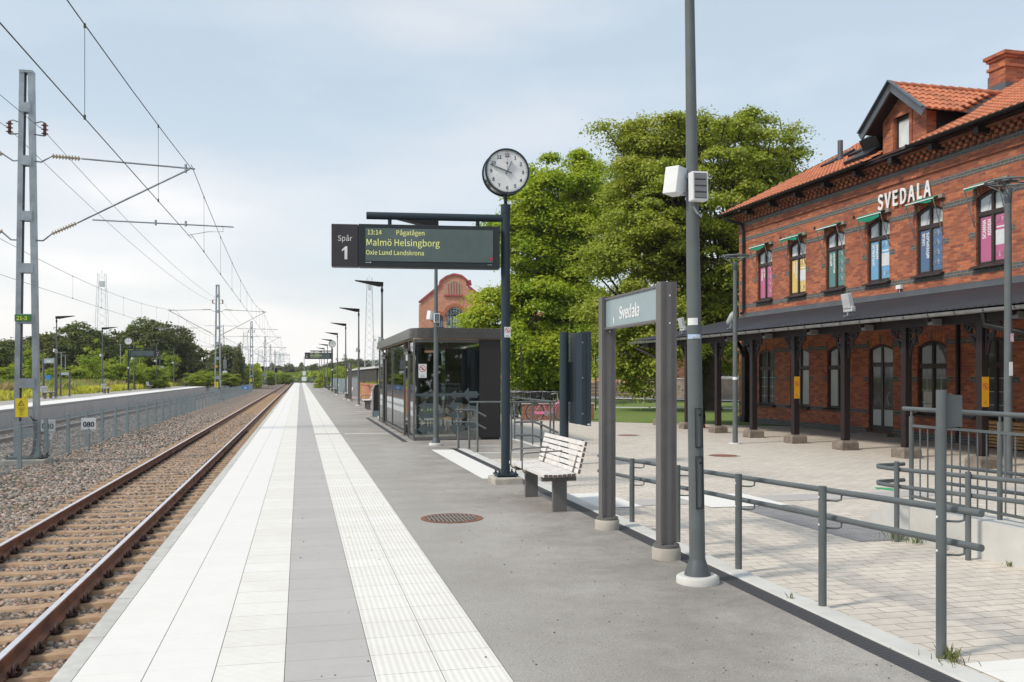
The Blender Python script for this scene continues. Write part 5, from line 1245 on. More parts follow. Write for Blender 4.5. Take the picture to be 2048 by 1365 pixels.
# dormer
dz0, apz, evz = 7.66, 9.62, 8.60; DWW = .93
b = MB(); fa = [(DY-DWW, dz0), (DY+DWW, dz0), (DY+DWW, 8.85), (DY, apz-.12), (DY-DWW, 8.85)]
wy0, wy1, wz0, wz1 = DY-.22, DY+.42, 7.88, 8.84
xf_ = FX
b.add([(xf_, DY-DWW, dz0), (xf_, DY-DWW, 8.85), (xf_, wy0, 8.85), (xf_, wy0, dz0)], [(0, 1, 2, 3)]); b.add([(xf_, wy1, dz0), (xf_, wy1, 8.85), (xf_, DY+DWW, 8.85), (xf_, DY+DWW, dz0)], [(0, 1, 2, 3)])
b.add([(xf_, wy0, dz0), (xf_, wy0, wz0), (xf_, wy1, wz0), (xf_, wy1, dz0)], [(0, 1, 2, 3)]); b.add([(xf_, DY-DWW, 8.85), (xf_, DY, apz-.12), (xf_, DY+DWW, 8.85)], [(0, 1, 2)])
for (a, s_) in ((wy0, 1), (wy1, -1)): b.add([(xf_, a, wz0), (xf_, a, wz1), (xf_+.12, a, wz1), (xf_+.12, a, wz0)], [(0, 1, 2, 3)])
b.box(xf_-.03, xf_+.01, wy0-.14, wy0-.02, dz0+.1, wz1+.12); b.box(xf_-.03, xf_+.01, wy1+.02, wy1+.14, dz0+.1, wz1+.12); b.box(xf_-.03, xf_+.01, wy0-.02, wy1+.02, wz1+.0, wz1+.1)
b.box(xf_, xf_+.3, DY-DWW, DY-DWW+.02, dz0, 8.7); b.box(xf_, xf_+.3, DY+DWW-.02, DY+DWW, dz0, 8.7)
dm = b.build('dormer', M_brick, sb)
for s in (-1, 1):
    b = MB(); yv = DY+s*DWW; zr = lambda x: EZ+(x-EX)*slope
    b.add([(xf_+.28, yv, zr(xf_)), (xf_+.28, yv, 8.72), (19.0, yv, 8.72), (18.6, yv, zr(18.4))], [(0, 1, 2, 3)]); b.build('dormer_cheek', M_darkb, dm)
b = MB(); zr_in = EX+(apz-EZ)/slope; xe_ = EX+(evz-EZ)/slope
un = 0
for s in (-1, 1):
    vdir = Vector((0, -s*DW, apz-evz)).normalized(); nrm = Vector((0, s*(apz-evz), DW)).normalized(); Vv = math.hypot(DW, apz-evz)
    x_front = 16.2; 
    # from front back to the valley: length grows with height
    def clip(v, Vv=Vv, s=s):
        L = (xe_-.25-x_front)+(zr_in-xe_)*min(1, (v+.1)/Vv)
        return (0, L)
    if s < 0: tiles(b, Vector((x_front, DY+s*DW, evz)), Vector((1, 0, 0)), vdir, nrm, 6, Vv, clip)
    else: tiles(b, Vector((x_front, DY+s*DW, evz)), Vector((1, 0, 0)), vdir, nrm, 6, Vv, clip)
    b.add([Vector((x_front, DY+s*DW, evz-.015)), Vector((xe_, DY+s*DW, evz-.015)), Vector((zr_in, DY, apz-.015)), Vector((x_front, DY, apz-.015))], [(0, 1, 2, 3)], 1)
x = x_front
while x < zr_in: b.cyl((x, DY, apz+.05), (x+.34, DY, apz+.03), .085, .07, n=10); x += .31
b.build('dormer_roof', [M_tile, M_frame], dm)
b = MB()
for s in (-1, 1): b.bar((16.17, DY+s*(DW+.03), evz-.08), (16.17, DY-s*.02, apz-.0), .05, .24, up=(1, 0, 0) if False else (0, 0, 1)); b.bar((16.12, DY+s*(DW+.05), evz+.04), (16.12, DY, apz+.13), .12, .03)
b.build('dormer_bargeboard', M_lead, dm)
b = MB(); b.box(FX+.08, FX+.13, wy0, wy0+.06, wz0, wz1); b.box(FX+.08, FX+.13, wy1-.06, wy1, wz0, wz1); b.box(FX+.08, FX+.13, wy0+.06, wy1-.06, wz0, wz0+.06); b.box(FX+.08, FX+.13, wy0+.06, wy1-.06, wz1-.1, wz1); b.build('dormer_window_frame', M_frame, dm)
b = MB(); b.box(FX+.11, FX+.115, wy0+.06, wy1-.06, wz0+.06, wz1-.1); b.build('dormer_pane', M_cur, dm)
b = MB(); b.box(FX-.28, FX, DY-DWW-.1, DY+DWW+.1, 7.64, 7.69); b.build('dormer_apron', M_lead, dm)
# chimney
b = MB(); cx0, cx1, cy0, cy1 = 20.8, 22.7, 22.85, 23.50
b.box(cx0, cx1, cy0, cy1, 9.9, 10.85); b.box(cx0-.05, cx1+.05, cy0-.05, cy1+.05, 10.85, 10.94); b.box(cx0, cx1, cy0, cy1, 10.94, 11.12); b.box(cx0-.06, cx1+.06, cy0-.06, cy1+.06, 11.12, 11.2); b.box(cx0-.12, cx1+.12, cy0-.12, cy1+.12, 11.2, 11.3)
ch = b.build('chimney', M_brick, sb)
b = MB(); b.box(cx0-.02, cx1+.02, cy0-.02, cy1+.02, 11.3, 11.34); b.build('chimney_cap', M_darkb, ch)
b = MB(); b.box(cx0-.06, cx1+.06, cy0-.08, cy1+.08, 9.9, 10.36); b.build('chimney_flashing', M_lead, ch)
b = MB(); b.cyl((21.6, 24.1, 9.9), (21.6, 24.1, 10.95), .24, n=20); b.build('vent_pipe', M_lead, sb)
# skylights and pipe
def skylight(y0, y1, v0, v1, h, name='skylight'):
    b = MB(); o_ = Vector((EX, 0, EZ)); a = o_+vd*v0; c = o_+vd*v1
    q = [Vector((p.x, y, p.z)) for p, y in ((a, y0), (a, y1), (c, y1), (c, y0))]; t = [p+nx*h for p in q]; t[2] += nx*.05; t[3] += nx*.05
    b.add(q+t, [(4, 5, 6, 7), (0, 1, 5, 4), (1, 2, 6, 5), (2, 3, 7, 6), (3, 0, 4, 7)]); return b.build(name, M_darkb, rf)
skylight(25.8, 27.0, 2.6, 4.0, .16); skylight(28.4, 29.2, 3.0, 4.0, .12); skylight(23.25, 24.05, 1.0, 2.6, .55, 'roof_hatch'); skylight(23.1, 24.3, .4, 1.2, .18)
b = MB(); b.cyl((18.6, 27.9, 8.9), (18.6, 27.9, 9.75), .09, n=12); b.build('soil_pipe', M_lead, rf)
# ---- canopy
cn = 'canopy_roof'
CX0, CZ0, CX1, CZ1 = 12.12, 2.86, 16.6, 3.78; CY1 = 31.0
b = MB(); nu = int((CY1-YN)/.09); prof = [0, .022, .03, .022, 0]
V = []; cols_ = []
for i in range(nu*2+1): cols_.append((CY1-i*.045, .016*math.sin(i*math.pi/1.0*.5)*1.2))
for (y, h) in cols_: V += [(CX0, y, CZ0+h), (CX1, y, CZ1+h), (CX0, y, CZ0-.018), (CX1, y, CZ1-.018)]
fs = []
for i in range(len(cols_)-1): a = i*4; fs += [(a, a+1, a+5, a+4), (a+2, a+6, a+7, a+3), (a, a+4, a+6, a+2)]
b.add(V, fs); b.add([V[0], V[1], V[3], V[2]], [(3, 2, 1, 0)]); cp = b.build(cn, plain('black_corrugated_sheet', (.045, .045, .055), .5, .2, .15, .8), sb)
b = MB(); b.box(FX-.03, FX, YN, CY1+.1, 3.74, 3.94); b.add([(FX-.03, YN, 3.94), (FX-.03, CY1+.1, 3.94), (FX-.18, CY1+.1, 3.76), (FX-.18, YN, 3.76)], [(0, 1, 2, 3)]); b.build('flashing', M_lead, cp)
b = MB(); gutter(b, CX0-.04, YN, CY1+.05, CZ0-.06, .07); b.build('canopy_gutter', M_zinc, cp)
b = MB(); y = CY1
while y > YN: b.box(CX0-.12, CX0-.108, y-.01, y+.01, CZ0-.12, CZ0-.06); b.tube([(CX0-.04+.073*math.cos(a), y, CZ0-.06+.073*math.sin(a)) for a in [math.pi+math.pi*k/6 for k in range(7)]], .006, 4); y -= .72
b.build('gutter_straps', M_lead, cp)
b = MB(); b.box(12.52, 12.68, YN, CY1-.1, 2.60, 2.80)
for k in range(12):
    y = 30.5-2.15*k
    b.bar((12.2, y, 2.72), (16.6, y, 3.62), .1, .14)
    b.box(12.30, 12.52, y-.07, y+.07, 2.60, 2.72, 1)
b.box(13.9, 14.02, YN, CY1-.1, 2.95, 3.06); b.box(15.3, 15.42, YN, CY1-.1, 3.22, 3.34); b.box(16.45, 16.6, YN, CY1-.1, 3.42, 3.56)
b.build('canopy_beams', [M_brown, plain('grey_painted_beam_end', (.22, .21, .21), .5)], sb)
b = MB(); b.add([(12.25, YN, 2.80), (12.25, CY1-.1, 2.80), (16.55, CY1-.1, 3.70), (16.55, YN, 3.70)], [(0, 1, 2, 3)]); b.build('canopy_boarding', M_frame, sb)
def bracket(b, y, x, s, z=2.6, L=.40, H_=.62, along=True):
    # pierced bracket in the plane of the beam
    def q(u, v): return (x, y+s*u, z-v) if along else (x+s*u, y, z-v)
    nrm = (1, 0, 0) if along else (0, 1, 0)
    def strip(p, q_, w_): b.bar(q(*p), q(*q_), .035, w_, up=nrm) if False else b.bar(q(*p), q(*q_), w_, .04, up=nrm)
    arc = [(L, .02), (L-.03, .10), (L*.60, .16), (L*.52, .28), (L*.34, .33), (L*.22, .44), (L*.12, H_)]
    for i in range(len(arc)-1): strip(arc[i], arc[i+1], .06)
    strip((.03, .02), (L, .02), .05); strip((.05, .0), (.05, H_), .05); strip((.08, .25), (L*.5, .22), .05); strip((.2, .03), (.24, .2), .045); strip((.08, .12), (.2, .05), .04); strip((.07, .42), (L*.3, .36), .05); strip((.3, .05), (.3, .16), .04)
YC = [29.45, 27.3, 25.15, 23.0, 20.85, 18.7, 16.55, 14.4, 12.2]
cpm = None
for i, y in enumerate(YC):
    b = MB(); b.box(12.525, 12.675, y-.075, y+.075, .08, 2.6); b.box(12.51, 12.69, y-.09, y+.09, 1.45, 1.49) if False else None
    col_ = b.build('canopy_column', M_brown, sb)
    b = MB(); b.add([(12.6+sx*w_, y+sy*w_, zz) for (w_, zz) in ((.215, -.14), (.21, .05), (.175, .10)) for (sx, sy) in ((-1, -1), (1, -1), (1, 1), (-1, 1))], [(0, 1, 5, 4), (1, 2, 6, 5), (2, 3, 7, 6), (3, 0, 4, 7), (4, 5, 9, 8), (5, 6, 10, 9), (6, 7, 11, 10), (7, 4, 8, 11), (8, 9, 10, 11)]); b.build('stone_base', M_stone, col_)
    b = MB(); bracket(b, y+.07, 12.6, 1); bracket(b, y-.07, 12.6, -1); b.build('bracket', M_brown, col_)
    if i in (4, 7):
        nosmoking(col_, F_y(12.6, y-.078, 1.30), .155, .56, 'no_smoking_plate', M_orange, M_red, ('Tänk', 'på andra', 'Rök inte'))
b = MB(); b.box(16.38, 16.56, 30.55, 30.78, -.1, 3.4); b.box(16.34, 16.6, 30.5, 30.83, -.12, .15); 
for k in range(6): a0, a1 = k/6, (k+1)/6; b.bar((16.4-.9*a0, 30.66, 2.3+.9*math.sqrt(a0)), (16.4-.9*a1, 30.66, 2.3+.9*math.sqrt(a1)), .06, .10)
b.bar((16.35, 30.66, 2.9), (15.7, 30.66, 3.2), .05, .05); b.bar((16.35, 30.66, 2.6), (16.0, 30.66, 3.15), .05, .05); b.build('wall_bracket_post', M_brown, sb)
b = MB(); b.tube([(CX0-.02, 30.6, CZ0-.1), (CX0+.0, 30.55, CZ0-.28), (CX0+.45, 29.6, 2.2), (CX0+.45, 29.55, 2.0), (CX0+.45, 29.55, 0)], .04, 10); b.build('downpipe', M_brown, sb)
b = MB(); b.tube([(CX0-.02, 13.8, CZ0-.1), (CX0, 13.8, CZ0-.35), (CX0+.5, 12.9, 2.25), (CX0+.5, 12.6, 2.1)], .055, 10); b.build('downpipe', M_darkb, sb)
# dark wall strips (cable trunk) beside the second last column
b = MB(); b.box(FX-.08, FX, 19.72, 19.80, -.1, 3.5); b.build('wall_trunking', M_darkb, sb)
# floodlights on the canopy
def flood(x, y, z, lab, form):
    x, y = x*math.cos(BR)-y*math.sin(BR), x*math.sin(BR)+y*math.cos(BR)
    r = empty('floodlight', (x, y, z), 0, lab, 'floodlight', None)
    b = MB(); b.box(-.13, .13, -.05, .05, .0, .015); b.bar((-.06, .0, 0), (-.02, .0, .12), .03, .02); b.bar((.06, .0, 0), (.0, .0, .14), .03, .02); b.bar((0, 0, .08), (0, 0, .2), .04, .04); b.build('bracket', M_galv, r)
    b = MB()
    if form: b.tube([(.0, .17, .16), (.0, .12, .20), (.0, -.1, .36), (.0, -.18, .43)], [.07, .10, .115, .09], 16)
    else: b.box(-.03, .08, -.14, .14, .18, .52, 0, Matrix.Rotation(R(-12), 4, 'Y')); b.box(-.05, .05, -.17, .17, .10, .22)
    b.build('housing', plain('pale_grey_housing', (.52, .55, .57), .4), r, bevel=.012); return r
flood(12.4, 23.9, 2.95, 'grey cylindrical floodlight tilted up on the canopy edge', True)
flood(12.4, 18.25, 2.95, 'grey box floodlight upright on the canopy edge in front of the blue poster windows', False)
flood(12.4, 27.2, 2.95, 'small grey floodlight on the canopy edge half hidden behind the near lamp post', False)
# ============================================================ TREES
def crown(name, lobes, nclus, nleaf, size, mat, parent, seed, crad=.75, shell=.55, base=None):
    rs = np.random.RandomState(seed); vol = np.array([l[3]*l[4]*l[5] for l in lobes])**.8; vol = vol/vol.sum(); CC = []
    for i, l in enumerate(lobes):
        k = int(nclus*vol[i]); d = rs.normal(size=(k, 3)); d /= np.linalg.norm(d, axis=1)[:, None]
        rr = shell+(1-shell)*rs.uniform(0, 1, k)**.7
        lump = 1+.10*np.sin(d[:, 0]*7+i)+.08*np.sin(d[:, 2]*9+d[:, 1]*6+i*2)
        CC.append(np.array(l[:3])+d*np.array(l[3:6])*(rr*lump)[:, None])
    CC = np.concatenate(CC); CC = CC[CC[:, 2] > (.3 if base is None else base)]; k = len(CC)
    own = rs.randint(0, k, nleaf); cr = crad*rs.uniform(.55, 1.35, k)
    flat = .22 if nleaf > 100000 else .34; off = rs.normal(size=(nleaf, 3))*np.array([.62, .62, flat])*cr[own][:, None]; off[:, 2] -= .18*cr[own]*(off[:, 0]**2+off[:, 1]**2)/(cr[own]**2)
    P = CC[own]+off
    ctr = np.average([l[:3] for l in lobes], axis=0, weights=vol)
    n = off/np.linalg.norm(off, axis=1)[:, None]*.5+rs.normal(size=(nleaf, 3))*.42+np.array([0, 0, .8]); n /= np.linalg.norm(n, axis=1)[:, None]
    t = np.cross(n, rs.normal(size=(nleaf, 3))); t /= np.linalg.norm(t, axis=1)[:, None]; bt = np.cross(n, t)
    s = size*rs.uniform(.6, 1.3, nleaf); a = s[:, None]*.5; w_ = a*.62
    V = np.stack([P-t*a, P+bt*w_-n*a*.22, P+t*a, P-bt*w_-n*a*.22], 1).reshape(-1, 3)
    o = npmesh(name, V, np.arange(nleaf*4), 4, mat, parent); return o, CC
def tree(lab, x, y, z0, trunk_r, H0, lobes, nclus, nleaf, size, mat, seed, crad=.75, shell=.55, nbr=40, group=None, name='tree', base=None, bark=None):
    r = empty(name, (x, y, z0), 0, lab, 'tree', group); o, CC = crown('crown', lobes, nclus, nleaf, size, mat, r, seed, crad, shell, base)
    rr = random.Random(seed); b = MB()
    zs = [0, .25, .8, H0*.5, H0]; b.tube([(0, 0, -.1), (0, 0, .25), (.02, 0, 1.0), (.05, .03, H0*.5), (0, .05, H0)], [trunk_r*1.75, trunk_r*1.25, trunk_r, trunk_r*.9, trunk_r*.75], 14)
    heads = []
    for k in range(7):
        a = k*2.4+rr.uniform(-.3, .3); l = lobes[k % len(lobes)]
        e = Vector((l[0], l[1], l[2]))*.75+Vector((math.cos(a)*l[3]*.35, math.sin(a)*l[4]*.35, 0)); m_ = Vector((0, 0, H0*.85)).lerp(e, .45)+Vector((0, 0, .25))
        b.tube([(0, 0, H0*.72), m_, e], [trunk_r*.55, trunk_r*.36, trunk_r*.16], 8); heads.append((m_, e))
    idx = list(range(len(CC))); rr.shuffle(idx)
    for i in idx[:nbr]:
        c = Vector(CC[i]); m_, e = min(heads, key=lambda q: (q[1]-c).length); p = m_.lerp(e, rr.uniform(.2, 1)); mid = p.lerp(c, .5)+Vector((rr.uniform(-.3, .3), rr.uniform(-.3, .3), rr.uniform(0, .4)))
        b.tube([p, mid, c], [trunk_r*.17, trunk_r*.11, trunk_r*.04], 5)
    b.build('trunk', bark or M_bark, r); return r
M_l1 = leafmat('chestnut_leaves', (.24, .315, .038), (.36, .43, .055), (.37, .38, .055), .34)
M_l2 = leafmat('maple_leaves', (.20, .33, .025), (.35, .455, .035), (.52, .55, .04), .38)
M_l3 = leafmat('dark_leaves', (.085, .11, .035), (.13, .155, .05), (.15, .13, .055), .3)
M_l4 = leafmat('bright_bush_leaves', (.20, .30, .035), (.34, .43, .055), (.46, .48, .07), .45)
M_l5 = leafmat('mid_leaves', (.10, .14, .04), (.16, .20, .06), (.17, .17, .06), .35)
def lobe(px, py, rpx, rpz, d, x0, y0, z0, dy=0, ry=None):
    X, Y = W(px, d+dy); s = d/1820.0
    return (X-x0, Y-y0, ZH(py, d+dy)-z0, rpx*s, (ry or rpx)*s, rpz*s)
# chestnut
D = 45.4; tx, ty = W(1415, D); A = (D, tx, ty, -.12)
L = [lobe(1400, 420, 185, 200, *A), lobe(1270, 590, 105, 170, *A, -1.0), lobe(1310, 420, 105, 130, *A), lobe(1530, 400, 95, 130, *A), lobe(1330, 660, 85, 85, *A, -2), lobe(1470, 560, 100, 140, *A), lobe(1420, 640, 110, 70, *A, 1), lobe(1235, 700, 50, 70, *A, -1), lobe(1500, 300, 90, 70, *A), lobe(1330, 275, 90, 55, *A), lobe(1225, 262, 40, 16, *A), lobe(1270, 740, 50, 45, *A, -1), lobe(1450, 700, 60, 40, *A, 2)]
tree('huge chestnut tree with thick dark trunk on the lawn left of the station', tx, ty, -.12, .52, 4.4, L, 640, 280000, .16, M_l1, 11, .66, .60, 330, name='chestnut_tree', base=.9)
D = 58; tx, ty = W(1075, D); A = (D, tx, ty, -.12)
L = [lobe(1120, 400, 95, 100, *A), lobe(1060, 500, 70, 110, *A), lobe(1000, 635, 56, 62, *A, -2), lobe(1100, 600, 95, 95, *A), lobe(1070, 700, 70, 55, *A, -1), lobe(1140, 690, 70, 70, *A, -1), lobe(1170, 460, 55, 90, *A), lobe(968, 668, 30, 24, *A, -2), lobe(1020, 690, 40, 60, *A), lobe(1090, 760, 60, 35, *A, 1)]
tree('bright yellow green maple behind the clock pole, left of the chestnut', tx, ty, -.12, .42, 4.5, L, 400, 220000, .21, M_l2, 12, .80, .62, 240, name='maple_tree', base=.5)
# saplings staked on the lawn
for i, (px, d, h, lab) in enumerate(((1191, 45, 3.6, 'thin young tree trunk with stake on the lawn right of the information cabinet'), (1041, 50, 4.2, 'thin young tree between the clock pole and the bicycles'), (1093, 70, 4.6, 'thin bare sapling in front of the brick hall wall'))):
    x, y = W(px, d); r = empty('sapling', (x, y, -.12), 0, lab, 'young tree'); b = MB(); b.tube([(0, 0, 0), (.02, 0, h*.5), (0, .02, h)], [.04, .032, .02], 7); b.build('trunk', M_bark, r)
    o, CC = crown('crown', [(0, 0, h*.95, .5, .5, .7)], 12, 500, .16, M_l2, r, 50+i, .3, .2)
# left wood: individual trees behind the far platform
proto = {}
def ptree(kind, lab, px, d, topy, wpx, z0=-.0, group=None):
    H = ZH(topy, d)-z0; wd = wpx*d/1820.0
    if kind not in proto:
        mat, seed, lob = {'dark': (M_l3, 21, [(0, 0, 6.4, 4.2, 4.2, 3.4), (-1.8, .5, 5.0, 3.0, 3.0, 3.0), (2.0, -.5, 5.2, 3.0, 3.0, 2.9), (.3, -1.2, 3.6, 3.4, 3.2, 2.4)]), 'mid': (M_l5, 22, [(0, 0, 6.2, 3.6, 3.6, 3.8), (-1.4, .5, 4.4, 2.6, 2.6, 2.8), (1.6, -.5, 4.6, 2.8, 2.8, 3.0)]),
              'bush': (M_l4, 23, [(0, 0, 4.2, 4.6, 4.2, 4.2), (-2.4, 0, 3.0, 2.8, 3, 3.0), (2.4, 0, 3.2, 3.0, 3, 3.2)]), 'conifer': (M_l3, 24, [(0, 0, 2.2, 2.6, 2.6, 2.0), (0, 0, 4.6, 1.9, 1.9, 1.8), (0, 0, 6.8, 1.2, 1.2, 1.6), (.2, 0, 8.6, .6, .6, 1.3)])}[kind]
        proto[kind] = tree(lab, 0, 0, 0, .3, 2.8, lob, 230, 26000 if kind != 'conifer' else 9000, .42, mat, seed, .75, .35, 16, group, kind_names[kind], base=.1); r = proto[kind]
    else: r = copy_tree(proto[kind])
    x, y = W(px, d); r.location = (x, y, z0); r.rotation_euler = (0, 0, rnd.uniform(0, 6.28)); r.scale = (wd/4.0, wd/4.0, H/9.3); tag(r, lab, 'tree', group)
    if group is None and 'group' in r.keys(): del r['group']
    return r
kind_names = {'dark': 'broadleaf_tree', 'mid': 'broadleaf_tree', 'bush': 'bush', 'conifer': 'conifer_tree'}
G3 = 'dark trees behind the far platform'
for i, (px, d, ty_, wp) in enumerate(((-60, 120, 690, 75), (18, 118, 688, 62), (100, 128, 672, 52), (160, 126, 656, 66), (225, 134, 668, 52), (290, 132, 646, 56), (335, 138, 652, 50), (375, 150, 690, 38), (60, 140, 676, 60))):
    ptree('dark' if i % 2 == 0 else 'mid', 'dense olive green tree behind the far platform, %s of the row from the left edge' % ORD[min(i, 13)] if i else 'olive green tree just outside the left edge of the view', px, d, ty_, wp, 0, G3)
G4 = 'light green bushes behind the far platform'
for i, (px, d, ty_, wp) in enumerate(((20, 96, 722, 40), (185, 100, 716, 42), (232, 104, 712, 42), (290, 108, 722, 34), (405, 130, 738, 30), (440, 150, 741, 30), (125, 98, 730, 38))):
    ptree('bush', 'light green bush under the dark trees, %s in the row behind the far platform' % ORD[i], px, d, ty_, wp, 0, G4)
ptree('mid', 'rounded mid green tree just right of the second overhead mast', 450, 170, 694, 36); ptree('conifer', 'slender pointed conifer beside the rounded tree near the second mast', 478, 160, 690, 17)
ptree('conifer', 'small leaning conifer at the foot of the rounded tree', 470, 158, 722, 15)
G5 = 'bright hedge bushes near the distant tracks'
for i, (px, d, ty_, wp) in enumerate(((505, 200, 731, 24), (535, 215, 738, 24), (565, 240, 741, 20), (600, 330, 742, 22), (640, 300, 738, 24), (672, 190, 728, 26), (655, 120, 738, 22), (700, 160, 726, 24))):
    ptree('bush', 'distant bright green bush near the vanishing point, %s from the left' % ORD[i], px, d, ty_, wp, -.6, G5)
G6 = 'distant trees on the horizon'
for i, (px, d, ty_, wp) in enumerate(((520, 480, 736, 30), (555, 500, 733, 30), (590, 560, 737, 26), (612, 500, 735, 24), (640, 460, 734, 28), (668, 430, 726, 30), (700, 420, 720, 30), (728, 400, 720, 30), (760, 420, 722, 30), (628, 420, 730, 16), (800, 430, 720, 36), (578, 430, 728, 10))):
    ptree('dark' if i % 3 else 'mid', 'far tree on the horizon, %s from the left' % ORD[i], px, d, ty_, wp, -.8, G6)
# far off wood belt
rs = np.random.RandomState(9); lobs = []
def belt(name, pts, n_, size, mat, lab, seed):
    V = []; rs = np.random.RandomState(seed); P = []
    for (px0, px1, d, z0, z1) in pts:
        k = n_; px = rs.uniform(px0, px1, k); dd = d+rs.uniform(-8, 8, k); lat = (px-1024)/1820*dd
        hz_ = z0+(z1-z0)*(rs.uniform(0, 1, k)**.8)*(.75+.25*np.sin(px*.11+d)+.12*np.sin(px*.43)); P.append(np.stack([S_*dd+C_*lat, C_*dd-S_*lat, hz_], 1))
    P = np.concatenate(P); k = len(P); n = rs.normal(size=(k, 3)); n[:, 2] += .6; n /= np.linalg.norm(n, axis=1)[:, None]; t = np.cross(n, rs.normal(size=(k, 3))); t /= np.linalg.norm(t, axis=1)[:, None]; bt = np.cross(n, t); a = size*rs.uniform(.5, 1.2, k)[:, None]
    V = np.stack([P-t*a, P+bt*a*.7, P+t*a, P-bt*a*.7], 1).reshape(-1, 3); return tag(npmesh(name, V, np.arange(k*4), 4, mat), lab, 'wood', kind='stuff')
belt('far_wood', [(-300, 520, 420, -1, 9), (480, 860, 620, -1, 9), (860, 1500, 300, -1, 8), (1400, 2600, 200, -1, 9)], 9000, 1.5, M_l3, 'far off dark wood along the horizon', 31)
belt('hedge', [(380, 520, 178, -.5, 3.4), (520, 640, 330, -.8, 3.0), (610, 705, 240, -.9, 2.2)], 5000, .7, M_l4, 'yellow green scrub below the horizon beyond the platform ends', 32)
rs = np.random.RandomState(77); P = []  # unseen trees added behind the camera to darken reflections in the shelter glass
for (x0, x1, y0, y1, zt) in ((-60, 60, -48, -40, 13), (-50, -40, -40, 10, 11), (26, 40, -48, 2, 12)):
    k = 9000; q = np.stack([rs.uniform(x0, x1, k), rs.uniform(y0, y1, k), -1+zt*rs.uniform(0, 1, k)**.8], 1); q[:, 2] *= (.75+.2*np.sin(q[:, 0]*.35)+.12*np.sin(q[:, 0]*1.1+q[:, 1]*.3)); P.append(q)
P = np.concatenate(P); k = len(P); n_v = rs.normal(size=(k, 3)); n_v[:, 2] += .6; n_v /= np.linalg.norm(n_v, axis=1)[:, None]; t_v = np.cross(n_v, rs.normal(size=(k, 3))); t_v /= np.linalg.norm(t_v, axis=1)[:, None]; b_v = np.cross(n_v, t_v); a_v = .8*rs.uniform(.5, 1.2, k)[:, None]
tag(npmesh('added_wood_behind', np.stack([P-t_v*a_v, P+b_v*a_v*.7, P+t_v*a_v, P-b_v*a_v*.7], 1).reshape(-1, 3), np.arange(k*4), 4, M_l3), 'unseen belt of trees added behind the viewpoint for the glass to reflect', kind='stuff')
# planting along the far platform
def clumps(name, xs, ys, n_, mat, lab, h, seed, wb=.02, cl=260):
    rs = np.random.RandomState(seed); cx = rs.uniform(xs[0], xs[1], cl); cy = rs.uniform(ys[0], ys[1], cl); own = rs.randint(0, cl, n_); x = cx[own]+rs.normal(0, .28, n_); y = cy[own]+rs.normal(0, .45, n_); hh = h*rs.uniform(.5, 1.2, n_)*rs.uniform(.6, 1.1, cl)[own]; a = rs.uniform(0, 6.28, n_); l = hh*rs.uniform(0, .6, n_); w1, w2 = wb*np.cos(a+1.57), wb*np.sin(a+1.57)
    z = np.full(n_, .05); V = np.stack([np.stack([x-w1, y-w2, z], 1), np.stack([x+w1, y+w2, z], 1), np.stack([x+w1+l*np.cos(a)*.5, y+w2+l*np.sin(a)*.5, z+hh*.7], 1), np.stack([x+l*np.cos(a), y+l*np.sin(a), z+hh], 1)], 1).reshape(-1, 3)
    return tag(npmesh(name, V, np.arange(n_*4), 4, mat), lab, 'planting', kind='stuff')
M_g1 = leafmat('yellow_grass', (.52, .54, .05), (.66, .64, .10), (.55, .48, .12), .45); M_g2 = leafmat('pinkish_perennials', (.48, .33, .20), (.32, .34, .11), (.55, .40, .28), .35); M_g3 = leafmat('green_perennials', (.17, .25, .06), (.26, .36, .08), (.32, .36, .10), .35)
clumps('ornamental_grass', (-19.2, -17.7), (40, 190), 60000, M_g1, 'yellow ornamental grasses in the bed behind the far platform', .62, 41, .045, 420)
clumps('flowering_perennials', (-21.2, -18.6), (40, 190), 50000, M_g2, 'pinkish brown faded perennials in the bed behind the far platform', 1.0, 42, .05, 330)
clumps('leafy_perennials', (-23.5, -18.8), (40, 195), 50000, M_g3, 'green leafy perennials at the back of the far platform bed', 1.1, 43, .055, 330)
clumps('scrub_grass', (4.5, 12), (60, 210), 16000, M_g1, 'dry yellowish grass behind the near platform', .9, 44, .05, 400)
# young trees in the bed
for i, (px, d) in enumerate(((270, 96), (185, 94), (340, 125), (60, 92))):
    x, y = W(px, d); r = empty('young_tree', (x, y, .05), 0, 'narrow young tree in the bed behind the far platform, %s of four' % ORD[i], 'young tree', 'young trees in the far bed')
    o, CC = crown('crown', [(0, 0, 3.6, 1.1, 1.1, 1.8), (0, 0, 2.4, .9, .9, 1.0)], 40, 1500, .22, M_l4, r, 60+i, .35, .2); b = MB(); b.tube([(0, 0, 0), (0, 0, 3), (0, 0, 5)], [.05, .035, .01], 6); b.build('trunk', M_bark, r)
# fence behind the bed and grey palisade farther on
def bar_fence(lab, p0, p1, h, step, mat, name='bar_fence', z=0, nb=6):
    r = empty(name, (0, 0, 0), 0, lab, 'fence'); p0, p1 = Vector((*p0, z)), Vector((*p1, z)); L = (p1-p0).length; n_ = max(2, int(L/step)); b = MB()
    for k in range(nb): b.bar(p0+Vector((0, 0, h*(k+1)/nb-.03)), p1+Vector((0, 0, h*(k+1)/nb-.03)), .02, .04)
    b.build('bars', mat, r); n2 = min(n_, 90)
    for i in range(n2+1): q = p0.lerp(p1, i/n2); b = MB(); b.box(q.x-.04, q.x+.04, q.y-.04, q.y+.04, z, z+h+.04); b.build('post', mat, r)
    return r
bar_fence('low grey railing fence behind the planting of the far platform', (-23.8, 92), (-23.8, 170), 1.15, 2.4, M_fence)
bar_fence('grey sloping railing at the left end of the far bed', (-29, 74), (-23.8, 92), 1.1, 2.4, M_fence)
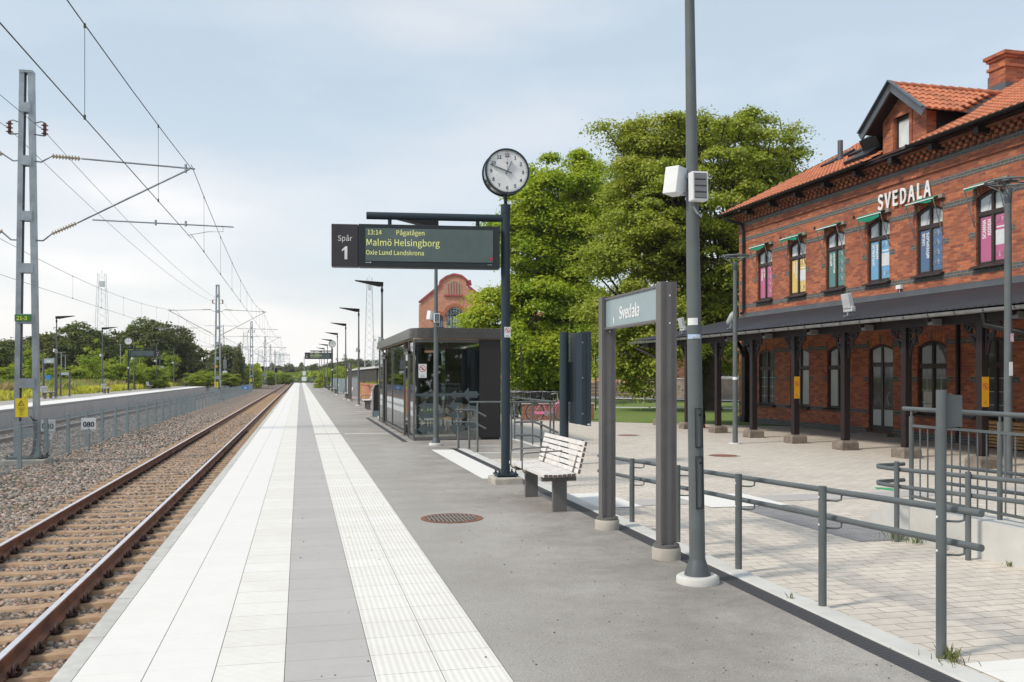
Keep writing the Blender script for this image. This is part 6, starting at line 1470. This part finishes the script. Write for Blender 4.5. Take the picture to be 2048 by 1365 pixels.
def palisade(lab, p0, p1, h, z, mat, step=.14):
    r = empty('palisade_fence', (0, 0, 0), 0, lab, 'fence'); p0, p1 = Vector((*p0, z)), Vector((*p1, z)); L = (p1-p0).length; n_ = int(L/step); b = MB(); d = (p1-p0).normalized()
    for i in range(n_): q = p0+d*(i*step); b.bar(q, q+Vector((0, 0, h+.03*(i % 2))), step*.72, .02, up=tuple(d.cross(Vector((0, 0, 1)))))
    b.bar(p0+Vector((0, 0, h*.3)), p1+Vector((0, 0, h*.3)), .05, .04); b.bar(p0+Vector((0, 0, h*.8)), p1+Vector((0, 0, h*.8)), .05, .04); b.build('pales', mat, r)
    for i in range(0, 9): q = p0.lerp(p1, i/8); b = MB(); b.box(q.x-.05, q.x+.05, q.y-.05, q.y+.05, z, z+h); b.build('post', mat, r)
    return r
palisade('grey palisade fence beyond the end of the far platform', (-14.6, 150), (-12.6, 208), 1.9, -.4, M_fence, .2); palisade('grey palisade fence crossing behind the far platform end', (-22, 150), (-14.6, 150), 1.9, -.2, M_fence, .2)
palisade('grey palisade fence behind the benches of the near platform', (3.9, 72), (3.9, 140), 1.3, -.0, M_fence, .34)
bw = empty('brick_garden_wall', (0, 0, 0), 0, 'low orange red brick wall behind the ticket machine and benches', 'wall'); b = MB(); b.box(4.4, 4.7, 37, 92, -.2, .95); b.build('wall', M_brick2, bw); b = MB(); b.box(4.35, 4.75, 37, 92, .95, 1.03); b.build('coping', plain('orange_coping', (.5, .17, .1), .8), bw)
# bicycle shed
bs = empty('bicycle_shed', (8.0, 88, -.1), 0, 'open bicycle shed with flat white edged roof and vertical slats', 'shed')
b = MB(); b.box(-1.4, 1.6, -6, 44, 2.35, 2.50); b.build('roof', M_dark, bs); b = MB(); b.box(-1.45, -1.4, -6.05, 44.05, 2.38, 2.56); b.box(-1.4, 1.6, -6.06, -6.0, 2.38, 2.56); b.build('roof_edge', M_white, bs)
b = MB()
for k in range(66): b.box(-1.3, -1.22, -5.8+k*.75, -5.62+k*.75, .9, 2.35)
b.box(-1.32, -1.25, -5.9, 43.9, .85, .95); b.build('slats', M_taupe, bs)
for y in (-5.8, 10, 26, 43.8): b = MB(); b.box(-1.3, -1.2, y, y+.1, 0, 2.35); b.build('post', M_taupe, bs)
# grass roofed hut
hx, hy = W(733, 150); hb = empty('turf_roofed_hut', (hx, hy, -.2), .2, 'low pale hut with mossy green roof behind the bicycle shed', 'hut'); b = MB(); b.box(-2.4, 2.4, -2, 2, 0, 2.2); b.build('walls', plain('pinkish_render', (.42, .33, .29), .9), hb)
b = MB(); b.prism([(-2.7, 2.15), (2.7, 2.15), (.8, 3.3), (-1.0, 3.2)], Matrix(((1, 0, 0, 0), (0, 0, -1, 2.2), (0, 1, 0, 0), (0, 0, 0, 1))), 4.4); b.build('roof', plain('moss_roof', (.30, .28, .14), 1., 0, .3, 1.5), hb)
# small white and blue boxes and notice frames on the near platform behind
cabx = empty('equipment_cabinet', (4.0, 72, 0), 0, 'pale blue grey equipment cabinet behind the distant bench', 'cabinet'); b = MB(); b.box(-.4, .4, -.4, .4, 0, 1.55); b.build('body', plain('pale_blue_grey', (.42, .50, .53), .5), cabx); b = MB(); b.box(-.44, .44, -.44, .44, 1.55, 1.6); b.build('lid', M_zinc, cabx)
# end of platform gate and signs
eg = empty('end_gate', (.3, 214.5, 0), 0, 'thin grey gate railing across the far end of the near platform', 'railing'); b = MB()
for k in range(4): b.box(-1.4, 3.4, -.03, .03, .25+.28*k, .30+.28*k)
b.build('bars', M_fence, eg)
for x in (-1.4, .2, 1.8, 3.4): b = MB(); b.box(x-.04, x+.04, -.04, .04, 0, 1.2); b.build('post', M_fence, eg)
ws = empty('end_sign', (.9, 205, 0), 0, 'white post with stacked white signs at the far end of the near platform', 'track sign'); b = MB(); b.cyl((0, 0, 0), (0, 0, 5.8), .07, n=8); b.build('post', M_galv, ws); b = MB(); b.box(-.35, .35, -.1, -.07, 1.7, 2.6); b.box(-.5, .5, -.1, -.07, .5, 1.4); b.build('board', M_white, ws)
# signals
for i, (px, d, h, lab) in enumerate(((525, 190, 3.2, 'small railway signal left of the third mast'), (552, 210, 3.0, 'small railway signal with red brown backplate past the far platform end'), (586, 300, 3.4, 'tiny distant signal post in the meadow'))):
    x, y = W(px, d); s = empty('railway_signal', (x, y, -.7), 0, lab, 'signal'); b = MB(); b.cyl((0, 0, 0), (0, 0, h), .07, n=8); b.build('post', M_galv, s); b = MB(); b.box(-.3, .3, -.1, .1, h, h+1.1); b.cyl((0, -.1, h+.75), (0, -.3, h+.75), .12, n=10); b.build('signal_head', M_darkb, s)
x, y = W(450, 165); s = empty('track_sign', (x, y, -.5), 0, 'white square sign on a tall thin post just right of the second mast', 'track sign'); b = MB(); b.cyl((0, 0, 0), (0, 0, 5.6), .08, n=8); b.build('post', M_galv, s); b = MB(); b.box(-.4, .4, -.12, -.08, 2.2, 3.0); b.build('board', M_white, s); b = MB(); b.box(-.3, .3, -.12, -.08, 3.4, 5.0); b.build('upper_board', M_zinc, s)
# lattice towers
def tower(lab, px, d, topy, w0, w1, z0=0, mat=None, name='lattice_tower', arms=False):
    x, y = W(px, d); H = ZH(topy, d)-z0; r = empty(name, (x, y, z0), 0, lab, 'tower'); b = MB(); n_ = 14; mat = mat or M_galv
    for sx in (-1, 1):
        for sy in (-1, 1): b.bar((sx*w0/2, sy*w0/2, 0), (sx*w1/2, sy*w1/2, H), .10*d/250, .10*d/250)
    for i in range(n_):
        z_0, z_1 = H*i/n_, H*(i+1)/n_; a, c = w0+(w1-w0)*i/n_, w0+(w1-w0)*(i+1)/n_
        for s in (-1, 1):
            b.bar((-a/2, s*a/2, z_0), (c/2, s*c/2, z_1), .04*d/250, .04*d/250); b.bar((a/2, s*a/2, z_0), (-c/2, s*c/2, z_1), .04*d/250, .04*d/250)
    b.build('lattice', mat, r)
    if arms:
        b = MB()
        for zz, L in arms: b.bar((-L, 0, H*zz), (L, 0, H*zz), .07*d/250, .09*d/250)
        b.build('cross_arms', mat, r)
    else:
        b = MB(); b.box(-w1*.35, w1*.35, -w1*.3, w1*.3, H*.88, H*.93); b.cyl((0, 0, H), (0, 0, H*1.03), .1, n=6); b.build('antenna', M_white, r)
    return r
M_pale = plain('pale_galvanised_tower', (.68, .73, .78), .6, .1)
tower('slender lattice radio tower above the dark trees at the left', 204, 330, 548, 5.2, 2.4, 0, M_pale)
tower('slender lattice radio tower behind the lamp posts left of the shelter', 739, 300, 556, 3.4, 1.6, 0, M_pale); tower('lower lattice tower right of the radio tower near the shelter roof', 752, 260, 672, 2.6, 1.4, 0, M_pale)
for i, (px, d, ty_, a) in enumerate(((443, 260, 650, [(.98, 4.5), (.62, 9), (.60, 4)]), (491, 520, 664, [(.9, 6)]), (521, 520, 700, [(.95, 6), (.6, 14)]), (556, 700, 704, [(.9, 8)]), (563, 650, 706, [(.9, 6)]))):
    tower('distant power line pylon, %s from the left' % ORD[i], px, d, ty_, 2.4*d/260, 1.0*d/260, 0, M_pale if i else M_galv, 'power_pylon', a)
# light poles in the car park
for i, (px, d, ty_) in enumerate(((77, 110, 702), (123, 100, 706), (131, 118, 712), (171, 112, 715), (241, 118, 690), (279, 108, 714), (320, 120, 712), (372, 150, 710), (86, 125, 700))):
    x, y = W(px, d); r = empty('car_park_lamp', (x, y, .05), 0, 'thin pale pole behind the far platform, %s of the car park poles' % ORD[i], 'lamp post', 'thin poles behind the far platform'); H = ZH(ty_, d); b = MB(); b.cyl((0, 0, 0), (0, 0, H), .07, .05, n=8); b.build('pole', M_galv if i % 3 else M_post, r); b = MB(); b.bar((-.4, 0, H), (.4, 0, H+.02), .12, .04); b.build('head', M_zinc, r)
# parked cars in the car park
def car(loc, rz, lab, col):
    r = empty('parked_car', loc, rz, lab, 'car', 'cars parked behind the far platform'); pm = plain('car_paint_%d' % int(col[0]*100+col[2]*10), col, .25, .1)
    b = MB(); side = [(-2.1, .35), (-2.15, .75), (-2.0, .95), (-1.45, 1.02), (-.95, 1.42), (.55, 1.44), (1.15, .98), (1.95, .85), (2.15, .6), (2.12, .3)]
    b.prism(side, Matrix(((1, 0, 0, 0), (0, 0, -1, .85), (0, 1, 0, 0), (0, 0, 0, 1))), 1.7); b.build('body', pm, r, bevel=.05)
    b = MB(); b.prism([(-1.35, 1.03), (-.92, 1.36), (.52, 1.38), (1.02, 1.01)], Matrix(((1, 0, 0, 0), (0, 0, -1, .86), (0, 1, 0, 0), (0, 0, 0, 1))), 1.72); b.build('windows', M_darkb, r)
    for x in (-1.35, 1.35):
        for s in (-1, 1): b = MB(); b.cyl((x, s*.70, .32), (x, s*.88, .32), .32, n=16); b.cyl((x, s*.88, .32), (x, s*.885, .32), .18, n=10, mi=1); b.build('wheel', [M_black, M_zinc], r)
    return r
for i, (px, d, col, lab) in enumerate(((25, 96, (.05, .06, .08), 'dark parked car half hidden by planting at the left edge'), (52, 99, (.7, .72, .74), 'white parked car behind the planting at the left'), (165, 104, (.75, .76, .78), 'white parked car behind the first far lamp'), (215, 108, (.6, .62, .65), 'silver parked car behind the second far lamp'))):
    x, y = W(px, d); car((x, y, .06), .3, lab, col)
bsg = empty('blue_bin', (*W(97, 92), .05), 0, 'small bright blue post box beside the first far lamp', 'post box'); b = MB(); b.box(-.25, .25, -.2, .2, .6, 1.6); b.cyl((0, 0, 0), (0, 0, .6), .05, n=8); b.build('body', M_blue, bsg, bevel=.03)
M_brick3 = brick('pale_orange_brick', (.78, .33, .20), (.62, .23, .13), (.55, .42, .33), .30, .10, .012, dirt=(.36, .14, .09), dirtamt=.35)
# ============================================================ FACTORY HALL
hx, hy = W(908, 105); hl = empty('factory_hall', (hx, hy, -.1), -math.atan2(hx, hy), 'orange brick factory hall with curved red edged gable and arched windows behind the shelter', 'building')
s_ = 105/1820.0
def hp(px, py): return ((px-908)*s_, ZH(py, 105)+.1)
gab = [hp(838, 800), hp(838, 622), hp(842, 606), hp(880, 574), hp(881, 566), hp(893, 556), hp(908, 551), hp(923, 554), hp(932, 562), hp(933, 574), hp(975, 606), hp(980, 622), hp(980, 800)]
gab = [(x, max(0, z)) for x, z in gab]
b = MB(); b.prism(gab, Matrix(((1, 0, 0, 0), (0, 0, -1, .5), (0, 1, 0, 0), (0, 0, 0, 1))), .6); b.build('gable_wall', M_brick3, hl)
b = MB(); rr_ = [(838, 606), (879, 572), (881, 563), (893, 554), (908, 549), (923, 552), (934, 561), (936, 572), (978, 606)]
for i in range(len(rr_)-1): (x0, z0), (x1, z1) = hp(*rr_[i]), hp(*rr_[i+1]); b.bar((x0, .2, z0), (x1, .2, z1), .9, .22)
M_redtrim = plain('dull_red_sheet', (.42, .085, .09), .5); b.build('gable_coping', M_redtrim, hl)
xl, zl = hp(838, 610); xr_, zr_ = hp(978, 610); zt_ = hp(908, 560)[1]
b = MB(); b.add([(xl, .4, zl), (0, .4, zt_), (0, 30, zt_), (xl, 30, zl)], [(0, 1, 2, 3)]); b.add([(xr_, .4, zl), (0, .4, zt_), (0, 30, zt_), (xr_, 30, zl)], [(3, 2, 1, 0)]); b.build('roof', M_redtrim, hl)
b = MB(); b.box(xl, xl+.3, .4, 30, 0, zl); b.box(xr_-.3, xr_, .4, 30, 0, zl); b.box(xl, xr_, 29.7, 30, 0, zl); b.build('side_walls', M_brick3, hl)
def archwin(px0, px1, pyt, pyb, lab='arched_window'):
    (x0, zt), (x1, zb) = hp(px0, pyt), hp(px1, pyb); w_ = (x1-x0)/2; xc = (x0+x1)/2; zs = zt-w_; n_ = 12
    pts = [(x0, max(.5, zb)), (x1, max(.5, zb))]+[(xc+w_*math.cos(math.pi*k/n_), zs+w_*math.sin(math.pi*k/n_)) for k in range(n_+1)]
    My = Matrix(((1, 0, 0, 0), (0, 0, -1, -.10), (0, 1, 0, 0), (0, 0, 0, 1))); b = MB(); b.prism(pts, My, .02); wn = b.build(lab, plain('old_blue_glass', (.32, .40, .45), .2, 0, .3, .8), hl)
    b = MB(); zz = max(.5, zb)
    for k in range(1, 6): x = x0+(x1-x0)*k/6; b.box(x-.03, x+.03, -.16, -.12, zz, zs+math.sqrt(max(0, w_*w_-(x-xc)**2)))
    for k in range(1, 9): z = zz+(zs-zz)*k/8; b.box(x0, x1, -.16, -.12, z-.03, z+.03)
    for k in range(1, 6): a = math.pi*k/6; b.bar((xc, -.14, zs), (xc+w_*math.cos(a), -.14, zs+w_*math.sin(a)), .05, .05)
    for q in (.45, .75): b.tube([(xc+w_*q*math.cos(math.pi*k/10), -.14, zs+w_*q*math.sin(math.pi*k/10)) for k in range(11)], .035, 4)
    b.build('glazing_bars', M_darkb, wn); b = MB()
    for k in range(12):
        a0, a1 = math.pi*k/12, math.pi*(k+1)/12; b.bar((xc+(w_+.22)*math.cos(a0), -.12, zs+(w_+.22)*math.sin(a0)), (xc+(w_+.22)*math.cos(a1), -.12, zs+(w_+.22)*math.sin(a1)), .16, .4)
    b.build('arch', plain('arch_orange_brick', (.46, .17, .1), .85), wn)
archwin(893, 927, 615, 760); archwin(866, 888, 630, 760); archwin(932, 954, 630, 760)
(xa, zt), (xb, zb) = hp(892, 562), hp(924, 590); w_ = (xb-xa)/2; n_ = 8; pts = [(xa, zb), (xb, zb), (xb, zt-.5)]+[((xa+xb)/2+w_*math.cos(math.pi*k/n_), zt-.5+.5*math.sin(math.pi*k/n_)) for k in range(1, n_)]+[(xa, zt-.5)]
b = MB(); b.prism(pts, Matrix(((1, 0, 0, 0), (0, 0, -1, -.10), (0, 1, 0, 0), (0, 0, 0, 1))), .03); wn = b.build('louvre', plain('tan_boards', (.42, .33, .24), .8), hl)
b = MB()
for k in range(1, 6): x = xa+(xb-xa)*k/6; b.box(x-.05, x+.05, -.16, -.12, zb, zt-.05-.5*abs(k-3)/3)
b.box(xa-.2, xb+.2, -.3, -.1, zb-.2, zb); b.build('louvre_bars', M_redtrim, wn)
# long brick building behind the trees
p0, p1 = Vector((*W(985, 98), -.12)), Vector((*W(1290, 72), -.12)); Lb = (p1-p0).length; lb = empty('brick_warehouse', p0, math.atan2(p1.y-p0.y, p1.x-p0.x), 'long orange brick building with brown stone base seen between the tree trunks', 'building')
b = MB(); b.box(0, Lb, 0, 9, 1.15, 6.2); b.build('wall', M_brick2, lb); b = MB(); b.box(-.05, Lb+.05, -.08, 9, 0, 1.15); b.build('stone_base', M_ston2, lb)
b = MB(); b.prism([(-.3, 6.2), (9.3, 6.2), (4.5, 8.6)], Matrix(((0, 0, 1, -.2), (1, 0, 0, 0), (0, 1, 0, 0), (0, 0, 0, 1))), Lb+.4); b.build('roof', M_redtrim, lb)
for k in range(7): x = 3+k*(Lb-6)/6; b = MB(); b.box(x-.7, x+.7, -.03, .01, 3.0, 5.4); wn = b.build('window', MATS['old_blue_glass'], lb); b = MB(); b.box(x-.03, x+.03, -.06, -.03, 3, 5.4); b.box(x-.7, x+.7, -.06, -.03, 4.2, 4.26); b.box(x-.75, x-.7, -.06, -.03, 3, 5.4); b.box(x+.7, x+.75, -.06, -.03, 3, 5.4); b.build('frame', M_darkb, wn)
# rendered low wall and things behind it
p0, p1 = Vector((*W(1290, 71.5), -.12)), Vector((*W(1560, 62), -.12)); Lb = (p1-p0).length; rw_ = empty('rendered_wall', p0, math.atan2(p1.y-p0.y, p1.x-p0.x), 'long stained grey beige wall behind the lawn under the chestnut', 'wall'); b = MB(); b.box(0, Lb, 0, .4, 0, 1.45); b.build('wall', plain('stained_render', (.33, .27, .23), .95, 0, .35, 1.5, .004, 30, c2=(.22, .17, .14)), rw_); b = MB(); b.box(-.05, Lb+.05, -.06, .46, 1.45, 1.55); b.build('coping', M_conc, rw_)
x, y = W(1447, 80); tr = empty('yellow_truck', (x, y, -.1), -.4, 'bright yellow truck body glimpsed through the leaves above the wall', 'truck')
b = MB(); b.box(-3.4, 2.2, -1.1, 1.1, 1.0, 3.3); b.build('cargo_body', plain('truck_yellow', (.80, .52, .02), .4), tr, bevel=.05); b = MB(); b.box(2.3, 4.0, -1.05, 1.05, .6, 2.6); b.build('cab', plain('truck_yellow', (.8, .52, .02), .4), tr, bevel=.12); b = MB(); b.box(3.0, 4.02, -1.07, 1.07, 1.6, 2.4); b.build('cab_windows', M_darkb, tr); b = MB(); b.box(-3.4, 4.0, -.9, .9, .5, .9); b.build('chassis', M_darkb, tr)
for xx in (-2.2, 3.1):
    for s in (-1, 1): b = MB(); b.cyl((xx, s*.75, .45), (xx, s*1.05, .45), .45, n=16); b.build('wheel', M_black, tr)
x, y = W(1446, 74); car((x, y, -.1), -.4, 'silver car roof showing over the wall under the yellow truck', (.55, .58, .6)); 
for o in bpy.data.objects:
    if o.get('label', '').startswith('silver car roof'): o['group'] = None; del o['group']; o.location.z = .55
x, y = W(1330, 84); ob_ = empty('red_brick_house', (x, y, -.1), -.5, 'red brick house facade behind the chestnut crown', 'building'); b = MB(); b.box(-2, 14, 0, 8, 0, 7.5); b.build('wall', M_brick2, ob_); b = MB(); b.prism([(-.3, 7.5), (8.3, 7.5), (4, 10.2)], Matrix(((0, 0, 1, -2.3), (1, 0, 0, 0), (0, 1, 0, 0), (0, 0, 0, 1))), 16.6); b.build('roof', M_redtrim, ob_)
for k in range(4):
    b = MB(); b.box(-.5+k*3.6, .8+k*3.6, -.04, .01, 4.2, 6.2); b.build('window', MATS['old_blue_glass'], ob_)
# ============================================================ HAZE
hz_m = bpy.data.materials.new('haze'); hz_m.use_nodes = True; n = hz_m.node_tree; n.nodes.clear(); o = n.nodes.new("ShaderNodeOutputMaterial"); v = n.nodes.new("ShaderNodeVolumePrincipled")
v.inputs['Color'].default_value = (.985, .993, 1, 1); v.inputs['Density'].default_value = .0002; v.inputs['Anisotropy'].default_value = .2; n.links.new(v.outputs[0], o.inputs['Volume'])
b = MB(); b.box(-520, 720, -70, 1000, -2.5, 45); tag(b.build('haze', hz_m), 'thin pale summer haze over the whole place', kind='stuff')
